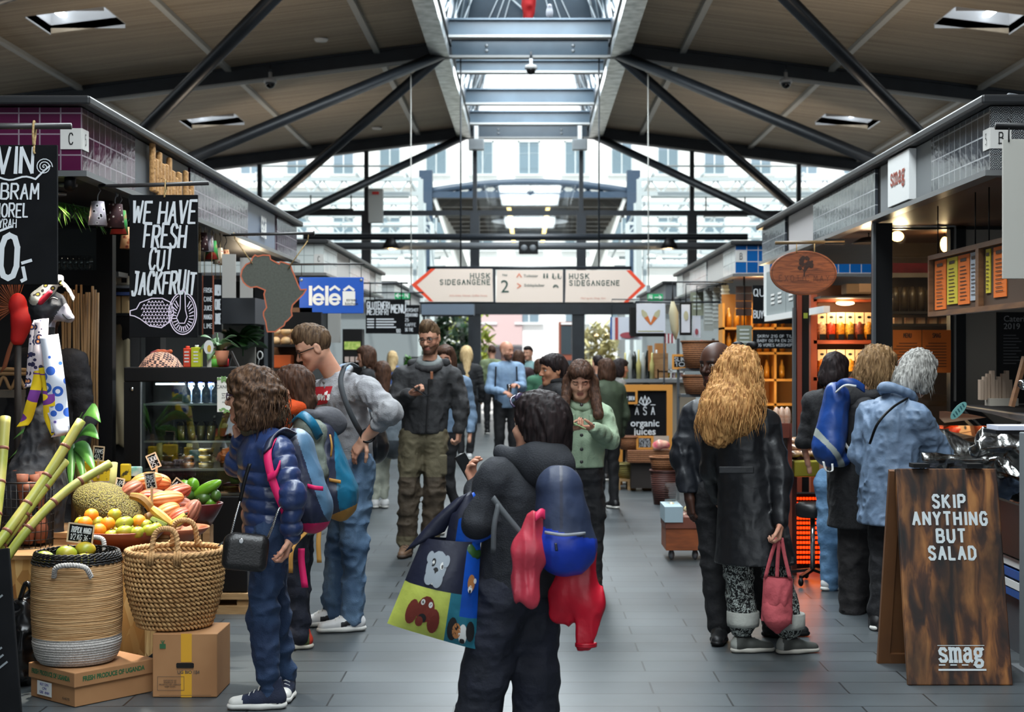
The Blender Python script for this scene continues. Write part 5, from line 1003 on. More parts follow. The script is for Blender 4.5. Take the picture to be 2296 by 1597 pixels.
# price tags
def price(lab,c,D,w,h,rot,lines,stick=.12,foot=None):
 s = S(D); p = W(*c,D); t = thing('price_tag',lab,'price tag',p); M = frame(p) @ Matrix.Rotation(R(rot),4,'Z'); w,h = w/s,h/s; e = .0035
 MB().prism([(-w/2,-h/2),(w/2,-h/2),(w/2,h/2),(-w/2,h/2)],.006,M).build('slate',M_board,t); M2 = M @ Matrix.Translation((0,0,.006))
 mb = MB(); line(mb,[(-w/2,-h/2),(w/2,-h/2),(w/2,h/2),(-w/2,h/2)],2.2*e,M2,closed=True); mb.build('frame',mat('tag_frame',(206,178,146),.7),t); mb = MB()
 for i,b in enumerate(lines): strokes(b,h*.62/len(lines),M2 @ Matrix.Translation((0,h*.38-h*.76*(i+.95)/len(lines),0)),w=.1,fit=w*.8,mb=mb,jit=.04,slant=.1)
 mb.build('lettering',M_chalk,t); q = M @ Vector((0,-h/2,.003)); MB().box(q-Vector((.006,.004,stick)),q+Vector((.006,.004,.01))).build('stick',mat('tag_stick',(196,156,110),.7),t)
price('black slate price tag for tropical mango over the tall basket',(182,1196),7.02,56,41,-7,('TROPICAL MANGO','1/2 KG 36,-'),.17)
price('small slate price tag standing highest behind the canes',(222,1017),8.4,23,31,-5,('YAMS','40,-'),.1); price('small slate price tag tilted left above the cacao pods',(345,1034),8.2,22,32,24,('CACAO','25,-'),.12)
price('small slate price tag with dense chalk writing stuck in the cacao pods',(338,1078),7.85,22,35,9,('FRUGT','CACAO','45,-'),.2); price('dark slate price tag seen edge on left of the cacao pods',(269,1086),8.1,17,26,-12,('LOG','20,-'),.05); price('dark slate price tag leaning against the avocado bowl',(401,1090),8.3,30,24,-38,('AVO',),.2)
# ------------------------------------------------ woven baskets and cartons on the floor
M_raf = mat('raffia',(176,132,84),.85,c2=(206,168,122),ns=30,stretch=(.3,.3,4),lo=.3,hi=.7,bump=.3,bs=160); M_wrope = mat('white_cotton_rope',(206,200,194),.85,c2=(170,164,160),ns=160,bump=.5,bs=220); M_bwick = mat('black_wicker',(22,20,20),.5)
def rings(prof,r,n=60,amp=.0,seed=0):
 mb = MB(); rr = random.Random(seed)
 for R_,z in prof:
  ph = rr.uniform(0,6); mb.tube([(R_*math.cos(2*math.pi*k/n),R_*math.sin(2*math.pi*k/n),z+amp*math.sin(5*2*math.pi*k/n+ph)+rr.uniform(-amp,amp)*.4) for k in range(n)],r*rr.uniform(.85,1.15),6,closed=True)
 return mb
def shift(mb,c): mb.v = [(x+c[0],y+c[1],z+c[2]) for x,y,z in mb.v]; return mb
c = W(173,1508,6.98); c.z = .165; h1 = .458
t = thing('raffia_basket','tall round raffia basket with white rope bottom and green mangoes on top','basket',c)
prof = [(.196+.006*math.sin(3*i/40.),.125+i*(h1-.125)/40) for i in range(41)]; shift(rings(prof,.0062,amp=.0012,seed=1),c).build('raffia_body',M_raf,t); shift(rings([(.165+.03*min(1,i/7.)**.5,.006+i*.0115) for i in range(11)],.0075,seed=2),c).build('rope_base',M_wrope,t)
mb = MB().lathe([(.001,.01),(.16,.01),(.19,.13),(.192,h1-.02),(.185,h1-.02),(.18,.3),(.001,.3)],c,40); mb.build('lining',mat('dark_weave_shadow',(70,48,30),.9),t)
mb = MB()
for j in range(5):
 for ph in (0,math.pi): mb.tube([c+Vector(((.198-.003*j+.006*math.sin(20*a+ph+j))*math.cos(a),(.198-.003*j+.006*math.sin(20*a+ph+j))*math.sin(a),h1+.004+.011*j+.004*math.cos(20*a+ph))) for a in [2*math.pi*k/120 for k in range(120)]],.0042,5,closed=True)
mb.build('wicker_rim',M_bwick,t)
def ropehandle(a,b,up,r,m_,par,nm='handle',twist=True):
 P = catmull([a,a.lerp(b,.12)+up*.8,a.lerp(b,.5)+up,a.lerp(b,.88)+up*.8,b],10); mb = MB().tube(P,r,8)
 mb2 = MB(); L = 0; pts = []
 for i,p in enumerate(P):
  pts.append(p)
 for k in range(2):
  hp = []
  for i in range(len(P)*4):
   q = i/(len(P)*4-1)*(len(P)-1); j = min(int(q),len(P)-2); p = P[j].lerp(P[j+1],q-j); d = (P[j+1]-P[j]).normalized(); a1 = d.cross(Vector((.2,1,.1))).normalized(); a2 = d.cross(a1); w_ = i*.42+k*math.pi; hp.append(p+(a1*math.cos(w_)+a2*math.sin(w_))*r*.62)
  mb.tube(hp,r*.55,6)
 return mb.build(nm,m_,par)
f = c+Vector((.04,-.2,h1-.03)); ropehandle(f+Vector((-.085,0,-.015)),f+Vector((.085,0,-.015)),Vector((0,-.035,.06)),.011,M_wrope,t); f = c+Vector((.02,.17,h1+.03)); ropehandle(f+Vector((-.05,0,0)),f+Vector((.06,0,0)),Vector((0,.02,.06)),.011,M_wrope,t)
for dx,dy,dz,lab in ((-.13,-.07,.005,'green mango at the left on the tall raffia basket'),(-.03,-.06,.028,'large green mango in the middle on the tall raffia basket'),(.03,.03,.035,'yellow green mango behind the price tag stick on the raffia basket'),(.06,-.08,-.005,'yellow mango at the right on the tall raffia basket')):
 fruit('mango',lab,c+Vector((dx,dy,h1+.02+dz)),(.048,.04,.036),M_mg if 'yellow' not in lab else M_my,None,(0,.2,.3),mw)
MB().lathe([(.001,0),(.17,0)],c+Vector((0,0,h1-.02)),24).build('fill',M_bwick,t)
# big round basket
M_hya = mat('water_hyacinth',(164,120,72),.75,c2=(204,164,110),ns=26,lo=.3,hi=.7,bump=.4,bs=140); M_hya2 = mat('pale_hyacinth_rope',(196,154,104),.8,c2=(164,122,76),ns=60,bump=.4,bs=160)
c = W(392,1422,7.12); c.z = .302; hh = .355; Rf = lambda q: .165+.058*math.sin(min(1,q*1.15)*math.pi*.5)-.012*max(0,q-.55)
t = thing('woven_basket','large round basket of knotted water hyacinth standing on a carton','basket',c); mb = MB(); rows = 15
for j in range(rows):
 q = j/(rows-1); R_ = Rf(q); z = .012+q*(hh-.035); n = 216
 for ph in (0,math.pi):
  mb.tube([c+Vector(((R_+(.012)*math.sin(27*a+ph+j*.9))*math.cos(a),(R_+(.012)*math.sin(27*a+ph+j*.9))*math.sin(a),z+.0075*math.cos(27*a+ph+j*.9))) for a in [2*math.pi*k/n for k in range(n)]],.0068,5,closed=True)
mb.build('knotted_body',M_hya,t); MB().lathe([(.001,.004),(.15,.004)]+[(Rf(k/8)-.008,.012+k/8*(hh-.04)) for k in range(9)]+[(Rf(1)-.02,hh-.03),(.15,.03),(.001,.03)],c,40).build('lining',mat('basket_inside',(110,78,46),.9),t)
rim = [c+Vector((.222*math.cos(2*math.pi*k/64),.222*math.sin(2*math.pi*k/64),hh)) for k in range(64)]
mb = MB().tube(rim,.013,8,closed=True)
for k in range(3): mb.tube([rim[i // 6 % 64].lerp(rim[(i // 6+1) % 64],(i % 6)/6)+(Vector((math.cos(2*math.pi*i/384),math.sin(2*math.pi*i/384),0))*math.cos(i*.26+k*2.09)+Vector((0,0,1))*math.sin(i*.26+k*2.09))*.009 for i in range(384)],.0068,5,closed=True)
mb.build('braided_rim',M_hya2,t)
for dy in (-.215,.2):
 a = c+Vector((-.06,dy,hh)); b = c+Vector((.065,dy,hh)); ropehandle(a,b,Vector((0,-dy*.12,.125)),.012,M_hya2,t); [MB().tube([x+Vector((k,-.012*(1 if dy < 0 else -1),-.04)),x+Vector((k,-.016*(1 if dy < 0 else -1),0)),x+Vector((k,0,.022))],.0068,6).build('binding',M_hya2,t) for x in (a,b) for k in (-.012,0,.012)]
M_card = mat('brown_cardboard',(170,124,82),.8,c2=(158,112,72),ns=4); M_cprint = mat('green_print',(44,92,56),.7); M_cink = mat('faded_print',(96,78,62),.8); M_tape = mat('yellow_tape',(214,158,40),.3)
t = thing('cardboard_box','tall brown carton with yellow tape under the round woven basket','box',(-1.87,6.9,0)); x0,x1 = W(342,0,6.92).x,W(487,0,6.92).x; Dc = 6.92
MB().box((x0,Dc,.002),(x1,Dc+.3,.296)).build('carton',M_card,t,bevel=.004); xc = (x0+x1)/2+.002
for z0,z1 in ((.002,.125),(.165,.297)): MB().box((xc-.02,Dc-.0015,z0),(xc+.03,Dc,z1)).build('tape',M_tape,t)
M = frame((xc,Dc-.0012,0)); poly(MB(),[(-.035+.005*math.cos(a)*(1),.165+.0*a) for a in ()] or [(-.037,.138),(.037,.138),(.041,.142),(.041,.158),(.037,.162),(-.037,.162),(-.041,.158),(-.041,.142)],M,.003).build('hand_hole',mat('hole_dark',(14,10,8),.9),t)
text('UG BIO 154',.02,M @ Matrix.Translation((.015,.118,.001)),M_cink,t,bold=.0008,depth=.0004); text('EXPORTED BY\nKAMPALA UG\nPRODUCT OF UGANDA\nKEEP COOL',.0095,M @ Matrix.Translation((-.07,.066,.001)),M_cink,t,depth=.0004); mb = MB(); line(mb,[(-.128,.035),(-.005,.035),(-.005,.098),(-.128,.098)],.002,M,closed=True); line(mb,[(-.12,.012),(.12,.012)],.0015,M); mb.build('print_frame',M_cink,t)
mb = MB(); poly(mb,[(-.118,.228),(-.09,.228),(-.09,.25),(-.118,.25)],M); [line(mb,[(-.104,.25),(-.104+.008*k,.266)],.003,M) for k in (-1,0,1)]; mb.build('logo',M_cprint,t); MB().box((x0-.001,Dc+.04,.12),(x0,Dc+.14,.2)).build('shipping_label',M_white,t)
# low carton with lid, turned
Mb = Matrix.Translation((-2.046,6.72,0)) @ Matrix.Rotation(R(50),4,'Z'); t = thing('cardboard_box','low brown carton with lid and green printing under the raffia basket','box',(-2.046,6.72,0))
MB().box((0,0,.002),(.42,.36,.15),Mb @ Matrix.Rotation(R(0),4,'Z')).build('carton',M_card,t,bevel=.003); MB().box((-.008,-.008,.09),(.428,.368,.158),Mb).build('lid',M_card,t,bevel=.004)
Mf = Mb @ Matrix.Rotation(R(90),4,'X'); Mf = Mf @ Matrix.Translation((.2,.124,.0085)); text('FRESH PRODUCE OF UGANDA',.03,Mf,M_cprint,t,bold=.0012,depth=.0004,sx=.8)
Ms = Mb @ Matrix.Rotation(R(-90),4,'Z') @ Matrix.Rotation(R(90),4,'X') @ Matrix.Translation((-.185,.124,.0085)); text('FRESH PRODUCE OF UGANDA',.03,Ms,M_cprint,t,bold=.0012,depth=.0004,sx=.75)
Ms2 = Mb @ Matrix.Rotation(R(-90),4,'Z') @ Matrix.Rotation(R(90),4,'X'); poly(MB(),[(-.3,.02),(-.18,.02),(-.18,.085),(-.3,.085)],Ms2 @ Matrix.Translation((0,0,.002))).build('shipping_label',M_white,t); text('KEY 5391\nCPH\nGBE  ANH',.018,Ms2 @ Matrix.Translation((-.24,.052,.0045)),mat('blue_ink',(50,50,130),.7),t,depth=.0004); text('G-NUTS',.016,Ms2 @ Matrix.Translation((-.07,.03,.0015)),M_cink,t,depth=.0004)
# leaning chalkboard at the lower left corner, dark bag behind the basket
t = thing('leaning_chalkboard','worn chalkboard leaning at the lower left corner of the view','sign',W(10,1700,6.2)); Mq = frame(W(-40,1640,6.05),'-y') @ Matrix.Rotation(R(8),4,'Z') @ Matrix.Rotation(R(-10),4,'X'); MB().prism([(-.3,0),(.17,0),(.17,.72),(-.3,.72)],.02,Mq).build('board',M_board,t,bevel=.004)
mb = MB(); rr = random.Random(4)
for i in range(22): x = rr.uniform(.02,.14); y = .05+.03*i; line(mb,[(x-.05,y),(x+.0,y+.03)],.008,Mq @ Matrix.Translation((0,0,.0205)))
mb.build('chalk_smears',mat('chalk_smear',(120,126,130),.8),t)
t = thing('rubbish_sack','black plastic sack squeezed behind the raffia basket','sack',(-2.45,7.2,0)); s_ = SDF().ell((-2.45,7.2,.2),(.1,.12,.22)).cone((-2.45,7.2,.35),(-2.4,7.2,.46),.05,.03); s_.disp.append(wob(.02,22)); put('sack',[s_.mesh(.012)],mat('black_plastic',(14,14,16),.25),t)
MB().tube(catmull([(-2.44,7.15,.42),(-2.4,7.13,.5),(-2.36,7.14,.42)]),.012,6).build('handle',MATS['black_plastic'],t)
# ================================================================ right stall: structure inside
M_plaster = mat('warm_plaster',(150,142,132),.8); M_brownglass = mat('smoky_interior',(92,72,52),.6,c2=(70,52,38),ns=3)
t = thing('stall_partition','partition with black glazing frame, pale wall and window in the right stall','partition',(3.5,11.,0)); D = 11.
wbox('post',M_post,1962,500,2001,1250,D-.45,.12,t); wbox('edge_strip',M_greyp,1958,470,1964,1150,D-.5,.05,t); wbox('post',M_post,2131,500,2166,1180,D,.1,t); wbox('edge_strip',mat('steel_strip',(130,128,124),.4),2140,505,2144,900,D-.02,.02,t)
wbox('wall_panel',M_plaster,2166,500,2480,1150,D+.05,.05,t); wbox('crossbar',M_post,2000,480,2300,514,D,.08,t); wbox('pane',M_case,2001,514,2131,1000,D+.03,.01,t)
wbox('back_panel',M_brownglass,1995,505,2140,1200,12.6,.04,t); wbox('rail',M_lgrey,1985,506,2142,509,D-.1,.02,t)
t = thing('red_awning','dark red cloth valance behind the glazing of the right stall','awning',W(2065,600,12.3)); wbox('cloth',mat('dark_red_cloth',(130,30,40),.8,c2=(90,20,28),ns=5),1996,590,2138,612,12.3,.05,t); wbox('trim',mat('grey_trim',(130,120,110),.7),1996,612,2138,622,12.28,.04,t)
t = thing('jar_shelf','shelf of dark jars behind the right stall glazing','shelf',W(2065,700,12.2)); wbox('board',M_dwood,1996,698,2138,704,12.1,.3,t); wbox('board',M_dwood,1996,726,2138,731,12.1,.3,t)
for i in range(7): p = W(2008+19*i,698,12.25); tag(MB().lathe([(.001,0),(.03,0),(.032,.16),(.02,.18),(.02,.2),(.001,.2)],p,12).build('jar',mat('brown_jar',(96,80,60),.2,c2=(60,48,40),ns=9),org=p),'tall dark jar on the upper shelf behind the glazing','jar','jars behind the right glazing')
for i in range(5): p = W(2012+26*i,726,12.2); tag(MB().box(p-Vector((.03,.03,0)),p+Vector((.03,.03,.05))).build('small_packet',mat('small_packet',(186,110,50),.6,c2=(190,160,130),ns=9),org=p),'small orange and cream packet on the lower shelf behind the glazing','packet','packets behind the right glazing')
M_opap = mat('orange_paper',(226,112,26),.7); M_ypap = mat('yellow_paper',(206,186,50),.7); M_gpap = mat('grey_paper',(170,176,184),.7)
for i,(u0,u1) in enumerate(((2003,2066),(2068,2132))):
 tag_ = ('left','right')[i]; t = thing('orange_poster','orange menu poster on the glazing, %s one of the pair' % tag_,'poster',W(u0,836,D)); wbox('sheet',M_opap,u0,740,u1,836,D-.004,.003,t); mb = MB()
 strokes('MENU' if i == 0 else 'SMAG',.03,frame(W((u0+u1)/2,757,D-.006)),w=.2,mb=mb)
 for k in range(9): line(mb,[(-.06-.02*(k % 3),0),(.07,0)],.006,frame(W((u0+u1)/2,770+6.5*k,D-.006)))
 mb.build('lettering',mat('brown_print',(96,50,16),.7),t)
# framed menus on the aisle side
M_frame = mat('menu_frame_wood',(120,82,50),.5,c2=(96,62,36),ns=5,stretch=(1,1,6))
for k,(y0,y1,papers,lab) in enumerate(((8.62,9.62,((.05,.3,1,M_opap),(.33,.55,.92,M_ypap),(.57,.8,.95,M_opap),(.82,.95,.9,M_gpap)),'wooden menu frame with orange and yellow slips hanging over the deli counter'),(7.55,8.56,((.06,.14,.8,M_ypap),(.2,.42,.9,M_opap),(.46,.6,.5,M_gpap),(.62,.8,.4,mat('green_paper',(110,150,100),.7)),(.82,.95,.4,mat('pink_paper',(200,160,150),.7))),'second wooden menu frame partly behind the pale board at the right edge'))):
 x = 2.60; z0 = 1.868; z1 = 2.2; t = thing('menu_board',lab,'menu board',(x,(y0+y1)/2,z0)); MB().box((x,y0,z0),(x+.02,y1,z1)).build('back_board',mat('menu_back',(74,52,34),.7),t)
 for a,b in (((x-.03,y0,z0-.03),(x+.02,y1,z0)),((x-.03,y0,z1),(x+.02,y1,z1+.03)),((x-.03,y0-.03,z0-.03),(x+.02,y0,z1+.03)),((x-.03,y1,z0-.03),(x+.02,y1+.03,z1+.03))): MB().box(a,b).build('frame',M_frame,t)
 for a,b,h,m_ in papers:
  ya = y1-(y1-y0)*a; yb = y1-(y1-y0)*b; o = MB().box((x-.006,yb,z1-.01-(z1-z0-.02)*h),(x-.001,ya,z1-.01)).build('menu_slip',m_,t); mb = MB(); Mq = frame((x-.0065,(ya+yb)/2,z1-.04),'-x'); w_ = (ya-yb)
  line(mb,[(-w_*.25,0),(w_*.25,0)],.018,Mq); [line(mb,[(-w_*.3,-.04-.022*i),(w_*.3*(.6+.4*((i*7) % 3)/2),-.04-.022*i)],.005,Mq) for i in range(int((z1-z0)*h/.03))]; mb.build('print',mat('menu_print',(60,40,20),.7),o)
 for y in (y0+.1,y1-.1): MB().tube([(x,y,z1+.03),(x,y,2.54)],.004,6).build('chain',M_black,t)
t = thing('black_menu','black catering menu board dated 2019 on the pale wall at the right edge','menu board',W(2290,900,D)); wbox('board',M_black,2236,700,2400,905,D+.02,.02,t); text('Cateringmenu\n2019',.062,frame(W(2250,724,D+.018)),mat('grey_lettering',(150,150,150),.6),t,align='LEFT',ls=.9); mb = MB()
for i in range(10): line(mb,[(0,0),(.13*(.7+.3*(i % 3)/2),0)],.006,frame(W(2250,752+7*i,D+.018))); line(mb,[(.17,0),(.33,0)],.006,frame(W(2250,752+7*i,D+.018)))
mb.build('print',mat('dim_print',(90,90,92),.6),t)
# deli counter
t = thing('deli_counter','glass fronted deli counter with dark curved top on the right','counter',(2.9,8.,0)); A = (2.80,8.05); B = (3.02,10.55)
MB().add([(2.70,7.62,1.26),(3.6,7.62,1.26),(3.6,10.6,1.24),(3.06,10.6,1.24),(2.70,7.62,1.215),(3.6,7.62,1.215),(3.6,10.6,1.2),(3.06,10.6,1.2)],[(0,1,2,3),(7,6,5,4),(0,4,5,1),(1,5,6,2),(2,6,7,3),(3,7,4,0)]).build('top',mat('counter_top_grey',(84,82,84),.35),t,bevel=.01)
mb = MB(); P = [(2.72,1.22),(2.62,1.1),(2.55,.95),(2.52,.82)]
for i in range(3): mb.add([(P[i][0],7.65,P[i][1]),(P[i+1][0],7.65,P[i+1][1]),(P[i+1][0]+.12,10.5,P[i+1][1]),(P[i][0]+.3,10.5,P[i][1])],[(0,1,2,3)])
mb.build('curved_glass',M_case,t); MB().box((2.6,7.62,.0),(3.6,10.5,.52)).build('base',M_greyp,t); MB().box((2.56,7.6,.52),(3.6,10.5,.8)).build('well',mat('dark_well',(40,34,28),.5),t)
for z,m_ in ((.46,M_white),(.40,mat('stripe_blue',(40,84,150),.5)),(.34,M_white),(.3,MATS['stripe_blue'])): MB().box((2.575,7.6,z),(2.6,10.5,z+.045)).build('stripe',m_,t)
MB().box((2.85,7.7,.8),(2.9,10.4,1.2)).build('back_panel',mat('brown_back',(96,56,30),.4),t)
M_foil = mat('foil',(140,140,138),.26,metal=1,bump=.9,bs=14)
for i,(u,v,d,w_,h,r_,lab) in enumerate(((2145,1015,8.7,.2,.14,-30,'crumpled foil sheet leaning at the left of the deli counter'),(2210,1005,8.5,.06,.2,-25,'narrow bent foil strip in the middle of the deli counter'),(2262,1000,8.2,.2,.08,8,'foil tray at the right of the deli counter'),(2150,1035,8.4,.22,.05,0,'flat foil tray just above the wooden sign'))):
 p = W(u,v,d); s_ = SDF().rbox(p,(w_,.06,h*.5),Rm=np.array(Euler((R(-35),0,R(0))).to_matrix() @ Euler((0,R(-r_),0)).to_matrix()),rad=.01); s_.disp.append(wob(.022,18,i)); tag(put('foil',[s_.mesh(.012)],M_foil,org=p),lab,'foil tray')
for i in range(4):
 p = Vector((2.72+.03*i,7.75+.28*i,.8)); t2 = thing('sandwich_tray','tray of filled sandwiches inside the deli counter','food tray',p,'sandwich trays in the deli counter'); MB().box(p-Vector((.1,.1,0)),p+Vector((.1,.1,.02))).build('tray',M_black,t2)
 for k in range(3): MB().box(p+Vector((-.09,-.08+.055*k,.02)),p+Vector((.09,-.045+.055*k,.055))).build('sandwich',mat('bread_filling',(176,116,60),.7,c2=(120,60,40),ns=30),t2,bevel=.01)
t = thing('paper_stack','stack of white papers on the deli counter edge','paper',W(2270,962,7.9)); p = W(2285,962,7.85); MB().box(p-Vector((.14,.1,.002)),p+Vector((.2,.1,.02))).build('sheets',mat('paper_white',(206,210,226),.7),t); MB().box(p-Vector((.16,.12,.02)),p+Vector((.3,.1,-.002))).build('shelf',M_black,t)
t = thing('napkin_box','white box of upright paper napkins on the deli counter top','napkin box',W(2247,905,8.9)); p = W(2240,908,8.9); MB().box(p-Vector((.07,.05,.005)),p+Vector((.1,.05,.04))).build('box',mat('dull_white',(160,152,140),.7),t)
for i in range(9): MB().box(p+Vector((-.12+.022*i,-.03+.01*(i % 3),.03)),p+Vector((-.1+.022*i,.02,.15+.018*(i % 4)))).build('napkin',mat('napkin_paper',(150,130,112),.8),t)
t = thing('oval_price_card','pale green oval card leaning on the deli glass','card',W(2148,920,8.75)); MB().prism(circ(0,0,.065,.026,24)[::-1],.004,frame(W(2149,921,8.75)) @ Matrix.Rotation(R(48),4,'Z')).build('card',mat('mint_card',(104,160,156),.6),t); mb = MB(); [line(mb,[(-.04+.02*k,-.008),(-.035+.02*k,.008)],.008,frame(W(2149,921,8.745)) @ Matrix.Rotation(R(48),4,'Z')) for k in range(5)]; mb.build('lettering',mat('teal_print',(30,84,90),.6),t)
t = thing('wooden_card_holder','wooden stand with glass jar at the right end of the counter top','stand',W(2285,915,8.2)); MB().bar(W(2268,912,8.2),W(2298,800,8.2),.05,.02).build('board',M_frame,t); MB().ball(W(2294,862,8.1),.03,12).build('jar',M_bottleglass,t)
t = thing('grey_counter_post','pale grey square post at the right picture edge beside the wooden sign','post',(2.56,7.5,0)); MB().box((2.475,7.42,0),(2.62,7.56,1.2)).build('post',mat('pale_grey_post',(112,118,120),.5),t,bevel=.006); MB().box((2.44,7.38,0),(2.66,7.6,.02)).build('foot_plate',M_lgrey,t)
# wooden A-frame sign
M_burnt = mat('scorched_pine',(92,58,30),.55); v = mapping(M_burnt,(13,13,.75)); _a = tex(M_burnt,'Noise',v,Scale=1.3,Detail=6,Distortion=.6); _r = ramp(M_burnt,_a.outputs[0],[(.34,(16,9,6)),(.47,(66,36,18)),(.58,(128,80,38)),(.7,(158,106,56))]); _b2 = tex(M_burnt,'Noise',mapping(M_burnt,(7,7,3)),Scale=.9,Detail=4); _r2 = ramp(M_burnt,_b2.outputs[0],[(.36,(60,60,60)),(.62,(255,255,255))]); _mx = M_burnt.node_tree.nodes.new('ShaderNodeMix'); _mx.data_type = 'RGBA'; _mx.blend_type = 'MULTIPLY'; _mx.inputs[0].default_value = .85
M_burnt.node_tree.links.new(_r.outputs[0],_mx.inputs[6]); M_burnt.node_tree.links.new(_r2.outputs[0],_mx.inputs[7]); setc(M_burnt,_mx.outputs[2]); setbump(M_burnt,_a.outputs[0],.3,.004)
M_pine = mat('edge_pine',(112,72,38),.6,c2=(84,52,26),ns=6,stretch=(1,1,.2))
t = thing('a_frame_sign','scorched wooden A-frame sign reading skip anything but salad','sign',(2.07,7.35,0)); x0,x1 = 1.815,2.32; lean = math.atan2(.25,1.03)
Ma = Matrix.Translation((0,7.17,0)) @ Matrix.Rotation(-lean,4,'X'); MB().box((x0,0,.002),(x1,.03,1.055),Ma).build('front_panel',M_burnt,t,bevel=.006)
Mb2 = Matrix.Translation((-.015,7.72,0)) @ Matrix.Rotation(lean*1.05,4,'X')
for a,b in (((x0-.01,-.03,0),(x0+.05,0,1.05)),((x1-.05,-.03,0),(x1,0,1.05)),((x0+.05,-.03,.0),(x1-.05,0,.06)),((x0+.05,-.03,.98),(x1-.05,0,1.05))): MB().box(a,b,Mb2).build('back_frame',M_pine,t)
MB().box((x0+.05,-.012,.06),(x1-.05,-.004,.98),Mb2).build('back_panel',M_pine,t)
for x in (x0+.12,x1-.12): MB().box((x-.04,7.38,1.03),(x+.04,7.47,1.05)).build('hinge',M_black,t)
Mf = Ma @ Matrix.Translation(((x0+x1)/2,-.001,0)) @ Matrix.Rotation(R(90),4,'X'); mb = MB()
def condensed(body,h,z,w,Mf=Mf,mb=mb): strokes(body,h,Mf @ Matrix.Translation((0,z,0)),w=.22,fit=w,gap=.42,mb=mb)
for body,z,w in (('SKIP',.86,.155),('ANYTHING',.775,.36),('BUT',.69,.135),('SALAD',.605,.225)): condensed(body,.06,z,w)
mb.build('lettering',mat('stencil_grey',(196,204,206),.7),t); mb = strokes('smag',.088,Mf @ Matrix.Translation((.012,.115,.0)),w=.17,fit=.21,gap=.2); line(mb,[(-.1,.19),(.125,.19)],.003,Mf); line(mb,[(-.1,.075),(.125,.075)],.009,Mf)
for k in range(4): line(mb,[(-.098+.0555*k,.098),(-.07+.0555*k,.098)],.006,Mf)
mb.build('lettering_rule',MATS['stencil_grey'],t)
# heater, stool, counter with parcels, small bins
t = thing('glowing_heater','electric heater with glowing orange bars under the right counter','heater',W(1812,1275,11.1)); wbox('housing',M_black,1776,1108,1852,1272,11.15,.15,t)
mb = MB(); [mb.tube([W(1780,1118+11*k,11.13),W(1848,1118+11*k,11.13)],.011,6) for k in range(14)]; mb.build('heating_bar',mat('glowing_bar',(255,62,10),em=1.6),t); mb = MB(); [mb.tube([W(1778+7*k,1112,11.1),W(1778+7*k,1270,11.1)],.0025,5) for k in range(11)]; mb.build('guard',M_black,t)
lamp('heater_glow','POINT',W(1812,1190,10.95),5,(1,.25,.05),shadow_soft_size=.2)
t = thing('swivel_stool','black round swivel stool with castors in front of the heater','stool',W(1822,1285,10.4)); c = W(1822,1142,10.4); MB().lathe([(.001,-.055),(.1,-.055),(.12,-.04),(.122,.03),(.1,.045),(.001,.05)],c,28).build('seat',mat('black_vinyl',(22,22,24),.4),t); MB().tube([(c.x,c.y,.09),(c.x,c.y,c.z-.05)],.018,10).build('column',M_chrome,t)
for k in range(5): a = R(72*k+20); e = Vector((c.x+.2*math.cos(a),c.y+.2*math.sin(a),.07)); MB().bar((c.x,c.y,.1),e,.028,.02).build('foot',M_black,t); MB().ball(e-Vector((0,0,.035)),(.02,.03,.03),10).build('castor',M_black,t)
t = thing('parcel_counter','dark counter stacked with clear parcels beside the blue rucksack','counter',(2.2,10.8,0)); a = W(1768,1000,10.8); b = W(1872,1000,10.8); MB().box((a.x,10.8,.0),(a.x+.06,11.0,.86)).build('leg',mat('red_brown_wood',(84,34,24),.5),t); MB().box((a.x,10.8,.72),(b.x+.6,11.5,.88)).build('top',mat('dark_red_wood',(56,24,20),.5),t)
MB().box((b.x+.54,10.8,0),(b.x+.6,11.0,.86)).build('leg',MATS['red_brown_wood'],t)
M_parcel = mat('clear_wrap_parcel',(150,112,84),.18,c2=(196,164,136),ns=14,spec=.8)
for i in range(9): p = W(1782+(i % 3)*24,1018-(i//3)*15,10.72+.1*(i//3)); M_ = Euler((0,0,.3*i)).to_matrix(); tag(MB().ball(p,(.05,.06,.026),12,M=M_).build('parcel',M_parcel,org=p),'clear wrapped brown parcel piled on the dark counter','parcel','parcels on the dark counter')
tag(wbox('yellow_bin',mat('olive_yellow',(146,136,30),.5),1781,1034,1843,1070,10.6,.16,None,.01),'yellow green plastic bin hanging under the parcels','bin')
t = thing('wooden_rack','reddish wooden rack with clear bags behind the woman in the leather coat','rack',W(1760,1270,10.6)); wbox('side',mat('rack_wood',(112,48,30),.5,c2=(86,34,20),ns=4),1766,950,1776,1275,10.5,.3,t); wbox('side',MATS['rack_wood'],1730,950,1742,1275,10.5,.3,t); wbox('tray',MATS['rack_wood'],1736,950,1770,982,10.45,.3,t)
for i in range(3): p = W(1741+12*i,952,10.55); tag(MB().ball(p+Vector((0,0,.05)),(.03,.03,.075),12).build('cookie_bag',mat('cookie_bag',(176,130,104),.25,c2=(206,180,160),ns=24),org=p),'clear bag of cookies in the wooden rack','bag','bags in the wooden rack')
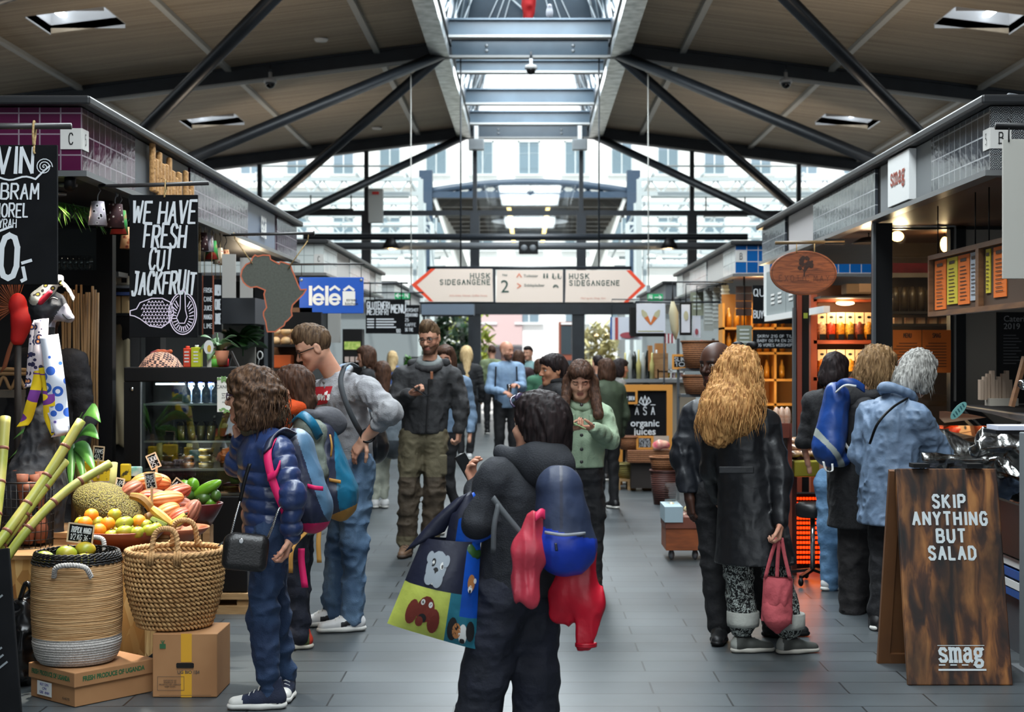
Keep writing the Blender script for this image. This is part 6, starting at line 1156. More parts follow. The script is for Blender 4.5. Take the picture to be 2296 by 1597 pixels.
# lit spice shelves with bags
t = thing('spice_shelf','orange lit wooden shelf of spice bags at the back of the right stall','shelf',W(1895,1000,12.6)); M_rw = mat('lit_red_wood',(150,66,30),.5,c2=(120,48,22),ns=4); D = 12.6
wbox('back',mat('shelf_back',(84,50,28),.7),1822,640,1965,1000,D+.32,.03,t); wbox('side',M_rw,1818,660,1832,1000,D,.35,t)
for v in (668,763,846): wbox('board',M_rw,1824,v,1962,v+8,D,.35,t)
lamp('shelf_light','POINT',W(1893,690,D-.05),9,(1,.72,.4),shadow_soft_size=.06); lamp('shelf_light','POINT',W(1893,800,D-.1),6,(1,.66,.35),shadow_soft_size=.06); tag(MB().ball(W(1895,680,D+.1),(.08,.04,.02),12).build('shelf_lamp',M_lamp),'oval lamp under the top spice shelf','lamp')
cols = [(206,160,110),(196,60,24),(214,130,30),(196,150,50),(130,60,40),(222,150,40)]
for row,(v,n_) in enumerate(((763,6),(846,6))):
 for i in range(n_):
  c_ = cols[(i+2*row) % 6]; p = W(1842+21*i,v,D+.1); t = thing('spice_bag','clear bag of %s with oval label on the %s lit shelf' % (('pale nuts','red chilli','orange spice','yellow spice','dark berries','golden spice')[(i+2*row) % 6],('upper','lower')[row]),'bag',p)
  MB().ball(p+Vector((0,0,.09)),(.04,.03,.095),12).build('contents',mat('spice_%d' % ((i+2*row) % 6),c_,.35,c2=tuple(int(x*.6) for x in c_),ns=60),t); MB().box(p+Vector((-.036,-.02,.14)),p+Vector((.036,.02,.235))).build('wrapper',mat('pale_wrapper',(206,178,140),.25),t); poly(MB(),circ(0,.195,.017,.011,12),frame(p+Vector((0,-.022,0)))).build('label',M_black,t); MB().box(p+Vector((-.028,-.06,0)),p+Vector((.022,-.055,.05))).build('price_card',M_black,t)
wbox('printer_shelf',M_dwood,1840,664,1964,668,12.3,.3,stR); t = thing('receipt_printer','beige receipt printer on top of the spice shelf','printer',W(1925,664,12.4)); wbox('case',mat('beige_case',(150,126,96),.6),1897,636,1955,660,12.4,.2,t,.01); wbox('paper_cover',mat('cream_cover',(190,160,126),.6),1926,636,1954,655,12.39,.01,t)
t = thing('stall_frame_post','dark steel frame posts with a bottle charm beside the spice shelf','post',W(1795,1000,12.)); wbox('post',M_post,1784,640,1814,1180,12.,.1,t); wbox('post',M_greyp,1779,690,1785,1180,11.98,.06,t); wbox('post',mat('red_post',(120,52,34),.5),1788,660,1798,690,11.96,.05,t); wbox('charm',mat('lime_charm',(130,150,50),.5),1802,702,1811,714,11.95,.01,t)
# hanging white menu rack and chalkboards at the far end of the right stall
t = thing('white_menu_rack','white metal rack of pale menu sheets under the far end of the right fascia','menu board',W(1760,690,13.2)); x = 2.36
for y0,y1 in ((12.9,13.75),(13.8,14.9)): MB().box((x,y0,1.99),(x+.012,y1,2.42)).build('menu_sheet',mat('grey_menu_sheet',(138,146,146),.6),t)
MB().box((x-.02,11.9,1.93),(x+.03,14.95,1.985)).build('rail',M_white,t); MB().box((x-.02,14.9,1.93),(x+.03,14.95,2.5)).build('rail',M_white,t)
mb = MB(); [line(mb,[(-.1,0),(.1,0)],.02,frame((x-.003,y,2.1+.04*k),'-x')) for y in (13.2,13.5,14.1,14.5) for k in range(3)]; mb.build('print',M_wpaint,t)
t = thing('chalkboard_sign','dark chalkboard reading buy online at behind the oval sign','sign',W(1735,780,16.2)); D = 16.2; s = S(D); wbox('board',M_board,1688,640,1784,726,D,.02,t); wbox('board',M_board,1688,740,1784,782,D,.02,t); wbox('post',M_greyp,1780,640,1784,1000,D-.03,.05,t); mb = MB()
for body,u,v,f in (('QUALITY',1690,664,80),('BUY ONLINE AT',1690,713,86)): strokes(body,16/s,frame(W(u,v,D-.001)),w=.12,fit=f/s,align='l',mb=mb,jit=.03)
for i,body in enumerate(('SKRIV 21G OF TIL','BABY OG PA EN 20','OG VORES WEBSHOP')): strokes(body,6/s,frame(W(1698,757+10*i,D-.001)),w=.12,fit=78/s,align='l',mb=mb)
mb.build('lettering',M_chalk,t)
# second right stall: shelves lit yellow, menus, baskets
t = thing('lit_shelving','yellow lit wooden shelving with bottles in the second right stall','shelf',W(1660,900,18.3)); D = 18.3; M_yw = mat('yellow_wood',(196,132,46),.6); wbox('back',mat('yellow_back',(150,100,40),.7),1618,660,1790,960,D+.4,.03,t)
for v in (734,790,850,905): wbox('board',M_yw,1620,v,1785,v+5,D,.4,t)
for u in (1620,1684,1736): wbox('upright',M_yw,u,680,u+5,960,D,.4,t)
lamp('shelving_light','POINT',(2.75,17.95,2.3),16,(1,.74,.38),shadow_soft_size=.1); lamp('shelving_light','POINT',(2.9,17.9,1.2),8,(1,.7,.4),shadow_soft_size=.1)
for k in range(3):
 for i in range(8): p = W(1634+17*i,(734,790,850)[k],D+.15); tag(MB().lathe([(.001,0),(.035,0),(.036,.14),(.014,.2),(.014,.24),(.001,.24)],p,10).build('amber_bottle',mat('amber_bottle',(206,140,40),.2,c2=(140,80,24),ns=7),org=p),'amber bottle on the yellow lit shelving','bottle','amber bottles on the lit shelving')
for i,(u0,v0,u1,v1,D,lab) in enumerate(((1578,652,1600,742,20.5,'left pale menu sheet hanging in the second right stall'),(1600,645,1614,738,19.8,'middle pale menu sheet hanging in the second right stall'),(1618,640,1634,738,18.8,'right pale menu sheet hanging in the second right stall'),(1652,730,1686,780,17.7,'green grey clipboard menu in front of the lit shelving'),(1548,655,1578,708,21.5,'dim slatted sign at the far end of the second right stall'))):
 t = thing('menu_sheet',lab,'menu board',W(u0,v1,D)); wbox('sheet',mat('menu_grey_%d' % (i//3),(150,154,148) if i < 3 else (128,132,112),.7),u0,v0,u1,v1,D,.02,t); mb = MB(); [line(mb,[(-.05,0),(.05,0)],.02,frame(W((u0+u1)/2,v0+10+9*k,D-.003))) for k in range(int((v1-v0)/10)-1)]; mb.build('print',mat('menu_sheet_print',(190,196,192),.7),t); a = W((u0+u1)/2,v0,D+.01); MB().tube([a,(a.x,a.y,2.55)],.008,6).build('hanger',M_black,t)
t = thing('rustic_sign','brown slatted wooden sign hanging under the blue tiled corner','sign',W(1667,680,17.75)); [wbox('slat',mat('rustic_plank',(86,60,46),.8,c2=(66,44,34),ns=3),1650,642+17*k,1686,657+17*k,17.75,.02,t) for k in range(4)]; MB().tube([W(1668,640,17.76),(W(1668,640,17.76).x,17.76,2.56)],.01,6).build('hanger',M_black,t)
# white sign with two wheat ears, flags and banners
D = 19.2; t,s = board('bakery_sign','square white sign with two crossed orange ears in a black frame','sign',D,1427,681,1492,747,mat('sign_white',(206,210,220),.5)); wbox('frame',M_black,1414,690,1490,755,D+.03,.04,t); M = frame(W(1459,716,D-.002)); o_ = mat('ear_orange',(196,104,40),.6); g_ = mat('ear_pale',(176,172,140),.6)
for sg in (-1,1): Mr = M @ Matrix.Translation((0,-12/s,0)) @ Matrix.Rotation(R(-sg*31),4,'Z'); poly(MB(),[(x/s,y/s) for x,y in ((-1.5,0),(1.5,0),(5,20),(-5,20))],Mr).build('ear',o_,t); poly(MB(),[(x/s,y/s) for x,y in ((-5,20),(5,20),(6,28),(2,38),(-2,38),(-6,28))],Mr).build('ear',g_,t)
line(MB(),[(-28/s,-27/s),(28/s,-27/s)],2/s,M).build('rule',mat('olive_rule',(150,150,90),.6),t); pole(t,1424,678,1624,678,D+.02,.012,M_steel,'bracket'); MB().tube([(2.48,D+.02,2.28),(2.48,D+.02,2.58)],.012,6).build('bracket',M_steel,t)
t = thing('bakery_sign','second narrow white wheat sign behind the post further right','sign',W(1537,748,18.9)); MB().tube([W(1538,684,18.94),(W(1538,0,18.94).x,18.94,2.5),(2.5,18.94,2.5),(2.5,18.94,2.58)],.01,5).build('hanger',M_steel,t); wbox('board',MATS['sign_white'],1528,683,1547,746,18.9,.02,t); wbox('frame',M_black,1524,680,1551,752,18.93,.03,t); poly(MB(),circ(0,0,.03,.06,12),frame(W(1538,708,18.89))).build('ear',g_,t)
t = thing('price_banner','narrow white banner with red oval beside the hanging menus','banner',W(1560,755,19.4)); wbox('cloth',MATS['sign_white'],1553,708,1571,757,19.4,.01,t); poly(MB(),circ(0,0,4/s,7/s,14),frame(W(1562,744,19.39))).build('motif',mat('faded_red',(160,70,80),.6),t); MB().tube([W(1562,708,19.4),(W(1562,708,19.4).x,19.4,2.5),(2.5,19.4,2.5),(2.5,19.4,2.58)],.008,5).build('hanger',M_black,t)
t = thing('flag_banner','white banner with red and blue stripes and red oval over the far counter','banner',W(1400,765,24)); wbox('cloth',MATS['sign_white'],1371,711,1440,762,24,.01,t); wbox('stripe',mat('stripe_red',(166,62,56),.6),1379,712,1386,762,23.99,.006,t); wbox('stripe',MATS['stripe_blue'],1368,711,1372,762,23.99,.006,t); poly(MB(),circ(0,0,.13,.05,16),frame(W(1408,752,23.98))).build('oval_motif',MATS['faded_red'],t); wbox('frame',M_black,1411,690,1430,752,23.9,.04,t)
for u in (1372,1438): MB().tube([W(u,711,24.),(W(u,711,24.).x,24,2.5),(2.5,24,2.5),(2.5,24,2.58)],.01,5).build('hanger',M_steel,t)
t = thing('folded_parasol','folded cream parasol hanging beside the wheat sign','parasol',W(1513,762,18.4)); a = W(1508,676,18.4); b = W(1515,762,18.4); MB().tube([a,a.lerp(b,.3),a.lerp(b,.75),b],[.02,.06,.05,.008],9).build('cloth',mat('cream_cloth',(176,168,140),.8),t); MB().tube([a,(a.x,18.4,2.5),(2.5,18.4,2.5),(2.5,18.4,2.58)],.012,6).build('pole',M_steel,t)
t = thing('small_flag','small red and white striped flag over the far right counter','flag',W(1500,770,20.)); [wbox('stripe',(mat('flag_red',(150,40,56),.7),M_white)[k % 2],1489+4*k,748+2*(k % 2),1493+4*k,770,20.,.01,t) for k in range(6)]; MB().tube([W(1489,740,20.),(W(1489,0,20.).x,20.,0)],.012,6).build('pole',M_steel,t)
# far right counter with bottles, grinder like wooden stand, white rack
t = thing('far_counter','far right counter with pale front behind the easel','counter',W(1450,1000,20.5)); wbox('front',mat('counter_beige',(150,138,120),.6),1395,858,1560,1058,20.5,.5,t); wbox('top',M_lgrey,1390,850,1562,858,20.4,.7,t)
D = 20.45
for i in range(9): p = W(1402+10*i,850,D+.05*(i % 3)); tag(MB().lathe([(.001,0),(.032,0),(.034,.2+.05*(i % 3)),(.014,.28+.05*(i % 3)),(.012,.36+.04*(i % 2)),(.001,.36+.04*(i % 2))],p,10).build('oil_bottle',(mat('pale_oil',(196,186,120),.2),mat('clear_syrup',(186,190,186),.15),mat('dark_glass',(30,34,30),.15))[i % 3],org=p),('pale yellow','clear','dark')[i % 3]+' tall bottle on the far right counter','bottle',('pale yellow','clear','dark')[i % 3]+' bottles on the far counter')
t = thing('wooden_stand','stack of wooden display crates on the far right counter','stand',W(1476,850,D)); wbox('crate',M_crate,1462,792,1498,848,D,.3,t); wbox('crate',mat('honey_crate',(170,116,62),.7),1470,770,1494,795,D+.05,.2,t); wbox('crate',MATS['honey_crate'],1454,775,1463,832,D+.02,.2,t)
t = thing('white_rack','white rack of small packets on the far right counter','rack',W(1503,850,20.45)); [wbox('shelf',M_white,1474,v,1535,v+3,20.45,.25,t) for v in (832,848)]; [wbox('upright',M_white,u,828,u+3,851,20.45,.25,t) for u in (1474,1503,1532)]; [wbox('packet',(M_packy,M_pack)[k % 2],1480+9*k,836,1487+9*k,848,20.5,.1,t) for k in range(6)]
t = thing('round_sign','round dark badge sign on the far right counter front','sign',W(1449,880,20.48)); MB().prism(circ(0,0,.075,.075,24)[::-1],.02,frame(W(1449,870,20.48))).build('disc',mat('badge_brown',(48,42,40),.6),t); [line(MB(),[(-.04,.02-.02*k),(.04,.02-.02*k)],.008,frame(W(1449,870,20.458))).build('lettering',mat('badge_print',(150,140,130),.6),t) for k in range(3)]
# basket tower with sweets
M_wick = mat('brown_wicker',(136,84,48),.7); _w = tex(M_wick,'Wave',mapping(M_wick,(1,1,1)),wave_type='BANDS',bands_direction='Z',Scale=14,Distortion=2.5,Detail=2,Detail_Scale=6.); _r = ramp(M_wick,_w.outputs[1],[(.1,(84,48,26)),(.6,(150,96,56))]); setc(M_wick,_r.outputs[0]); setbump(M_wick,_w.outputs[1],.6)
M_dwick = mat('dark_wicker',(74,36,28),.6); _w = tex(M_dwick,'Wave',mapping(M_dwick),wave_type='BANDS',bands_direction='Z',Scale=14,Distortion=2.5,Detail=2); _r = ramp(M_dwick,_w.outputs[1],[(.1,(38,18,16)),(.6,(90,46,36))]); setc(M_dwick,_r.outputs[0]); setbump(M_dwick,_w.outputs[1],.6)
M_owick = mat('olive_wicker',(128,116,52),.7); _w = tex(M_owick,'Wave',mapping(M_owick),wave_type='BANDS',bands_direction='Z',Scale=14,Distortion=2.5,Detail=2); _r = ramp(M_owick,_w.outputs[1],[(.1,(84,74,34)),(.6,(142,130,66))]); setc(M_owick,_r.outputs[0]); setbump(M_owick,_w.outputs[1],.6)
def basket(lab,c,r,h,m_,top=1.25,ry=1.,name='wicker_basket',fill=None):
 t = thing(name,lab,'basket',c); Mx = Matrix.Diagonal((1,ry,1)); MB().lathe([(.001,.005),(r,0),(r*(1+(top-1)*.55),h*.5),(r*top,h),(r*top*.95,h),(r*.93,.03),(.001,.03)],c,30,M=Mx).build('body',m_,t); MB().tube([Vector(c)+Vector((r*top*math.cos(2*math.pi*k/30),r*top*ry*math.sin(2*math.pi*k/30),h)) for k in range(30)],.012,6,closed=True).build('rim',m_,t)
 if fill: MB().lathe([(.001,h*.8),(r*top*.9,h*.8)],c,24,M=Mx).build('lining',fill,t)
 return t
D = 16.2; t = thing('basket_stand','metal stand holding wicker baskets of sweets beside the second right stall','stand',W(1565,1060,D)); z0 = 0
for u in (1526,1606): MB().box((W(u,0,D).x-.015,D+.25,0),(W(u,0,D).x+.015,D+.28,1.78)).build('upright',M_greyp,t)
for z in (W(0,826,D).z-.03,W(0,884,D).z-.03,.5): MB().box((W(1526,0,D).x,D-.1 if z > .6 else D+.24,z),(W(1606,0,D).x,D+.29,z+.03)).build('crossbar',M_greyp,t)
basket('upper wicker basket full of red wrapped sweets',W(1569,826,D-.02),.155,.29,M_wick,1.3); basket('lower wicker basket of dark wrapped sweets under the red ones',W(1569,884,D-.02),.15,.2,M_wick,1.3,fill=M_black)
M_sw = [mat('red_foil',(196,20,44),.25,metal=.4),mat('pink_foil',(226,120,140),.25,metal=.4)]; rr = random.Random(1); c = W(1569,775,D-.02)
for i in range(26): a = rr.uniform(0,6.3); q = rr.random()**.5*.15; p = c+Vector((q*math.cos(a),q*math.sin(a),rr.uniform(-.03,.05)-.2*q)); k = int(rr.random() < .25); tag(MB().ball(p,(.034,.03,.026),8,M=Euler((rr.uniform(0,3),rr.uniform(0,3),0)).to_matrix()).build('wrapped_sweet',M_sw[k],org=p),('red','pink')[k]+' foil wrapped sweet in the upper wicker basket','sweet',('red','pink')[k]+' foil sweets in the upper basket')
c = W(1569,852,D-.02)
for i in range(12): a = rr.uniform(0,6.3); q = rr.random()**.5*.14; p = c+Vector((q*math.cos(a),q*math.sin(a),.0)); tag(MB().ball(p,(.034,.03,.022),8).build('wrapped_sweet',mat('silver_dark_foil',(70,80,84),.25,metal=.4,c2=(190,196,200),ns=12),org=p),'dark and silver wrapped sweet in the lower wicker basket','sweet','dark sweets in the lower basket')
def chalk_card(lab,D,u0,v0,u1,v1,lines=(),fr=2.5):
 t,s = board('chalk_card',lab,'sign',D,u0,v0,u1,v1,M_board,.012); M = frame(W((u0+u1)/2,(v0+v1)/2,D-.001)); w,h = (u1-u0)/2/s,(v1-v0)/2/s; line(MB(),[(-w,-h),(w,-h),(w,h),(-w,h)],fr*2/s,M,.004,True).build('frame',mat('honey_frame',(206,140,56),.6),t); mb = MB()
 for i,b in enumerate(lines): strokes(b,h*1.2/max(2,len(lines)),M @ Matrix.Translation((0,h*.75-(i+.8)*1.6*h/len(lines),0)),w=.12,fit=w*1.5,mb=mb)
 if lines: mb.build('lettering',M_chalk,t)
 return t
chalk_card('small framed chalk card clipped to the basket stand',16.43,1509,797,1538,826,('SLIK','10'))
# easel blackboard with baskets
D = 18.1; s = S(D); t = thing('easel_blackboard','blackboard in a honey coloured frame advertising organic juices','sign',W(1446,1085,D)); wbox('slate',M_board,1392,876,1500,985,D,.02,t); M_hf = mat('honey_frame',(206,140,56),.6)
for a in ((1383,863,1396,1088),(1495,863,1508,1088),(1396,863,1495,876),(1396,978,1495,990)): wbox('frame',M_hf,*a,D-.03,.05,t)
M = frame(W(1446,900,D-.002)); mb = MB()
for k in (-1,0,1): line(mb,[(x/s,y/s) for x,y in ((0,-10),(9*k-4,-2),(8*k,12-3*abs(k)),(9*k+4,-1),(0,-10))],2/s,M)
for i,ch in enumerate('ASA'): strokes(ch,17/s,frame(W(1428+18*i,930,D-.002)),w=.11,sx=.72,mb=mb); line(mb,[(-5/s,22/s),(5/s,22/s)],1.8/s,frame(W(1428+18*i,930,D-.002)))
mb.build('lettering',M_chalk,t); text('organic\njuices',22/s,frame(W(1446,959,D-.002)),M_chalk,t,bold=.002,ls=.85,depth=.001); wbox('back_leg',M_hf,1440,870,1452,1060,D+.3,.04,t)
chalk_card('small framed price card clipped to the upper left of the easel',D-.06,1391,876,1427,904,('KR 2. BREW',)); chalk_card('small framed chalk card standing in the baskets before the easel',17.5,1429,980,1462,1006,('SPECIAL','TILBUD','2 FOR 50'))
t = thing('small_pallet','small wooden pallet under the olive basket before the easel','pallet',W(1413,1092,17.9)); a = W(1370,1090,17.9); b = W(1458,1090,17.9); MB().box((a.x,17.7,.1),(b.x,18.02,.13)).build('deck',M_pal,t); [MB().box((x,17.7,.0),(x+.1,18.0,.1)).build('block',M_pal,t) for x in (a.x,(a.x+b.x)/2-.05,b.x-.1)]
c = W(1417,0,17.85); basket('shallow olive green basket on the small pallet',(c.x,17.85,.13),.17,.17,M_owick,1.35,.8,fill=mat('silver_wrap',(150,156,160),.3)); p = W(1406,1028,17.6); basket('round brown basket behind the framed chalk card',Vector((W(1412,0,17.6).x,17.6,.487)),.11,.15,M_wick,1.2)
t = thing('wicker_hamper','rectangular brown wicker hamper below the easel blackboard','basket',W(1455,1040,17.4)); wbox('body',M_wick,1407,1010,1506,1038,17.4,.35,t,.01); wbox('stand',M_dwood,1415,1038,1500,1095,17.5,.2,t)
t = thing('gift_packet','pink wrapped gift packet lying on the wicker hamper','packet',W(1483,1008,17.35)); s_ = SDF().ell(W(1483,998,17.4),(.11,.06,.06)); s_.disp.append(wob(.02,16)); put('wrapping',[s_.mesh(.014)],mat('pink_wrap',(206,70,100),.3,c2=(226,206,170),ns=7),t); wbox('card',MATS['dull_white'],1466,978,1500,994,17.45,.02,t)
basket('light brown round basket in front of the hamper',Vector((W(1486,0,16.).x,16.0,.362)),.115,.14,M_wick,1.2); c = W(1490,1130,16.0); basket('tall dark red wicker basket with bottles in front of the hamper',(c.x,16.0,0),.115,.36,M_dwick,1.35,fill=MATS['silver_wrap'])
# crate trolley with wrapped nougat at the black jacket man
D = 11.55; t = thing('crate_trolley','two stacked wooden crates on castors beside the man in the bomber jacket','crate',W(1530,1262,D)); M_cr = mat('orange_crate_wood',(140,74,34),.6,c2=(110,56,26),ns=5,stretch=(1,6,6)); M_cr2 = mat('red_crate_wood',(112,62,46),.6,c2=(92,48,36),ns=5)
a = W(1493,1240,D); b = W(1590,1240,D); MB().box((a.x,D,.08),(b.x,D+.4,.25)).build('crate',M_cr,t,bevel=.004); MB().box((a.x-.005,D-.01,.25),(b.x,D+.4,.34)).build('crate',M_cr2,t,bevel=.004); MB().box((a.x-.01,D-.02,.30),(a.x+.13,D+.4,.42)).build('blue_card_box',mat('pale_blue_card',(150,172,182),.6),t); [MB().ball((x,D+.08,.04),(.025,.04,.04),12).build('castor',M_grey,t) for x in (a.x+.05,b.x-.1)]
c = W(1530,1145,D+.15);
for i in range(12): p = c+Vector((rr.uniform(-.12,.14),rr.uniform(-.1,.1),rr.uniform(-.12,.02))); tag(MB().ball(p,(.045,.03,.03),8,M=Euler((rr.uniform(0,3),rr.uniform(0,3),0)).to_matrix()).build('nut_bag',mat('gold_wrap',(196,178,120),.2,c2=(226,222,206),ns=26,spec=.9),org=p),'gold and clear wrapped bag in the crate trolley','bag','wrapped bags in the crate trolley')
MB().box((a.x+.02,D+.3,.4),(a.x+.14,D+.31,.58)).build('clear_sheet',M_tubclear,t)
# inside lights of the right stall
for i,(u,v,D,e) in enumerate(((2012,530,11.2,10),(2118,548,11.6,5))): p = W(u,v,D); t = thing('bulb_lamp',('bare bulb glowing beside the right stall post','cluster bulb glinting behind the right stall glazing')[i],'lamp',p); MB().ball(p,(.05,.04,.04) if i == 0 else (.035,.03,.06),12).build('bulb',M_lampwarm,t); MB().tube([p,(p.x,p.y,2.55)],.006,6).build('cord',M_black,t); lamp('bulb_light','POINT',p-Vector((0,.1,.02)),e,(1,.72,.42),shadow_soft_size=.05)
t = thing('pendant_lamp','dark saucer pendant lamp under the right soffit','lamp',W(1945,540,11.6)); p = W(1948,545,11.6); MB().lathe([(.001,.05),(.06,.04),(.13,0),(.125,-.004),(.001,.02)],p,20).build('lamp_shade',M_black,t); MB().tube([p+Vector((0,0,.05)),(p.x,p.y,2.54)],.006,6).build('cord',M_black,t); lamp('pendant_light','POINT',p-Vector((0,0,.05)),4,(1,.7,.42),shadow_soft_size=.05)
# ---------------------------------------------------------------- second left stall and its menus
M_bk = mat('dim_interior',(66,68,68),.7); t = thing('stall_partition','grey panelled front of the second left stall','partition',(-3.4,18,0)); MB().box((-5.9,18.2,0),(-2.45,18.25,2.5)).build('panel',M_bk,t); [MB().box((-2.45-.35*k,18.12,1.75),(-2.3-.35*k,18.18,2.5)).build('hanging_panel',(mat('pale_strip',(150,150,146),.6),M_greyp)[k % 2],t) for k in range(5)]; MB().box((-2.5,18.2,0),(-2.42,23.9,.95)).build('counter_front',mat('counter_charcoal',(46,48,50),.5),t); MB().box((-2.9,18.2,.95),(-2.36,23.9,1.0)).build('counter_top',M_lgrey,t)
t = thing('salad_fridge','open fridge with green salads in the second left stall','fridge',W(788,860,17.9)); wbox('case',M_black,768,738,812,1096,17.9,.25,t); wbox('screen',mat('salad_screen',(130,170,60),.5,c2=(206,216,120),ns=22),772,766,808,784,17.89,.01,t); [wbox('tub',mat('pale_tub',(190,170,160),.5),773+12*k,800,782+12*k,812,17.85,.04,t) for k in range(3)]
D = 19.6; tt = thing('sign_arm','thin steel arm carrying the gluten free chalkboard','bracket',(-2.45,D,2.53)); MB().tube([(-2.6,D,2.545),(-1.6,D,2.545)],.012,6).build('arm',M_steel,tt); t,s = board('chalkboard_menu','big chalkboard menu with gluten free heading in the second left stall','menu board',D,820,672,908,748,M_board); mb = MB()
for body,u,v,h,f,al in (('GLUTENFRI',823,692,15,50,'l'),('MEJERFRI',823,706,12,47,'l'),('MENU',877,701,18,32,'l')): strokes(body,h/s,frame(W(u,v,D-.001)),w=.14,fit=f/s,align='l',mb=mb,jit=.04)
for k in range(4): line(mb,[(0,0),(14/s,0)],3/s,frame(W(824,716+6*k,D-.001))); line(mb,[(20/s,0),((58+5*(k % 2))/s,0)],3/s,frame(W(824,716+6*k,D-.001)))
strokes('100',8/s,frame(W(893,746,D-.001)),w=.14,mb=mb); mb.build('lettering',M_chalk,t); [MB().tube([W(u,672,D),(W(u,672,D).x,D,2.56)],.008,5).build('hanger',M_black,t) for u in (830,900)]
D = 22.5; tt = thing('sign_arm','thin steel arm carrying the smaller chalkboard menu','bracket',(-2.45,D,2.53)); MB().tube([(-2.6,D,2.545),(-1.6,D,2.545)],.012,6).build('arm',M_steel,tt); t,s = board('chalkboard_menu','smaller chalkboard menu half hidden behind the gluten free one','menu board',D,900,684,941,750,M_board); mb = MB()
for i,(b,f) in enumerate((('VERSHOT',30),('SODAVAND',28),('25',8),('KAFFE',24),('OG THE',18))): strokes(b,7/s,frame(W(908,699+11*i,D-.001)),w=.14,fit=f/s,align='l',mb=mb)
mb.build('lettering',M_chalk,t); MB().tube([W(920,684,D),(W(920,684,D).x,D,2.56)],.008,5).build('hanger',M_black,t)
t = thing('awning_box','grey blue coffee stand with slanted canopy at the far left of the doorway','kiosk',W(975,700,33.)); wbox('canopy',mat('grey_blue_canopy',(110,124,140),.5),945,682,1062,706,33.,.6,t); wbox('canopy_edge',M_black,945,706,1062,710,32.98,.05,t); wbox('post',M_steel,948,706,953,968,33.,.08,t); wbox('counter',M_bk,905,800,960,968,33.2,.4,t)
# trees outside the gable
def tree(lab,p,h,r,m_,seed):
 t = thing('tree',lab,'tree',p); p = Vector(p); rr = random.Random(seed); mb = MB()
 for i in range(240):
  d = Vector((rr.gauss(0,1),rr.gauss(0,1),rr.gauss(0,1))).normalized()*rr.uniform(.5,1); c = p+Vector((d.x*r,d.y*r,h*.62+d.z*h*.36)); e = Vector((rr.uniform(-1,1),rr.uniform(-1,1),rr.uniform(-1,1))).normalized()*.22; leaf(mb,c-e,c+e,.17,.02,None,4)
 mb.build('foliage',m_,t); MB().tube([p,p+Vector((0,0,h*.5))],.07,7).build('trunk',M_stem,t)
tree('dark potted tree in front of the doorway on the left',(-2.1,39.5,0),2.9,.75,M_dleaf,1); tree('yellow green tree behind the dark one left of the doorway',(-1.75,43,0),3.6,.7,mat('yellow_leaf',(170,176,60),.5,c2=(120,140,50),ns=3),2); tree('pale autumn tree right of the doorway outside',(2.15,46,0),2.8,.6,mat('straw_leaf',(190,180,130),.6),3); tree('green bushy plant at the far left behind the ponytail woman',(-1.95,25.2,0),1.55,.3,M_leaf,4)
# ================================================================ people
HEAD = [('e',(0,-.012,.03),(.075,.096,.09),.02,'u'),('e',(0,.024,-.035),(.06,.066,.078),.03,'u'),('e',(0,.012,.03),(.066,.078,.066),.03,'u'),
('c',(-.05,-.004,-.05),(-.02,.06,-.1),.022,.018,.03,'u'),('c',(.05,-.004,-.05),(.02,.06,-.1),.022,.018,.03,'u'),('e',(0,.067,-.103),(.024,.02,.018),.025,'u'),
('e',(-.04,.056,-.03),(.024,.024,.024),.02,'u'),('e',(.04,.056,-.03),(.024,.024,.024),.02,'u'),('e',(0,.078,.02),(.05,.014,.011),.015,'u'),
('e',(-.032,.1,.002),(.019,.024,.0115),.012,'s'),('e',(.032,.1,.002),(.019,.024,.0115),.012,'s'),('e',(-.032,.0745,.001),.0135,.002,'u'),('e',(.032,.0745,.001),.0135,.002,'u'),
('c',(0,.083,.01),(0,.108,-.032),.009,.0125,.012,'u'),('e',(-.012,.095,-.037),(.009,.011,.008),.006,'u'),('e',(.012,.095,-.037),(.009,.011,.008),.006,'u'),
('e',(0,.085,-.064),(.023,.011,.0065),.007,'u'),('e',(0,.083,-.076),(.019,.011,.0075),.007,'u'),('e',(0,.104,-.0695),(.021,.013,.0018),.003,'s'),
('e',(-.078,-.012,-.008),(.009,.02,.033),.005,'u'),('e',(.078,-.012,-.008),(.009,.02,.033),.005,'u'),('e',(-.09,-.008,-.004),(.008,.011,.02),.004,'s'),('e',(.09,-.008,-.004),(.008,.011,.02),.004,'s')]
SK = {n: mat('skin_'+n,c,.5,c2=c2,ns=9,spec=.35) for n,c,c2 in (('fair',(208,158,132),(190,132,108)),('tan',(176,124,94),(158,104,78)),('dark',(74,46,34),(56,34,26)))}
LIP = {'fair': mat('lip_rose',(178,112,98),.4),'tan': mat('lip_brown',(150,82,70),.4),'dark': mat('lip_dark',(84,46,40),.4)}
M_eye = mat('eye_white',(176,170,164),.3); M_dark = mat('iris_brow',(36,26,22),.6)
def hair_mat(n,c,c2): return mat('hair_'+n,c,.6,c2=c2,ns=1.6,nd=5,stretch=(60,60,9),bump=.18,bs=2.4,spec=.16)
HM = {'brown': hair_mat('brown',(46,31,24),(84,58,44)),'dark': hair_mat('dark',(20,15,16),(44,34,34)),'short': hair_mat('short',(62,46,34),(104,82,60)),'curly': hair_mat('curly',(40,28,22),(96,70,50)),'red': hair_mat('red',(130,84,44),(206,158,100)),'blond': hair_mat('blond',(180,146,100),(222,196,150)),'grey': hair_mat('grey',(96,94,90),(178,176,170)),'sand': hair_mat('sand',(96,72,48),(150,120,84))}
def rotm(yaw,pitch=0,roll=0): return np.array((Matrix.Rotation(R(yaw),3,'Z') @ Matrix.Rotation(R(-pitch),3,'X') @ Matrix.Rotation(R(roll),3,'Y')))
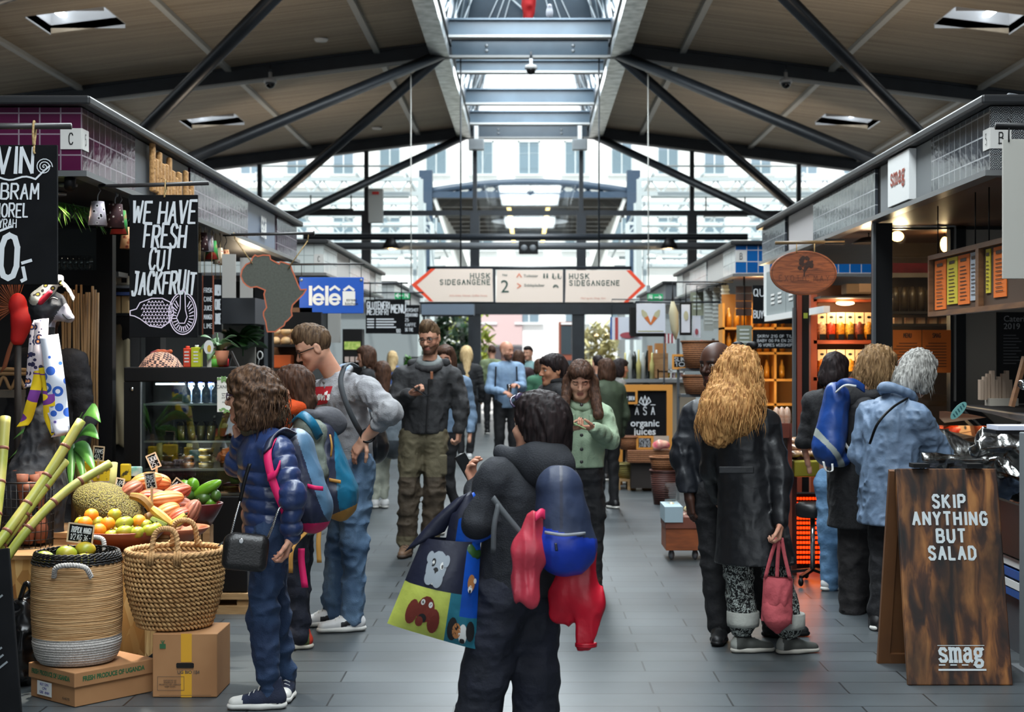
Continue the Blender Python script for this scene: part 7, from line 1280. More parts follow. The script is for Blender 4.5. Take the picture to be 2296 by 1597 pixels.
def std(u,vtop,D,yaw,H=None,k=1.):
 """joints of a relaxed standing figure; L/R are the person's own sides"""
 H = H or CH+(V0-vtop)/S(D); q = H/1.75*k; c,s = math.cos(R(yaw)),math.sin(R(yaw)); f = Vector((-s,c,0)); r = Vector((c,s,0)); b = Vector(((u-U0)/F*D,D,0)); z = lambda t: Vector((0,0,t*H)); J = {'H': H,'q': q,'yaw': yaw,'f': f}
 J['hd'] = b+z(1)-Vector((0,0,.123*q))+f*.03*q; J['nk'] = b+z(.835)-f*.02
 for n,sg in (('L',-1),('R',1)):
  J['s'+n] = b+r*sg*.175*q+z(.805); J['e'+n] = b+r*sg*.235*q+z(.625)-f*.03; J['w'+n] = b+r*sg*.23*q+z(.49)+f*.06; J['h'+n] = b+r*sg*.085*q+z(.52); J['k'+n] = b+r*sg*.095*q+z(.285)+f*.02; J['a'+n] = b+r*sg*.095*q+z(.05)
 return J
def pose(J,D,**k):
 for n,p in k.items(): J[n] = W(p[0],p[1],D+(p[2] if len(p) > 2 else 0))
 return J
def add_head(sd,C,Rh,hs):
 for t,*a in HEAD:
  w = lambda p: C+Rh @ (np.array(p)*hs)
  if t == 'e': sd.ell(w(a[0]),np.array(a[1] if hasattr(a[1],'__len__') else (a[1],)*3)*hs,Rh,a[2]*hs,a[3])
  else: sd.cone(w(a[0]),w(a[1]),a[2]*hs,a[3]*hs,a[4]*hs,op=a[5])
def add_hand(sd,w,d,n,sc=1.,curl=(25,35,30),thumb=1,spread=1.):
 """hand at wrist w; d towards the fingers, n out of the palm, thumb +1/-1 = side along d x n"""
 d = Vector(d).normalized(); n = Vector(n); n = (n-d*n.dot(d)).normalized(); t = d.cross(n)*thumb; P = lambda a,b,c: Vector(w)+(d*a+t*b+n*c)*sc
 sd.cone(P(-.03,0,0),P(.02,0,0),.025*sc,.026*sc,.02,(np.array(n),1.35))
 for b in (-.026,-.009,.009,.026): sd.cone(P(.015,b*.75,0),P(.088-abs(b-.008)*.25,b,0),.015*sc,.0115*sc,.014*sc)
 for b,L,x in ((.027,.07,0),(.009,.078,0),(-.009,.073,3),(-.026,.058,6)):
  p = P(.088-abs(b-.008)*.25,b,0); a = 0; dd = (d+t*b*2.2*spread).normalized()
  for i,(fr_,cu) in enumerate(zip((.45,.31,.24),curl)):
   a += cu+x; v = dd*math.cos(R(a))+n*math.sin(R(a)); q = p+v*L*fr_*sc; sd.cone(p,q,(.0092-.0008*i)*sc,(.0086-.0011*i)*sc,.004*sc); p = q
 p = P(.012,.024,.004); dirs = ((d*.62+t*.75+n*.25),(d*.85+t*.4+n*.4),(d*.9+t*.1+n*.5))
 for i,(v,L) in enumerate(zip(dirs,(.045,.034,.028))): q = p+v.normalized()*L*sc; sd.cone(p,q,(.0125-.0012*i)*sc,(.0112-.0014*i)*sc,.006*sc); p = q
CLO = {}
def cloth(n,c,c2=None,rough=.8,bump=.35,bs=60,**k): return mat('cloth_'+n,c,rough,c2=c2 or tuple(int(x*.82) for x in c),ns=k.pop('ns',8),bump=bump,bs=bs,**k)
def limb(sd,a,b,ra,rb,k,wr=None,quilt=None): sd.cone(a,b,ra,rb,k,wr=wr,quilt=quilt)
def person(label,J,head=(0,0,0),hs=None,skin='fair',hair=None,top=None,legs=None,shoes=None,hands=None,res=.008,beard=None,glasses=None,group=None,eyes=True,sleeves=True):
 q = J['q']; hs = hs or q**.5; yaw = J['yaw']; f = J['f']; C = np.array(J['hd']); Rh = rotm(yaw+head[0],head[1],head[2]); org = Vector((J['nk'].x,J['nk'].y,0))
 t = thing('person',label,'person',org,group); hf = max(.0045,res*.62)
 # body: head and neck, hands and forearms, trunk and limbs, all one mesh
 sd = SDF(); add_head(sd,C,Rh,hs); nk = np.array(J['nk']); sd.cone(C+Rh @ np.array((0,-.025,-.05))*hs,nk-np.array((0,0,.03)),.052*hs,.06*hs,.025); parts = []
 V,Q = sd.mesh(hf); c = V[Q].mean(1); L = ((c-C) @ Rh)/hs; mi = np.zeros(len(Q),np.int32); x,y,z = np.abs(L[:,0]),L[:,1],L[:,2]
 if beard: mi[((z < -.06+.35*np.maximum(0,x-.03)) & (y > .012) & (z > -.13)) | ((x < .028) & (z < -.05) & (y > .07))] = 4
 mi[(x < .022) & (z < -.0585) & (z > -.083) & (y > .08)] = 1
 if eyes == 'down': mi[(x > .018) & (x < .046) & (y > .066) & (np.abs(z+.006-.1*np.abs(x-.032)) < .0022)] = 3
 elif eyes:
  e = np.sqrt((x-.032)**2+(y-.0745)**2+(z-.001)**2); mi[(e < .0145) & (y > .074) & (np.abs(z-.001) < .0058+.0)] = 2; mi[(e < .0165) & (y > .078) & (np.hypot(x-.032,z-.001) < .0062)] = 3; mi[(x > .017) & (x < .047) & (y > .068) & (np.abs(z-.0105) < .0014)] = 3
 mi[(x > .012) & (x < .048) & (y > .06) & (np.abs(z-.0215+.06*np.abs(x-.03)) < .0035)] = 3; parts.append((V,Q,mi))
 for n,dct in (hands or {}).items():
  w = J['w'+n]; e = J['e'+n]; d = Vector(dct.get('d',w-e)); sg = dct.get('thumb',1); sd = SDF(); add_hand(sd,w,d,dct['n'],q**.5*dct.get('sc',1.),dct.get('curl',(22,30,25)),sg); sd.cone(w-(w-e).normalized()*.0,e.lerp(w,.3 if dct.get('bare') else .75),.026*q,(.043 if dct.get('bare') else .03)*q,.025); parts.append(sd.mesh(max(.0038,res*.5))[:2]+ (None,))
  parts[-1] = (parts[-1][0],parts[-1][1],np.zeros(len(parts[-1][1]),np.int32))
 pc = (J['hL']+J['hR'])/2; cc = (J['sL']+J['sR'])/2; ax = (cc-pc).normalized(); lat = (J['sR']-J['sL']).normalized(); fw = np.array(ax.cross(lat)); fw = fw/np.linalg.norm(fw)
 sd = SDF().cone(pc,cc-ax*.1,.11*q,.12*q,.03,(fw,1.5)).cone(cc,nk,.06*q,.05*q,.04)
 for n in 'LR': sd.cone(J['s'+n].lerp(cc,.35),J['e'+n],.04*q,.03*q,.03).cone(J['e'+n],J['w'+n],.03*q,.022*q,.02).cone(J['h'+n],J['k'+n],.05*q,.034*q,.04).cone(J['k'+n],J['a'+n],.034*q,.024*q,.03)
 V,Q = sd.mesh(.02); parts.append((V,Q,np.zeros(len(Q),np.int32)))
 put('body',parts,[SK[skin],LIP[skin],M_eye,M_dark,mat('beard',(112,76,56),.7,c2=(84,56,42),ns=60)],t)
 # trousers
 if legs:
  m_,r0,r1,r2 = legs['m'],legs.get('r0',.098)*q,legs.get('r1',.074)*q,legs.get('r2',.06)*q; sd = SDF(); wr = legs.get('wr',(.003,60,1.))
  sd.cone(J['hL'].lerp(J['hR'],.2)+Vector((0,0,.03)),J['hL'].lerp(J['hR'],.8)+Vector((0,0,.03)),.115*q*legs.get('seat',1.),None,.05,(fw,1.15))
  for n in 'LR': ank = J['a'+n]+Vector((0,0,legs.get('up',.0)-.02)); kn = J['k'+n]; sd.cone(J['h'+n],kn,r0,r1,.04,wr=(wr[0]*.6,wr[1]*.6,wr[2],1)).cone(kn,ank,r1,r2,.03,wr=wr)
  lf = legs.get('fold',.008); sd.disp.append(wob(.004,9,2.)); sd.disp.append(ridge(lf,11,q*7,(1,1,1.1))); sd.disp.append(ridge(lf*.45,26,5.,(1,1,1)))
  if legs.get('z0') is not None: sd.cut((0,0,legs['z0']),(0,0,1))
  o = put('trousers',[sd.mesh(res)],m_,t)
 # upper garment
 if top:
  m_ = top['m']; rc,rh = top.get('r',(.168,.15)); rc *= q; rh *= q; fl = (fw,top.get('flat',1.38)); sl = [x*q for x in top.get('sl',(.068,.055,.044))]; wr = top.get('wr',(.004,70,2.)); qt = top.get('quilt'); k = .05; sd = SDF()
  lo = pc-ax*.02; sd.cone(lo,cc-ax*.09*q,rh,rc,k,fl,quilt=qt); sd.cone(J['sL'].lerp(cc,.25)-ax*.02,J['sR'].lerp(cc,.25)-ax*.02,.078*q,None,.05); sd.cone(J['nk']-ax*.03,J['sL']-ax*.02,.062*q,.055*q,.05).cone(J['nk']-ax*.03,J['sR']-ax*.02,.062*q,.055*q,.05)
  if 'belly' in top: sd.ell(pc.lerp(cc,.35)+Vector(fw)*top['belly'],(rc*.9,rc*.75,rc),None,.08)
  if 'skirt' in top: zk,rk = top['skirt']; sd.cone(lo+ax*.1,Vector((lo.x+top.get('lean',0),lo.y,zk-.06)),rh*1.02,rk*q,.05,fl)
  if sleeves:
   for n in 'LR':
    s_,e_,w_ = J['s'+n],J['e'+n],J['w'+n]; fr_ = top.get('cuff'+n,top.get('cuff',.96)); w2 = e_.lerp(w_,fr_); sd.cone(s_-ax*.01,e_,sl[0],sl[1],.035,wr=(wr[0]*.8,wr[1],wr[2],1),quilt=qt).cone(e_,w2,sl[1],sl[2],.03,wr=(wr[0],wr[1],wr[2]+1,1),quilt=qt)
  fo = top.get('fold',.009); sd.disp.append(wob(fo*.6,7,5.)); sd.disp.append(ridge(fo*.75,13,q*9)); sd.disp.append(ridge(fo*.4,27,3.,(1,1,.8)))
  hem = top['hem']; sd.cut((0,0,hem),(0,0,1)); V,Q = sd.mesh(res); mi = None
  if 'zones' in top:
   c = V[Q].mean(1); mi = np.zeros(len(Q),np.int32); [mi.__setitem__(fn(c),i+1) for i,(mm,fn) in enumerate(top['zones'])]
  mats = [m_]+[a for a,b in top.get('zones',())]; put(top.get('name','jacket'),[(V,Q) if mi is None else (V,Q,mi)],mats,t)
  for ck in ('collar','collar2'):
   if ck not in top: continue
   r_,h_,m2 = top[ck]; b = nk+np.array(ax)*.0; sd = SDF(); tilt = Vector(top.get('tilt',f))
   for i in range(14): a = 2*math.pi*i/14; a2 = 2*math.pi*(i+1)/14; pt = lambda a: Vector(b)+Vector(fw)*(r_*1.1*math.cos(a)-.0)+lat*(r_*math.sin(a))+Vector((0,0,h_-.035*math.cos(a)*(1 if top.get('vneck',1) else 0))); sd.cone(pt(a),pt(a2),top.get('cr',.02),None,.02)
   sd.disp.append(wob(.006,16)); put(top.get('cname','collar') if ck == 'collar2' else 'collar',[sd.mesh(max(.006,res*.8))],m2 or m_,t)
  if 'hood' in top:
   m2 = top['hood']; b = Vector(nk)-Vector(fw)*.03*q+Vector((0,0,.012)); sd = SDF(); w_ = top.get('hw',.12)*q
   sd.cone(b-lat*w_+Vector(fw)*.04,b-Vector(fw)*.08-Vector((0,0,.02)),.034,.05,.04).cone(b+lat*w_+Vector(fw)*.04,b-Vector(fw)*.08-Vector((0,0,.02)),.04,.055,.05).ell(b-Vector(fw)*.085-Vector((0,0,.03)),(.12*q,.075,.085),None,.06); sd.disp.append(wob(.012,15,4)); put('hood',[sd.mesh(max(.007,res*.9))],m2,t)
 # shoes
 for n in ('LR' if shoes else ''):
  a = J['a'+n]; d = shoes.get('d'+n,shoes.get('d',yaw)); ff = Vector((-math.sin(R(d)),math.cos(R(d)),0)); rr_ = Vector((ff.y,-ff.x,0)); z0 = J.get('z'+n,0.); sc = shoes.get('sc',1.)*q**.5; B = Vector((a.x,a.y,z0)); hi = shoes.get('hi',.1)*sc; Rm = np.array([[rr_.x,ff.x,0],[rr_.y,ff.y,0],[0,0,1]])
  up = lambda y,z,x=0: B+ff*y*sc+rr_*x*sc+Vector((0,0,z*sc)); sd = SDF().cone(up(-.035,.05),up(.05,.05),.037*sc,.041*sc,.02).cone(up(.05,.045),up(.165,.032),.04*sc,.033*sc,.03,(np.array((0,0,1)),1.1)).cone(up(-.03,.05),up(-.012,hi/sc),.038*sc,.042*sc,.03); sd.cut((0,0,z0+.02),(0,0,1)); sd.cut((0,0,B.z+hi),(0,0,-1)); V,Q = sd.mesh(max(.0055,res*.7)); mi = np.zeros(len(Q),np.int32)
  if 'zone' in shoes: c = V[Q].mean(1)-np.array(B); y_ = c @ np.array(ff)/sc; x_ = c @ np.array(rr_)/sc; z_ = c[:,2]/sc; mi[shoes['zone'](x_,y_,z_)] = 1
  o = put('shoe',[(V,Q,mi)],[shoes['m'],shoes.get('m2',shoes['m'])],t)
  sd = SDF().cone(up(-.04,.018),up(.05,.018),.042*sc,.046*sc,.02,(np.array((0,0,1)),1.9)).cone(up(.05,.018),up(.168,.018),.046*sc,.038*sc,.03,(np.array((0,0,1)),1.9)); sd.cut((0,0,z0+.003),(0,0,1)); put('sole',[sd.mesh(max(.0055,res*.7))],shoes.get('sole',M_black),o)
  if 'lace' in shoes:
   mb = MB(); [mb.tube([up(.1-.022*i,.068+.012*i,-.022),up(.095-.022*i,.078+.0125*i),up(.09-.022*i,.068+.012*i,.022)],.0035*sc,5) for i in range(shoes.get('nl',4))]; mb.build('laces',shoes['lace'],o)
 # hair
 if hair: do_hair(t,C,Rh,hs,res,**hair)
 if glasses:
  mb = MB(); w = lambda p: Vector(C+Rh @ (np.array(p)*hs))
  for sx in (-1,1): mb.tube([w((sx*.033+.0235*math.cos(a),.099-.006*abs(math.cos(a)),-.001+.017*math.sin(a))) for a in [2*math.pi*i/16 for i in range(16)]],.0026,5,closed=True); mb.tube([w((sx*.056,.092,.006)),w((sx*.077,.03,.006)),w((sx*.08,-.012,.004))],.0028,5)
  mb.tube([w((-.01,.1,.004)),w((0,.103,.006)),w((.01,.1,.004))],.0026,5); mb.build('glasses',glasses,t)
 return t
def do_hair(t,C,Rh,hs,res,m,style='short',vol=.0,tail=None,line_=None,amp=.005,seed=1.,strands=0,end=None,parts=None,top=0.):
 w = lambda p: C+Rh @ (np.array(p)*hs); sd = SDF(); E = lambda c,r,k=.02,op='u': sd.ell(w(c),np.array(r)*hs,Rh,k*hs,op); v = vol
 if style == 'short':
  E((0,-.014,.032),(.079+v,.099+v,.092+v)); E((0,.02,.085+top),(.06,.075,.04+v+top),.03); E((0,.13,-.035),(.085,.085,.1),.012,'s'); E((-.08,.045,-.05),(.04,.06,.075),.01,'s'); E((.08,.045,-.05),(.04,.06,.075),.01,'s'); E((-.085,-.01,-.012),(.022,.024,.038),.008,'s'); E((.085,-.01,-.012),(.022,.024,.038),.008,'s'); sd.cut(w((0,-.09,-.06)),Rh @ np.array((0,.25,1.)))
 else:
  E((0,-.018,.03),(.087+v,.106+v,.1+v)); E((0,.02,.07),(.075+v,.085,.05+v),.03)
  if style != 'back':
   E((-.074,-.01,-.045),(.03+v,.06,.085),.03); E((.074,-.01,-.045),(.03+v,.06,.085),.03)
  E((0,-.07,-.05),(.075+v,.045+v,.1),.03)
  if style == 'curly':
   rr = random.Random(int(seed)); [E((.095*math.cos(a)*rr.uniform(.8,1),-.02+.1*math.sin(a),z),(.035,.035,.035),.015) for a in [math.pi*(.95+1.1*i/11) for i in range(12)] for z in (.03,-.03,-.08,-.11)]
  E((0,.135,-.04),(.07,.085,.108),.015,'s')
 for (a,b,ra,rb) in (parts or ()): sd.cone(w(a),w(b),ra*hs,rb*hs,.03)
 for (a,b,ra,rb) in (tail or ()): sd.cone(a,b,ra,rb,.04,(np.array((0,1.,0)) if end is None else np.array(end),1.5))
 fr_ = (130,16) if style != 'curly' else (60,40)
 sd.disp.append(lambda x,y,z: amp*vnoise(x*fr_[0]*.5+seed+3*np.sin(z*9),y*fr_[0]*.5,z*fr_[1])+amp*.6*vnoise(x*fr_[0]*1.1,y*fr_[0]*1.1+2*np.sin(z*14),z*fr_[1]*1.6))
 V,Q = sd.mesh(max(.0042,res*.58)); o = put('hair',[(V,Q)],m,t)
 if strands:
  rr = np.random.RandomState(int(seed)); mb = MB(); zt = V[:,2].max(); zb = V[:,2].min(); Lh = (V-C) @ Rh; idx = np.nonzero((V[:,2] > zb+(zt-zb)*.3) & (Lh[:,1] < -.01))[0]; c0 = V.mean(0)
  for i in rr.choice(idx,strands):
   p = V[i]; d = p-c0; d[2] = 0; d = d/(np.linalg.norm(d)+1e-6); L = rr.uniform(.06,.16); P = []; tx = rr.uniform(-.4,.4)
   for j in range(5): s_ = j/4; P.append(Vector(p+d*(.003+.012*math.sin(s_*2.6+tx))+np.array((.012*math.sin(3*s_+tx*9),.006*math.cos(4*s_+tx*7),-L*s_))))
   mb.tube(P,[.0014,.0018,.0017,.0013,.0005],4)
  mb.build('loose_strands',m,o)
up_ = Vector((0,0,1))
M_puff = mat('navy_puffer',(44,62,106),.34,c2=(34,50,90),ns=5,spec=.6,bump=.3,bs=26); M_jean = cloth('blue_jeans',(50,78,112),(112,140,168),ns=3,bs=180); M_djean = cloth('dark_jeans',(28,46,76),(46,70,104),ns=4,bs=180); M_navy = cloth('navy_trousers',(26,30,46),(18,22,34)); M_blk = cloth('black',(14,14,17),(24,24,28)); M_char = cloth('charcoal',(48,48,50),(38,38,40))
M_sneakw = mat('white_sneaker',(214,214,214),.45); M_rub = mat('white_rubber',(214,212,206),.5); M_shoeb = mat('black_shoe',(18,18,20),.5)
# --- woman in the navy puffer jacket looking into the fridge
D = 6.75; J = std(600,818,D,82,1.54); pose(J,D,hd=(562,890),nk=(592,962),sL=(622,1000,-.15),sR=(578,1000,.15),eL=(655,1108,-.24),wL=(652,1205,-.2),eR=(532,1045,.12),wR=(541,990,.04),hL=(612,1200,-.085),hR=(600,1200,.085),kL=(588,1385,-.08),kR=(618,1390,.12),aL=(606,1548,-.04),aR=(642,1520,.22))
person('woman in navy puffer jacket and glasses looking into the fridge',J,(0,-2,0),1.0,'fair',dict(m=HM['curly'],style='curly',vol=.012,amp=.009,seed=3,strands=240),
 dict(m=M_puff,hem=1.58-412/S(D),r=(.188,.178),flat=1.25,sl=(.072,.066,.054),quilt=(.062,.013),collar=(.075,.03,mat('olive_collar',(84,76,60),.8)),fold=.006,wr=(.003,60,1)),
 dict(m=M_djean,r0=.1,r1=.074,r2=.058,fold=.011,up=.03),dict(m=cloth('canvas_navy',(30,40,66),bs=200),m2=M_rub,sole=M_rub,hi=.15,lace=M_rub,nl=6,dL=97,dR=186,zone=lambda x,y,z: (y > .13) | ((z < .03))),
 {'L': dict(n=(-.9,-.1,.3),d=(-.25,.1,-1),curl=(30,45,40),thumb=-1),'R': dict(n=(.3,-.4,.3),d=(-.1,-.3,1),curl=(55,60,45),thumb=1)},.0065,glasses=mat('purple_frames',(50,26,60),.3))
# --- child with orange scarf
D = 8.1; J = std(690,822,D,66,1.525); pose(J,D,hd=(657,872),nk=(690,935),sL=(705,965,-.14),sR=(690,960,.16),hL=(660,1190,-.07),hR=(672,1190,.08),kL=(658,1310,-.04),kR=(668,1310,.1),aL=(672,1425,-.02),aR=(668,1420,.14),eL=(715,1060,-.2),wL=(668,1120,-.2),eR=(650,1060,.2),wR=(640,1130,.2))
M_sage = cloth('grey_green',(110,118,108),(90,98,90))
person('child with brown hair bun, orange scarf and grey green jacket behind the navy puffer woman',J,(0,4,0),.98,'fair',dict(m=HM['brown'],style='back',vol=.004,seed=5,amp=.006,parts=(((.0,-.085,-.04),(.01,-.105,-.075),.03,.034),((.0,-.1,-.08),(-.02,-.105,-.105),.03,.018))),
 dict(m=M_sage,hem=.62,r=(.16,.16),hood=cloth('dark_heather',(78,78,84)),hw=.1),dict(m=M_navy,r0=.095,r1=.08,r2=.072,up=.03,wr=(.009,50,2)),dict(m=mat('olive_sneaker',(78,88,50),.6),m2=mat('red_patch',(200,60,40),.5),sole=mat('cream_sole',(214,206,190),.5),d=100,lace=mat('olive_lace',(110,110,60),.7),zone=lambda x,y,z: (y < -.055)),None,.008)
p = W(655,925,D); sd = SDF(); [sd.cone(p+Vector((.085*math.cos(a),.085*math.sin(a),.012*math.cos(a)+.03)),p+Vector((.085*math.cos(a+.5),.085*math.sin(a+.5),.012*math.cos(a+.5)+.03)),.034,None,.03) for a in [i*.5 for i in range(13)]]; sd.cone(W(640,905,D-.02),W(640,950,D-.05),.05,.035,.04); sd.disp.append(wob(.01,18,2)); t = thing('scarf','bright orange scarf round the neck of the child','scarf',p); put('cloth',[sd.mesh(.008)],cloth('orange_scarf',(236,92,24),(214,74,20)),t)
# --- man in the grey sweatshirt
D = 8.62; J = std(780,712,D,118,1.8); pose(J,D,hd=(703,779,-.05),nk=(757,845,.02),sL=(822,868,-.17),sR=(708,880,.14),eL=(872,925,-.3),wL=(818,985,-.22),eR=(670,980,.2),wR=(690,1060,.1),hL=(800,1050,-.06),hR=(765,1050,.1),kL=(795,1215,-.06),kR=(762,1210,.14),aL=(790,1382,-.02),aR=(742,1372,.16))
M_sweat = cloth('grey_sweatshirt',(150,150,152),(136,136,140),bs=120); lc = np.array(W(742,889,D-.2))
person('tall man in grey sweatshirt with red logo, glasses and jeans looking down',J,(-16,24,-4),1.0,'fair',dict(m=HM['short'],style='short',vol=.004,top=.012,amp=.004,seed=2),
 dict(m=M_sweat,name='sweatshirt',hem=1.58-262/S(D),r=(.172,.165),sl=(.074,.064,.052),cuff=.42,collar=(.07,.012,None),collar2=(.06,.024,mat('cloth_pale_blue_shirt',(150,172,196),.8)),cname='shirt_collar',cr=.013,wr=(.004,60,1.),fold=.014),dict(m=M_jean,r0=.1,r1=.074,r2=.06,fold=.012,up=.02),dict(m=M_sneakw,m2=mat('black_stripe',(24,24,28),.5),sole=M_rub,dL=108,dR=112,lace=M_rub,zone=lambda x,y,z: (y < .075) & (y > -.02) & (np.abs(z-.05-.35*(.05-y)*.5) < .014)),
 {'L': dict(n=(.3,.5,-.4),d=(-.6,.1,-.75),curl=(15,25,20),thumb=1,bare=True)},.0075,eyes='down',glasses=mat('black_frames',(16,16,18),.3))
t = bpy.data.objects['sweatshirt'].parent; MB().tube([J['wL']+(J['eL']-J['wL']).normalized()*.03+Vector((.034*math.cos(a),.02*math.sin(a),.034*math.sin(a))) for a in [i*.52 for i in range(12)]],.011,6,closed=True,flat=.5).build('watch',M_black,t)
# printed logo on the chest: curved patch laid on the cloth
def patch(par,name,m_,pts,off=.004):
 """flat print wrapped on a garment: points snapped to its surface along the view from the front"""
 ob = par; me = ob.data; co = np.zeros(3*len(me.vertices)); me.vertices.foreach_get('co',co); co = co.reshape(-1,3)+np.array(ORG[ob.name]); n = len(pts); vs = []
 from mathutils.bvhtree import BVHTree
 bv = BVHTree.FromPolygons([Vector(c) for c in co],[tuple(p.vertices) for p in me.polygons]); N = 9; g = []
 (u0,v0),(u1,v1),(u2,v2),(u3,v3) = pts
 for i in range(N+1):
  for j in range(N+1):
   a,b = i/N,j/N; u = (u0*(1-b)+u1*b)*(1-a)+(u3*(1-b)+u2*b)*a; v = (v0*(1-b)+v1*b)*(1-a)+(v3*(1-b)+v2*b)*a; o = Vector((0,0,CH)); d = (W(u,v,10)-o).normalized(); h = bv.ray_cast(o,d); p = h[0] if h[0] is not None else o+d*D; g.append(p-d*off)
 mb = MB(); mb.add(g,[(i*(N+1)+j,i*(N+1)+j+1,(i+1)*(N+1)+j+1,(i+1)*(N+1)+j) for i in range(N) for j in range(N)],True); o = mb.build(name,m_,ob); return bv
sw = bpy.data.objects['sweatshirt']; bv = patch(sw,'logo',mat('logo_red',(176,34,44),.6),[(700,868),(746,866),(733,905),(694,912)])
o = text("Levi's",1.,Matrix.Identity(4),M_wpaint,None,bold=.05,sx=1.,depth=0); me = o.data; bb = ORG[sw.name]; o.name = 'logo_lettering'
for vx in me.vertices:
 p0 = Vector((0,0,CH)); d = (W(721+vx.co.x*17+vx.co.y*4,889-vx.co.y*26,10)-p0).normalized(); h = bv.ray_cast(p0,d); vx.co = (h[0] if h[0] is not None else p0+d*D)-d*.0065-bb
o.parent = sw; o.matrix_local = Matrix.Identity(4); ORG[o.name] = bb
# --- man with phone in dark jacket
D = 11.9; J = std(955,710,D,172,1.9); pose(J,D,hd=(963,758,-.04),nk=(962,818),sL=(1014,838),sR=(905,838),eR=(888,905,-.05),wR=(920,884,-.26),eL=(1034,905,-.02),wL=(1030,964,-.06),hL=(975,985),hR=(925,985),kL=(974,1105,-.03),kR=(917,1100,-.05),aL=(966,1212),aR=(912,1222,-.05))
M_olive = cloth('olive_cargo',(104,96,74),(88,80,60)); M_kneep = cloth('brown_patch',(72,60,46)); kz = J['kL'].z
person('bearded man with glasses in charcoal hooded jacket walking with phone',J,(-8,12,3),1.0,'fair',dict(m=HM['short'],style='short',vol=.004,top=.014,amp=.005,seed=8),dict(m=M_char,hem=1.58-172/S(D),r=(.178,.165),sl=(.07,.062,.05),collar=(.1,.0,M_char),collar2=(.076,.026,mat('grey_fleece',(120,126,126),.9)),cr=.026,cname='hood_lining',hood=M_char,hw=.13,wr=(.005,60,2),fold=.014),
 dict(m=M_olive,r0=.098,r1=.08,r2=.07,fold=.013,up=.04),dict(m=mat('brown_boot',(112,86,66),.6),sole=mat('brown_sole',(60,46,36),.7),hi=.13,lace=M_dark,d=172),{'R': dict(n=(.2,.1,1),d=(.9,-.3,.1),curl=(50,50,40),thumb=1),'L': dict(n=(-.9,.3,.1),d=(-.1,-.1,-1),curl=(45,55,40),thumb=1)},.009,beard=True,glasses=mat('thin_frames',(60,50,44),.3))
ob = [o for o in bpy.data.objects if o.name.startswith('trousers')][-1]; me = ob.data; me.materials.append(M_kneep); c = np.zeros(3*len(me.polygons)); me.polygons.foreach_get('center',c); c = c.reshape(-1,3)[:,2]; me.polygons.foreach_set('material_index',((c < kz+.13) & (c > .16)).astype(np.int32))
for (u,v) in ((920,1035),(985,1040)): p = W(u,v,D-.1); MB().box(p-Vector((.06,.0,.09)),p+Vector((.06,.05,.07))).build('cargo_pocket',M_olive,ob,bevel=.012)
jk = [o for o in bpy.data.objects if o.name.startswith('jacket')][-1]; p = W(968,842,D-.2); MB().box(p-Vector((.01,.02,.03)),p+Vector((.01,.03,.03))).build('zip_pull',mat('leather_tab',(140,88,58),.6),jk,bevel=.004); MB().bar(W(962,850,D-.155),W(956,968,D-.17),.012,.01).build('zip_placket',mat('zip_dark',(34,34,36),.6),jk)
# --- woman behind him, mostly hidden
D = 13.4; J = std(1000,765,D,172,1.68); pose(J,D,kL=(1006,1085),aL=(1040,1175),kR=(985,1080),aR=(984,1180),hL=(1008,985),hR=(988,985))
person('woman in denim jacket and black leggings half hidden behind the man with phone',J,(0,5,0),None,'fair',dict(m=HM['brown'],style='long',seed=4),dict(m=cloth('pale_denim',(110,134,160)),hem=.9,r=(.15,.14)),dict(m=M_blk,r0=.08,r1=.055,r2=.04),dict(m=M_sneakw,sole=M_rub,d=190),None,.012)
# --- small figures in the background
def extra(lab,u,vt,D,yaw,hair,gm,tr,skin='fair',hm='brown',style='long',tail=None,hand=False,head=(0,5,0),rz=.015,**k):
 J = std(u,vt,D,yaw);
 if 'p' in k: pose(J,D,**k.pop('p'))
 H = J['H']; C = J['hd']; b = -J['f']; tl = [(C+b*.07+Vector((0,0,.0)),C+b*(.1+.02)+Vector((0,0,-tail)),.075,.05)] if tail else None
 return person(lab,J,head,None,skin,dict(m=HM[hm],style=style,tail=tl,seed=u % 7+1,end=tuple(J['f'])) if hair else None,dict(dict(m=gm,hem=H*k.pop('hem',.5),r=(.165,.15)),**k.pop('tp',{})),dict(m=tr,r0=.09,r1=.068,r2=.055),dict(m=k.pop('sh',M_shoeb),sole=M_rub,d=yaw),{n: dict(n=(0,.2,-1),curl=(30,40,30),thumb=1) for n in 'LR'} if hand else None,rz,eyes=False,**k)
M_denim = cloth('light_denim',(134,160,188),(116,142,172)); M_sg = cloth('sage_tee',(134,148,110)); M_teal = cloth('pale_teal',(140,176,178)); M_greyb = cloth('grey_blue',(96,106,114)); M_olv = cloth('olive_parka',(62,74,54),(50,60,44))
extra('blonde woman with long hair in black vest and leggings seen from behind',1046,776,22.9,8,1,cloth('black_vest',(28,29,32),bump=.8,bs=24),M_blk,hm='blond',tail=.34,tp=dict(quilt=(.05,.012)),p=dict(aL=(1034,1018),aR=(1052,1022)),sh=M_sneakw)
t = extra('bald bearded man in light denim shirt holding a glass',1135,765,20.,190,0,M_denim,M_blk,'fair',head=(40,5,0),hand=True,beard=True,hem=.5,p=dict(eL=(1172,868,-.1),wL=(1158,864,-.3),eR=(1098,872,-.1),wR=(1130,880,-.3)))
MB().bar(W(1112,822,19.82),W(1110,872,19.82),.05,.02).build('shoulder_strap',M_black,t); MB().bar(W(1158,822,19.82),W(1160,872,19.82),.05,.02).build('shoulder_strap',M_black,t)
p = W(1142,872,19.7); tag(MB().lathe([(.001,0),(.03,0),(.036,.11),(.034,.11),(.028,.005)],p-Vector((0,0,.05)),12).build('drinking_glass',M_bottleglass,org=p),'glass held by the bald man in the denim shirt','glass')
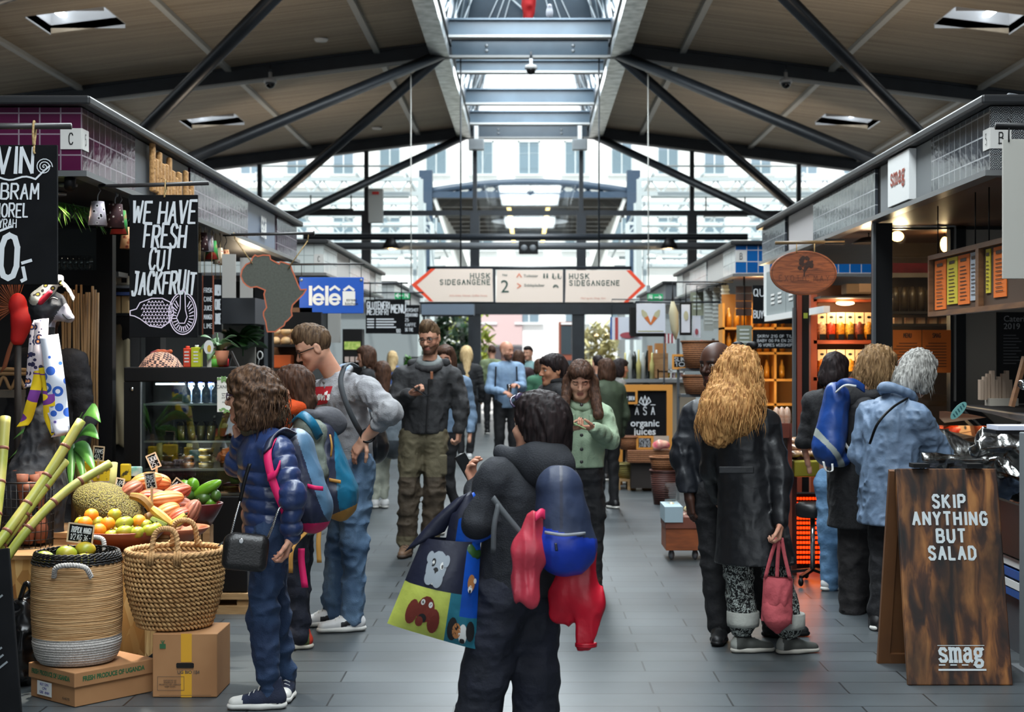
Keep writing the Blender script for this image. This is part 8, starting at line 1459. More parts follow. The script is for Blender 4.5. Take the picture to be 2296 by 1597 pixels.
extra('man in sage green tee and dark trousers far down the aisle',1103,775,30.5,10,1,M_sg,M_blk,hm='brown',style='short'); extra('woman with brown hair and black rucksack beside the bald man',1163,786,23.,5,1,cloth('maroon',(50,30,36)),M_blk,hm='brown',tail=.15)
extra('man in pale teal shirt near the doorway',1186,776,26.5,150,1,M_teal,M_navy,hm='dark',style='short'); extra('person in green top behind the dark haired woman',1212,806,22,20,1,cloth('leaf_green_top',(60,110,84)),M_blk,hm='brown')
extra('woman with brown hair and sunglasses on her head at the far left',826,776,17.5,92,1,M_blk,M_navy,hm='brown',tail=.28,p=dict(nk=(842,850)))
extra('woman with brown ponytail, grey rucksack and pale trousers on the left',858,812,15.6,20,1,M_greyb,cloth('pale_trousers',(196,200,184)),hm='brown',style='back',tail=.3,sh=M_sneakw,hem=.52,p=dict(aL=(840,1112),aR=(862,1108),kL=(846,1040),kR=(862,1040)))
extra('blonde person in blue far behind the ponytail woman',880,788,26,10,1,cloth('royal_blue',(70,100,160)),M_navy,hm='blond',tail=.2)
extra('person in olive green parka behind the woman in mint jacket',1362,806,15.5,30,1,M_olv,M_blk,hm='brown',tp=dict(r=(.21,.18)),hem=.45); extra('woman with dark wavy hair and grey top at the far right counter',1386,806,18.6,-80,1,cloth('speckled_grey',(128,126,124)),M_blk,hm='dark',tail=.22); extra('man with dark hair in the crowd behind the mint jacket woman',1343,798,19,20,1,cloth('slate_top',(66,74,82)),M_blk,hm='dark',style='short')
extra('shopkeeper in dark shirt standing behind the mannequin',108,668,9.0,160,0,cloth('shop_dark',(30,30,36)),M_blk,'dark',rz=.012)
# --- dark haired woman in black turtleneck
D = 11.6; J = std(1240,787,D,112,1.625); pose(J,D,hd=(1240,830,0)); C = J['hd']; f = J['f']
person('woman with long dark hair and black turtleneck looking left',J,(0,2,0),1.0,'tan',dict(m=HM['dark'],style='back',seed=6,end=tuple(f),tail=[(C-f*.07,C-f*.09-up_*.3,.07,.05)]),dict(m=M_blk,name='sweater',hem=.85,r=(.165,.15),collar=(.058,.035,M_blk),vneck=0),dict(m=M_blk),dict(m=M_shoeb),None,.0095)
# --- woman in mint jacket with phone
D = 10.2; J = std(1306,800,D,176,1.6); pose(J,D,hd=(1301,850,-.1),nk=(1305,906),sL=(1352,925),sR=(1256,922),eL=(1370,985,-.05),wL=(1330,960,-.26),eR=(1245,985,-.05),wR=(1272,962,-.26),hL=(1325,1070),hR=(1285,1070),kL=(1338,1150),kR=(1305,1150),aL=(1336,1290),aR=(1308,1290)); C = J['hd']; M_mint = cloth('mint_corduroy',(158,178,150),(140,160,134),bs=110)
l = Vector((1,0,0)); t = person('young woman with long brown hair in mint green jacket looking at phone',J,(2,24,0),1.0,'fair',dict(m=HM['brown'],style='long',seed=2,strands=60,tail=[(C+l*.085-up_*.03,C+l*.12-up_*.24+Vector((0,-.1,0)),.04,.035),(C-l*.085-up_*.03,C-l*.11-up_*.22+Vector((0,-.1,0)),.038,.03),(C+l*.0+Vector((0,.09,0)),C+Vector((0,.1,-.2)),.08,.06)],end=(0,1,0)),
 dict(m=M_mint,hem=1.58-248/S(D),r=(.18,.165),sl=(.076,.066,.052),collar=(.08,.012,None),cr=.022,fold=.01),dict(m=M_blk,r0=.088,r1=.064,r2=.05),dict(m=M_shoeb),{'L': dict(n=(-.2,.1,1),d=(-1,-.35,.1),curl=(40,45,35),thumb=-1),'R': dict(n=(.2,.1,1),d=(1,-.35,.1),curl=(40,45,35),thumb=1)},.0085,eyes='down')
jk = [o for o in bpy.data.objects if o.name.startswith('jacket')][-1]
for u,v in ((1275,938),(1336,940)): p = W(u,v,D-.155); MB().box(p-Vector((.045,.0,.03)),p+Vector((.045,.03,.03))).build('pocket_flap',M_mint,jk,bevel=.008)
mb = MB(); [mb.ball(W(1304,v,D-.165),(.012,.006,.012),8) for v in (908,940,976,1008,1036)]; mb.build('button',mat('dark_button',(50,50,50),.4),jk); MB().box(J['wL']-Vector((.022,.03,.03)),J['wL']+Vector((.01,.03,.03))).build('smart_watch',M_black,t,bevel=.006)
def phone(lab,c,rot,m_,case):
 t = thing('phone',lab,'phone',c); M = Matrix.Translation(c) @ Euler(tuple(R(a) for a in rot)).to_matrix().to_4x4(); MB().box((-.036,-.074,-.004),(.036,.074,.0035),M).build('case',case,t,bevel=.003); MB().box((-.033,-.07,.0035),(.033,.07,.0045),M).build('screen',m_,t)
M_scr = mat('dark_screen',(16,20,24),.08,spec=.8); phone('phone held low by the woman in the mint jacket',W(1291,951,D-.33),(25,0,90),M_scr,mat('lime_case',(150,176,120),.5)); phone('black phone held by the man in the charcoal jacket',W(942,877,11.9-.34),(35,0,75),M_scr,M_black)
# --- woman in the centre seen from behind
D = 5.4; J = std(1175,893,D,35,1.45); pose(J,D,hd=(1209,957,.02),nk=(1190,1030,.02),sL=(1108,1062,-.06),sR=(1258,1075,.08),eL=(1070,1172,-.1),wL=(1070,1096,.12),eR=(1280,1200,.14),wR=(1262,1270,.24),hL=(1122,1345,-.04),hR=(1196,1350,.05),kL=(1092,1500,-.02),kR=(1200,1510,.04),aL=(1042,1740,0),aR=(1206,1750,.05))
M_hoody = cloth('black_fleece',(22,25,31),(30,33,40),bs=200,ns=14); t = person('woman with short dark hair in black hoodie seen from behind in the centre',J,(18,-6,0),.98,'fair',dict(m=HM['dark'],style='back',vol=.006,seed=9,amp=.005,parts=(((0,-.05,-.03),(0,-.075,-.1),.075,.06),((-.07,-.02,.0),(-.075,-.02,-.04),.03,.02),((.07,-.02,.0),(.075,-.02,-.06),.03,.02))),
 dict(m=M_hoody,name='hoodie',hem=1.58-532/S(D),r=(.185,.185),flat=1.2,sl=(.078,.068,.052),hood=M_hoody,hw=.13,wr=(.004,60,2.),fold=.006,cuff=1.0),dict(m=M_navy,r0=.12,r1=.1,r2=.1,seat=1.15,up=.02),dict(m=M_shoeb,d=35),{'L': dict(n=(.55,-.35,.6),d=(-.35,.2,.9),curl=(35,40,30),thumb=1,sc=.95)},.0065)
C = J['hd']; Rh = rotm(53,-6); w = lambda p: Vector(np.array(C)+Rh @ (np.array(p)*.98)); mb = MB(); P = [w((.1*math.sin(a),.055+.045*math.cos(a),.075+.03*math.cos(a))) for a in [R(-100+20*i) for i in range(11)]]; mb.tube(P,.004,5); [mb.ball(w((sx*.035,.075,.1)),(.028,.012,.018),10,M=Matrix(Rh)) for sx in (-1,1)]; mb.build('sunglasses',mat('purple_sunglasses',(70,60,84),.2),t); phone('black phone in the hand of the woman in the black hoodie',W(1052,1058,D+.29),(62,-12,62),M_scr,M_black)
# --- man in bomber jacket
D = 8.35; J = std(1610,768,D,150,1.66); pose(J,D,hd=(1606,817,-.03),nk=(1622,890,.02),sR=(1558,925,.03),sL=(1668,925,-.02),eR=(1530,1020,.02),wR=(1546,1116,-.05),eL=(1690,1030,.02),wL=(1690,1110,-.05),hR=(1590,1115,-.03),hL=(1645,1115,.04),kR=(1598,1255,-.04),kL=(1690,1260,.05),aR=(1614,1405,-.04),aL=(1738,1408,.08))
M_bomb = mat('bomber_nylon',(18,21,27),.5,c2=(24,27,34),ns=5,spec=.4,bump=.15,bs=40); person('bald man in black bomber jacket and trousers facing the woman in leather coat',J,(-16,4,0),1.02,'dark',None,dict(m=M_bomb,hem=1.58-303/S(D),r=(.185,.175),sl=(.08,.076,.058),collar=(.07,.03,M_blk),wr=(.004,60,1.),fold=.011),dict(m=M_blk,r0=.1,r1=.075,r2=.07,up=.03),dict(m=M_shoeb,sole=M_black,dR=168,dL=-85,lace=M_black,hi=.13),{'R': dict(n=(.9,.3,0),d=(.1,-.05,-1),curl=(25,35,30),thumb=-1,sc=1.1)},.0075)
jk = [o for o in bpy.data.objects if o.name.startswith('jacket')][-1]; MB().tube([W(1597,920,D-.19),W(1600,1010,D-.2),W(1592,1100,D-.2)],.004,5).build('zip',mat('brass_zip',(130,104,60),.3,metal=1),jk)
# --- woman in leather coat
D = 7.95; J = std(1680,780,D,-22,1.6); pose(J,D,hd=(1658,836,.02),nk=(1662,908),sL=(1598,940,.03),sR=(1722,942,-.04),eL=(1592,1055,.1),wL=(1610,1120,.2),eR=(1752,1065,-.1),wR=(1750,1172,-.17),hL=(1650,1110,.02),hR=(1712,1110,-.02),kL=(1655,1275,.02),kR=(1738,1275,.02),aL=(1666,1435,.03),aR=(1768,1440,.0)); C = J['hd']
M_lea = mat('black_leather',(15,16,19),.42,c2=(20,21,25),ns=6,spec=.5,bump=.12,bs=50); M_flor = cloth('floral',(14,15,16)); _v = tex(M_flor,'Noise',mapping(M_flor,(26,26,20)),Scale=1.6,Detail=2,Distortion=2.2); setc(M_flor,ramp(M_flor,_v.outputs[0],[(0,(12,13,14)),(.52,(176,184,178)),(.6,(14,15,16)),(.66,(190,196,190))],True).outputs[0])
t = person('woman with long red blond hair in black leather coat seen from behind',J,(-6,4,0),1.02,'fair',dict(m=HM['red'],style='long',vol=.012,seed=11,amp=.01,strands=700,end=(.37,.93,0),tail=[(C-J['f']*.06-up_*.02,C-J['f']*.13-up_*.2+Vector((-.03,0,0)),.12,.15),(C-J['f']*.13-up_*.2+Vector((-.03,0,0)),C-J['f']*.14-up_*.31+Vector((-.08,0,0)),.14,.085),(C-J['f']*.12+Vector((.07,0,-.12)),C-J['f']*.13+Vector((.06,0,-.27)),.08,.06)]),
 dict(m=M_lea,name='coat',hem=1.58-462/S(D),r=(.178,.16),sl=(.07,.062,.048),skirt=(1.58-462/S(D),.25),lean=.03,flat=1.25,fold=.006,wr=(.0025,60,2.)),dict(m=M_flor,r0=.09,r1=.088,r2=.082,up=.1,wr=(.004,40,1)),dict(m=mat('grey_sneaker',(62,64,60),.6),m2=mat('pale_panel_shoe',(150,152,146),.5),sole=mat('pale_sole',(176,172,162),.5),sc=.9,dL=-82,dR=-76,lace=M_black,zone=lambda x,y,z: (y < -.05) & (z > .03)),{'R': dict(n=(-.9,.1,.1),d=(-.1,-.05,-1),curl=(45,60,45),thumb=-1),'L': dict(n=(1,0,0),curl=(30,30,30))},.0075)
for n in 'LR': a = J['a'+n]+up_*.095; MB().lathe([(.084,-.02),(.088,.0),(.088,.055),(.084,.06)],a,24).build('cuff',cloth('white_cuff',(176,178,170)),t); MB().tube([J['a'+n]+up_*.02,J['a'+n]+up_*.075],.043,12).build('sock',M_blk,t)
MB().box(W(1612,1062,D-.21),W(1690,1046,D-.2)).build('half_belt',M_lea,t,bevel=.004); mb = MB(); [mb.ball(W(1750+k,1130+9*k,D-.09),(.009,.006,.009),8) for k in range(4)]; mb.build('button',mat('black_button',(30,30,32),.2),t); Rh = rotm(-28,4); w = lambda p: Vector(np.array(C)+Rh @ np.array(p)); mb = MB(); [mb.ball(w((.02+sx*.04,.02,.148)),(.036,.02,.022),10,M=Matrix(Rh)) for sx in (-1,1)]; mb.build('sunglasses',M_black,t)
# --- rucksack person, jeans person, raincoat person at the deli
D = 9.2; J = std(1925,770,D,-48,1.64); pose(J,D,hd=(1968,826,.05),nk=(1930,888),sL=(1878,905,.1),sR=(1940,912,-.12),hL=(1905,1110,.04),hR=(1930,1110,-.05),kL=(1912,1240),kR=(1935,1240),aL=(1910,1362,.0),aR=(1935,1362,.1),eR=(1960,1010,-.05),wR=(2010,1040,.2),eL=(1890,1010,.2),wL=(1960,1040,.4)); C = J['hd']; b = -J['f']
person('person with wavy light brown hair in long black hooded coat at the deli counter',J,(-6,22,0),1.02,'fair',dict(m=HM['sand'],style='long',vol=.014,seed=4,amp=.011,strands=260,tail=[(C+b*.05,C+b*.06-up_*.16,.1,.08)],end=tuple(b)),dict(m=M_blk,name='coat',hem=1.58-382/S(D),r=(.185,.18),skirt=(1.58-382/S(D),.2),hood=M_blk,flat=1.2),dict(m=cloth('black_brown',(26,23,24)),r0=.1,r1=.09,r2=.085,up=.0),dict(m=mat('dark_brown_boot',(38,26,22),.4),d=-60),None,.009)
D = 10.1; J = std(1868,800,D,-40,1.6); pose(J,D,kL=(1858,1210),kR=(1886,1210),aL=(1862,1305),aR=(1892,1305,.1),hL=(1856,1090),hR=(1882,1090)); person('person in washed blue jeans and dark jacket hidden behind the blue rucksack',J,(0,20,0),None,'fair',dict(m=HM['dark'],style='long'),dict(m=M_blk,hem=.95),dict(m=cloth('washed_jeans',(84,122,160),(110,146,180),ns=4),r0=.095,r1=.075,r2=.066),dict(m=M_sneakw,sole=M_rub,d=-60),None,.011)
D = 8.65; J = std(2000,783,D,-42,1.62); pose(J,D,hd=(2058,836,.1),nk=(2012,890,.02),sL=(1948,925,.12),sR=(2058,935,-.14),eL=(1930,1020,.1),wL=(1960,1075,.22),eR=(2112,1025,-.06),wR=(2086,1085,.2),hL=(1975,1110,.05),hR=(2020,1115,-.06),kL=(1980,1260,.03),kR=(2015,1260,-.03),aL=(1972,1395,.0),aR=(2020,1400,.05)); C = J['hd']; b = -J['f']; M_rain = cloth('rain_blue',(106,126,152),(96,116,140),.6,bump=.5,bs=26)
t = person('older person with grey hair in pale blue raincoat bending over the deli counter',J,(0,26,6),1.03,'fair',dict(m=HM['grey'],style='long',vol=.006,seed=7,amp=.006,strands=120,parts=(((0,-.06,-.05),(0,-.07,-.1),.075,.06),)),dict(m=M_rain,name='raincoat',hem=1.58-374/S(D),r=(.19,.185),sl=(.08,.074,.058),skirt=(1.58-374/S(D),.225),flat=1.15,fold=.017,wr=(.005,50,3),collar=(.085,.02,None),cr=.026),dict(m=M_blk,r0=.095,r1=.085,r2=.075,up=.0),dict(m=M_shoeb,sole=M_rub,d=-40),None,.0075)
mb = MB(); rr = random.Random(2); mb.tube(catmull([W(1950,995,D-.17),W(1968,950,D-.23),W(2000,915,D-.2),W(2035,893,D-.1)]),.008,6); mb.build('bag_strap',M_black,t)
# ================================================================ bags, rucksacks and the mannequin
def pillow(t,nm,cs,D,bulge,mats,zone,N=14,wr=.006):
 """soft bag between four pixel corners TL TR BR BL; returns a point on its front"""
 (a0,b0),(a1,b1),(a2,b2),(a3,b3) = cs
 def pt(a,b,sd=-1,off=0.):
  u = (a0*(1-a)+a1*a)*(1-b)+(a3*(1-a)+a2*a)*b; v = (b0*(1-a)+b1*a)*(1-b)+(b3*(1-a)+b2*a)*b
  e = max(0,math.sin(math.pi*a))**.5*max(0,math.sin(math.pi*(.12+.86*b)))**.5; p = W(u,v,D); n_ = float(vnoise(np.array([a*7+2*b]),np.array([b*4.]),np.array([D]))[0]); return p+Vector((0,sd*(bulge*e+wr*n_*e+off),0))
 mb = MB()
 for sd in (-1,1):
  g = [pt(i/N,j/N,sd) for j in range(N+1) for i in range(N+1)]; o = len(mb.v); mb.v.extend([tuple(p) for p in g])
  for j in range(N):
   for i in range(N):
    f = (o+j*(N+1)+i,o+j*(N+1)+i+1,o+(j+1)*(N+1)+i+1,o+(j+1)*(N+1)+i); mb.f.append(f if sd > 0 else f[::-1]); mb.m.append(zone((i+.5)/N,(j+.5)/N)); mb.sm.append(True)
 mb.build(nm,mats,t); return pt
def decal(t,pt,nm,m_,shapes):
 mb = MB()
 for k,sh in enumerate(shapes):
  ca = sum(p[0] for p in sh)/len(sh); cb = sum(p[1] for p in sh)/len(sh); off = .005+.0007*k; n = len(sh)
  for r0,r1 in ((0,.5),(.5,1)):
   q = [[pt(ca+(a-ca)*r,cb+(b-cb)*r,-1,off) for a,b in sh] for r in (r0,r1)]; [mb.add((q[0][i],q[1][i],q[1][(i+1) % n],q[0][(i+1) % n]),[(0,1,2,3)]) for i in range(n)]
 mb.build(nm,m_,t)
N_ = lambda n,c,r=.45: mat('bag_'+n,c,r,c2=tuple(int(x*.85) for x in c),ns=7,bump=.3,bs=22)
B_navy,B_lime,B_teal,B_blue = N_('navy',(26,30,52)),N_('lime',(196,206,92)),N_('teal',(40,120,140)),N_('blue',(22,84,190),.35); M_pg = mat('print_grey',(150,158,166),.6); M_pb = mat('print_brown',(112,40,28),.6); M_pw = mat('print_white',(222,222,218),.6); M_pk = mat('print_black',(18,18,20),.6); M_pt = mat('print_tan',(176,116,66),.6)
D = 5.3; t = thing('shopping_bag','foldable shopping bag with dog faces in navy, lime and teal panels','bag',W(975,1430,D))
pt = pillow(t,'bag_body',[(948,1205),(1078,1215),(1066,1456),(868,1398)],D,.07,[B_navy,B_lime,B_teal,B_blue],lambda a,b: 3 if a > .83-.1*b and b < .75 else (0 if b < .52 else (1 if a < .64 else 2)))
E_ = lambda a,b,r,s=1.25,n=14: circ(a,b,r,r*s,n)
decal(t,pt,'print',M_pg,[E_(.37,.27,.15,1.1),E_(.24,.18,.05),E_(.5,.2,.05),E_(.31,.38,.07),E_(.43,.39,.07)]); decal(t,pt,'print',M_pw,[E_(.37,.4,.045),E_(.45,.25,.03),E_(.95,.36,.02)]); decal(t,pt,'print',M_pk,[E_(.31,.23,.035),E_(.455,.26,.016),E_(.37,.31,.04,.9)]); decal(t,pt,'print',M_pw,[E_(.31,.23,.018)])
decal(t,pt,'print',M_pb,[E_(.37,.72,.11,1.3),E_(.22,.78,.07,2.),E_(.49,.82,.07,1.9),E_(.33,.86,.045)]); decal(t,pt,'print',M_pw,[E_(.32,.65,.026),E_(.42,.66,.026)]); decal(t,pt,'print',M_pk,[E_(.32,.65,.012),E_(.42,.66,.012),E_(.355,.82,.05,1.)])
decal(t,pt,'print',M_pk,[E_(.72,.85,.06,2.),E_(.93,.84,.05,2.)]); decal(t,pt,'print',M_pt,[E_(.77,.86,.05,1.6),E_(.9,.38,.05,1.6)]); decal(t,pt,'print',M_pw,[E_(.845,.88,.05,2.),E_(.89,.44,.03)]); decal(t,pt,'print',M_pk,[E_(.845,.95,.03,.9),E_(.78,.82,.012),E_(.9,.82,.012),E_(.89,.46,.014)])
for a,b,c,m_ in (((952,1215),(1000,1150),(1036,1112),B_navy),((1040,1215),(1038,1150),(1044,1108),B_navy),((1062,1225),(1056,1160),(1050,1110),B_blue)): P = catmull([W(*a,D-.02),W(*b,D-.03),W(*c,D-.02)],5); MB().ribbon(P,Vector((1,0,.5)),[.16-.115*i/(len(P)-1) for i in range(len(P))],.004).build('handle',m_,t)
s_ = SDF().ell(W(1042,1245,D+.0),(.05,.03,.025)).ell(W(1050,1232,D),(.02,.03,.04)); s_.disp.append(wob(.012,30)); tag(put('leafy_greens',[s_.mesh(.007)],M_dleaf,org=W(1042,1245,D)),'dark leafy greens peeking out of the dog print shopping bag','vegetable')
def pack(lab,a,b,ra,rb,flat,mats,zones,extra=(),nm='rucksack',parts=None,h=.0052,fo=.006):
 """rucksack between two points; zones colour it by height / outward distance"""
 t = thing(nm,lab,'rucksack',b); s_ = SDF().cone(a,b,ra,rb,.06,flat).cone(a.lerp(b,.5)+Vector((0,0,-.02)),b,ra,rb*1.03,.06,flat)
 for p in extra: s_.ell(p[0],p[1],None,.03)
 s_.disp.append(wob(fo,10,1.)); s_.disp.append(ridge(fo*.7,20,2.)); V,Q = s_.mesh(h); c = V[Q].mean(1); mi = np.zeros(len(Q),np.int32)
 for i,fn in enumerate(zones): mi[fn(c)] = i+1
 put('body',[(V,Q,mi)],mats,t); return t
def strap(t,pts,D,w_,m_,side=(0,1,.2),nm='strap',th=.006): MB().ribbon(catmull([W(p[0],p[1],D+(p[2] if len(p) > 2 else 0)) for p in pts],5),Vector(side),w_,th).build(nm,m_,t)
M_pinks = mat('pink_strap',(216,24,96),.6); M_must = mat('mustard_strap',(184,134,62),.7); M_steelb = N_('steel_blue',(84,120,150)); M_petrol = N_('petrol',(16,104,138)); M_navb = N_('dark_navy',(30,36,60)); M_web = mat('grey_webbing',(70,74,78),.7)
D = 6.8; ax_ = W(735,1100,D).x; t = pack('navy and steel blue rucksack with pink straps on the woman in the puffer jacket',W(668,1010,D),W(697,1130,D),.1,.115,(np.array((.96,0,.2)),1.35),[M_navb,M_steelb,M_pinks],[lambda c: c[:,0] > W(708,1080,D).x+.35*(W(0,1080,D).z-c[:,2]),lambda c: c[:,2] < W(0,1168,D).z])
strap(t,[(612,985,-.24),(600,1020,-.3),(612,1080,-.32),(640,1150,-.3),(652,1185,-.18)],D,.035,M_pinks,(1,0,.3)); strap(t,[(655,978,-.1),(630,968,-.2),(608,985,-.26),(600,1010,-.3)],D,.05,M_navb,(.6,.4,.5),th=.014); strap(t,[(690,1090,-.13),(706,1094,-.14),(724,1096,-.12)],D,.02,M_pinks,(0,0,1),'bow'); strap(t,[(676,1230,-.1),(676,1260,-.1),(684,1318,-.1)],D,.03,M_pinks,(1,0,0),'loose_strap'); strap(t,[(600,1072,-.32),(618,1062,-.33),(628,1040,-.31)],D,.03,M_pinks,(0,0,1),'buckle')
D = 8.05; t = pack('navy and petrol rucksack with mustard base on the child in the orange scarf',W(722,990,D),W(755,1105,D),.115,.135,(np.array((.96,0,.2)),1.3),[M_navb,M_petrol,M_must],[lambda c: c[:,0] > W(762,1080,D).x+.1*(W(0,1080,D).z-c[:,2]),lambda c: c[:,2] < W(0,1146,D).z+.4*(c[:,0]-W(760,0,D).x)])
strap(t,[(655,945,-.16),(675,930,-.2),(700,950,-.22),(716,980,-.16)],D,.05,M_petrol,(.5,.5,.5),th=.012); strap(t,[(738,1076,-.14),(764,1081,-.15)],D,.018,M_must,(0,0,1),'front_strap'); strap(t,[(740,975,-.13),(744,1000,-.15),(742,1024,-.14)],D,.01,M_must,(1,0,0),'zip_pull'); strap(t,[(716,1185,-.08),(714,1220,-.1),(716,1262,-.1)],D,.025,M_must,(1,0,0),'loose_strap'); strap(t,[(690,1190,-.1),(656,1230,-.2),(652,1285,-.2)],D,.022,M_must,(1,0,0),'loose_strap')
D = 8.72; t = pack('black crossbody sling bag behind the man in the grey sweatshirt',W(836,950,D),W(842,1000,D),.075,.085,(np.array((1.,0,0)),1.3),[mat('black_nylon',(22,24,28),.35,bump=.3,bs=20),M_black],[],nm='sling_bag'); t['category'] = 'bag'
strap(t,[(772,822,-.33),(764,850,-.36),(768,880,-.38),(785,925,-.37),(806,965,-.3),(830,1000,-.1)],D,.03,M_web,(1,0,.3),th=.008); strap(t,[(772,822,-.33),(785,815,-.22),(800,822,-.05)],D,.05,M_web,(.3,.6,0),th=.01); strap(t,[(822,1030,-.12),(826,1080,-.12),(820,1125,-.12)],D,.016,M_web,(1,0,0),'loose_strap')
D = 9.05; B_roy = N_('royal',(22,64,136)); t = pack('bright blue hiking rucksack with pale straps on the person in the black coat',W(1876,893,D),W(1858,1000,D),.1,.11,(np.array((.9,-.2,0)),1.3),[B_roy,mat('pale_mesh',(150,156,150),.7)],[lambda c: (np.abs(c[:,0]-W(1850,960,D).x-.1*np.sin(c[:,2]*9)) < .022) & (c[:,2] < W(0,930,D).z)],[(W(1868,1000,D-.08),(.07,.06,.09)),(W(1884,1030,D),(.06,.08,.05))])
strap(t,[(1876,868,-.1),(1890,858,-.16),(1915,858,-.18),(1938,872,-.16)],D,.045,B_roy,(0,.3,1),th=.012); strap(t,[(1874,880,-.12),(1895,864,-.18),(1920,866,-.19)],D,.012,M_pw,(0,0,1),'piping'); strap(t,[(1846,1035,-.14),(1852,1055,-.14),(1866,1056,-.13),(1866,1040,-.12)],D,.012,M_pw,(1,0,0),'loose_strap'); strap(t,[(1882,940,-.1),(1890,985,-.06),(1905,1010,-.04)],D,.02,M_pw,(1,0,0))
D = 15.4; t = pack('dark grey rucksack on the ponytail woman on the left',W(876,930,D),W(884,985,D),.16,.19,(np.array((1.,0,0)),1.2),[M_greyb,N_('slate',(58,64,70))],[lambda c: c[:,2] < W(0,985,D).z],h=.014)
D = 5.16; t = pack('navy mesh rucksack with bright blue base on the woman in the black hoodie',W(1254,1098,D),W(1268,1222,D),.082,.094,(np.array((.25,-.95,0)),1.1),[N_('mesh_navy',(40,52,80),.6),N_('cobalt',(20,60,184)),M_navb],[lambda c: c[:,2] < W(0,1188,D).z-.25*(c[:,0]-W(1262,0,D).x),lambda c: (np.abs(c[:,0]-W(1258,0,D).x) < .006) & (c[:,2] > W(0,1180,D).z)],[(W(1262,1225,D-.05),(.085,.05,.05))])
strap(t,[(1222,1194,-.09),(1264,1200,-.12),(1312,1196,-.08)],D,.01,mat('silver_piping',(150,154,160),.4),(0,0,1),'piping'); strap(t,[(1246,1218,-.13),(1248,1236,-.13)],D,.01,M_navb,(1,0,0),'zip_pull'); strap(t,[(1105,1116,.02),(1130,1150,.0),(1176,1206,-.02)],D,.02,M_web,(.5,0,.6),'side_strap'); strap(t,[(1118,1130,.01),(1108,1180,-.01),(1106,1240,-.01)],D,.018,M_web,(1,0,0),'loose_strap')
D = 5.1; p = W(1182,1260,D); t = thing('drawstring_bag','pinkish red nylon bag hanging at the back of the woman in the black hoodie','bag',p); s_ = SDF().cone(W(1200,1165,D),W(1186,1240,D),.03,.052,.04,(np.array((0,1.,0)),1.7)).cone(W(1186,1240,D),W(1178,1320,D),.052,.05,.04,(np.array((0,1.,0)),1.7)); s_.cone(W(1176,1340,D),W(1194,1352,D),.02,.012,.04); s_.disp.append(ridge(.009,20,2.,(1.6,1,.35))); s_.disp.append(wob(.005,14)); put('bag_body',[s_.mesh(.006)],N_('coral',(196,58,76),.4),t); strap(t,[(1200,1160,-.03),(1214,1150,-.02),(1226,1160,0)],D,.03,mat('hot_pink_lining',(226,50,96),.5),(0,.3,1),'drawstring')
D = 5.28; t = thing('red_jacket','bright red rain jacket hanging down from under the navy mesh rucksack','jacket',W(1290,1450,D)); s_ = SDF().cone(W(1290,1225,D),W(1270,1330,D),.045,.06,.05,(np.array((0,1.,0)),1.6)).cone(W(1270,1330,D),W(1262,1372,D),.06,.045,.04,(np.array((0,1.,0)),2.)).cone(W(1296,1240,D),W(1296,1360,D),.06,.06,.05,(np.array((0,1.,0)),2.)).cone(W(1304,1250,D-.02),W(1318,1350,D-.03),.05,.052,.04,(np.array((0,1.,0)),1.7)).cone(W(1318,1350,D-.03),W(1314,1444,D-.03),.05,.036,.03,(np.array((0,1.,0)),1.5)); s_.disp.append(ridge(.009,17,7.,(1.5,1,.3))); s_.disp.append(wob(.006,12)); s_.cut((0,0,W(0,1455,D).z),(0,0,1)); put('cloth',[s_.mesh(.006)],N_('scarlet',(206,14,44),.45),t)
mb = MB(); [mb.tube([W(1314+24*math.cos(a)*.9,1444+3*math.sin(a)+4*k,D-.03-.03*math.sin(a)) for a in [i*.45 for i in range(14)]],.006,5,closed=True) for k in range(2)]; mb.build('elastic_cuff',MATS['bag_scarlet'],t)
D = 7.78; M_tote = mat('dusty_pink_linen',(186,84,90),.85,c2=(168,70,78),ns=10,bump=.7,bs=26); t = thing('tote_bag','dusty pink linen tote bag held by the woman in the leather coat','bag',W(1742,1420,D)); pt = pillow(t,'bag_body',[(1712,1292),(1778,1298),(1776,1400),(1706,1392)],D,.05,[M_tote],lambda a,b: 0,wr=.014); s_ = SDF().ell(W(1742,1370,D),(.082,.055,.1)).cone(W(1742,1390,D),W(1744,1416,D),.05,.015,.03); s_.disp.append(wob(.01,16)); put('bag_bottom',[s_.mesh(.007)],M_tote,t)
for P in ([(1716,1296),(1728,1250),(1742,1206)],[(1742,1298),(1744,1250),(1748,1208)],[(1772,1300),(1760,1250),(1752,1206)]): strap(t,[(u,v,-.02) for u,v in P],D,.02,M_tote,(1,0,0),'handle')
D = 6.48; t = thing('crossbody_bag','small black leather crossbody bag with chain strap at the hip of the puffer jacket woman','bag',W(552,1280,D)); s_ = SDF().rbox(W(550,1240,D),(.098,.04,.078),Rm=rotm(8,0,6),rad=.035).rbox(W(556,1222,D),(.085,.03,.05),Rm=rotm(8,0,6),rad=.03); put('bag_body',[s_.mesh(.006)],mat('grain_leather',(24,22,22),.38,bump=.2,bs=120),t); MB().lathe([(.008,0),(.012,.003),(.012,.006),(.008,.006)],W(541,1213,D-.045),14,M=Matrix.Rotation(R(90),3,'X')).build('emblem',M_chrome,t)
for P in ([(519,1196,0),(528,1160,0),(538,1125,.02)],[(601,1205,.05),(612,1180,.02),(622,1150,.0),(634,1128,.02)]): mb = MB(); Q_ = catmull([W(u,v,D+d) for u,v,d in P],8); [mb.ball(p,(.006,.004,.008),6) for p in Q_]; mb.build('chain',M_chrome,t)
strap(t,[(538,1125,.02),(548,1080,.02),(560,1040,.03)],D,.016,M_black,(1,0,0)); MB().tube([W(490,1224,D+.02),W(505,1212,D)],.004,6).build('zip_pull',M_chrome,t)
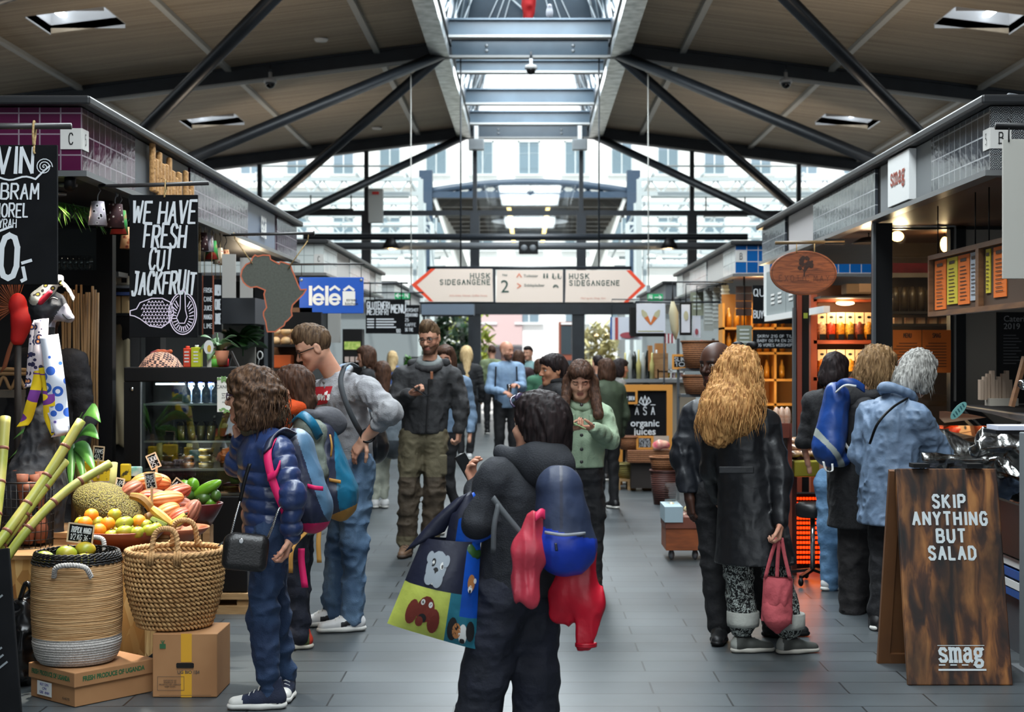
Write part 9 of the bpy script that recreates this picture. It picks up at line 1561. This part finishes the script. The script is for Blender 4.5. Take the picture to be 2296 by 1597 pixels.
# black sculpted mannequin with scarves
D = 7.95; t = thing('animal_mannequin','black sculpted figure with long animal head and pale muzzle draped with printed scarves','sculpture',W(90,1215,D)); M_sc = mat('black_papier_mache',(24,24,28),.7,c2=(40,42,48),ns=12,bump=.6,bs=18); M_muz = mat('pale_muzzle',(150,146,156),.6); w = lambda u,v,d=0: W(u,v,D+d)
s_ = SDF().cone(w(70,1200),w(78,1090),.17,.15,.08).cone(w(78,1090),w(98,960),.15,.085,.08).cone(w(98,960),w(98,800),.075,.055,.05).cone(w(98,800),w(98,700),.055,.06,.04).cone(w(100,690),w(122,684),.068,.06,.04).cone(w(118,684),w(154,712),.055,.028,.03).cone(w(60,1090),w(24,1140),.08,.05,.06); s_.cut((0,0,.595),(0,0,1)); s_.disp.append(wob(.007,18)); s_.disp.append(ridge(.006,30,1.)); V,Q = s_.mesh(.007); c = V[Q].mean(1); mi = ((c[:,0]-.7*(c[:,2]-w(0,690).z) > w(143,690).x) & (c[:,2] > w(0,735).z)).astype(np.int32); put('figure',[(V,Q,mi)],[M_sc,M_muz],t)
MB().tube(catmull([w(108,676,-.065),w(118,668,-.066),w(130,672,-.06)]),.004,5).build('eye_line',M_pk,t); MB().tube(catmull([w(140,704,-.035),w(152,716,-.032),w(162,714,-.02)]),.003,5).build('mouth_line',M_pk,t); s_ = SDF().cone(w(90,678,-.06),w(112,656,-.06),.018,.014); put('red_patch',[s_.mesh(.006)],mat('red_felt',(190,24,50),.8),t)
P1 = cloth_mat('navy_orange_dots',(44,44,84),(230,150,90),(226,214,220),26); P2 = cloth_mat('blue_white_floral',(40,92,190),(226,230,240),(214,222,238),15); P3 = mat('yellow_purple_print',(230,196,20),.8); _c = tex(P3,'Noise',mapping(P3,(4,4,9)),Scale=1.3,Detail=0); setc(P3,ramp(P3,_c.outputs[0],[(0,(230,196,20)),(.5,(110,50,140)),(.6,(232,200,24))],True).outputs[0]); P4 = cloth_mat('white_purple_grid',(206,204,226),(90,80,150),(226,226,240),30); P5 = cloth_mat('black_yellow_fan',(60,50,50),(196,180,60),(220,214,200),30)
for lab,P,w_,m_ in (('navy scarf with orange dots hanging longest from the mannequin neck',[(88,716),(80,740),(74,800),(70,850),(66,868)],.055,P1),('navy scarf with pale dots on the mannequin chest',[(94,716),(92,760),(88,800),(78,850),(68,866)],.07,P1),('blue and white floral scarf tied on the mannequin shoulder',[(110,752),(116,790),(124,850),(130,900),(136,968)],.095,P2),('yellow and purple scarf hanging left on the mannequin',[(92,822),(84,860),(72,900),(60,940),(50,956)],.06,P3),('yellow and purple scarf hanging right on the mannequin',[(100,824),(108,860),(110,900),(112,935),(128,975)],.06,P3),('white and purple grid scarf end at the mannequin hip',[(122,924),(130,945),(138,968),(130,978)],.07,P4)):
 o = thing('scarf',lab,'scarf',w(*P[0])); MB().ribbon(catmull([w(u,v,-.1-.008*(i % 3)) for i,(u,v) in enumerate(P)],6),Vector((1,.25,.15)),w_,.006).build('cloth',m_,o)
o = thing('headscarf','black and yellow printed headscarf wrapped on the mannequin head','scarf',w(100,660)); s_ = SDF().cone(w(88,672,-.03),w(112,646,-.03),.05,.035).cone(w(118,634,-.03),w(130,628,-.03),.025,.03); s_.disp.append(ridge(.008,24,2.)); put('cloth',[s_.mesh(.007)],P5,o); MB().ribbon(catmull([w(132,630,-.04),w(150,645,-.05),w(166,672,-.05)],6),Vector((0,.6,1)),.03,.005).build('cloth_end',P5,o)
o = thing('feather_headdress','red carnival figure with brown feather fan at the left edge behind the scarves','ornament',W(50,720,8.3)); s_ = SDF().ell(W(40,685,8.3),(.05,.05,.07)).cone(W(50,720,8.3),W(74,700,8.3),.05,.025).cone(W(50,720,8.3),W(40,760,8.3),.06,.04); put('red_body',[s_.mesh(.01)],mat('carnival_red',(200,24,22),.7),o); mb = MB(); rr = random.Random(9); b = W(34,690,8.35)
for i in range(70): a = R(70+150*i/70+rr.uniform(-3,3)); mb.tube([b,b+Vector((math.cos(a),rr.uniform(-.1,.1),math.sin(a)))*rr.uniform(.14,.22)],[.004,.001],4)
mb.build('feathers',mat('brown_feather',(132,70,40),.8),o); MB().tube([W(40,760,8.3),(W(40,760,8.3).x,8.3,zs)],.02,8).build('pole',M_dwood,o); MB().ribbon(catmull([W(60,720,8.28),W(30,760,8.28),W(8,830,8.28)]),Vector((.5,0,.5)),.05).build('tail_feather',MATS['brown_feather'],o)
o = thing('rattan_rack','rattan rack with zigzag front behind the red figure','rack',W(20,900,8.6)); mb = MB(); mb.tube([W(-40,826,8.6),W(58,830,8.6)],.012,7).tube([W(-40,838,8.6),W(58,838,8.6)],.012,7); mb.tube(catmull([W(-40+16*i,845 if i % 2 else 872,8.6) for i in range(7)],5),.01,6); mb.build('rattan',mat('rattan',(150,120,84),.7),o); MB().box(W(-40,892,8.6),W(58,874,8.75)).build('board',mat('grey_shelf',(92,86,78),.7),o); MB().box(W(46,892,8.62)-Vector((0,0,.95)),W(56,880,8.7)).build('leg',MATS['grey_shelf'],o)
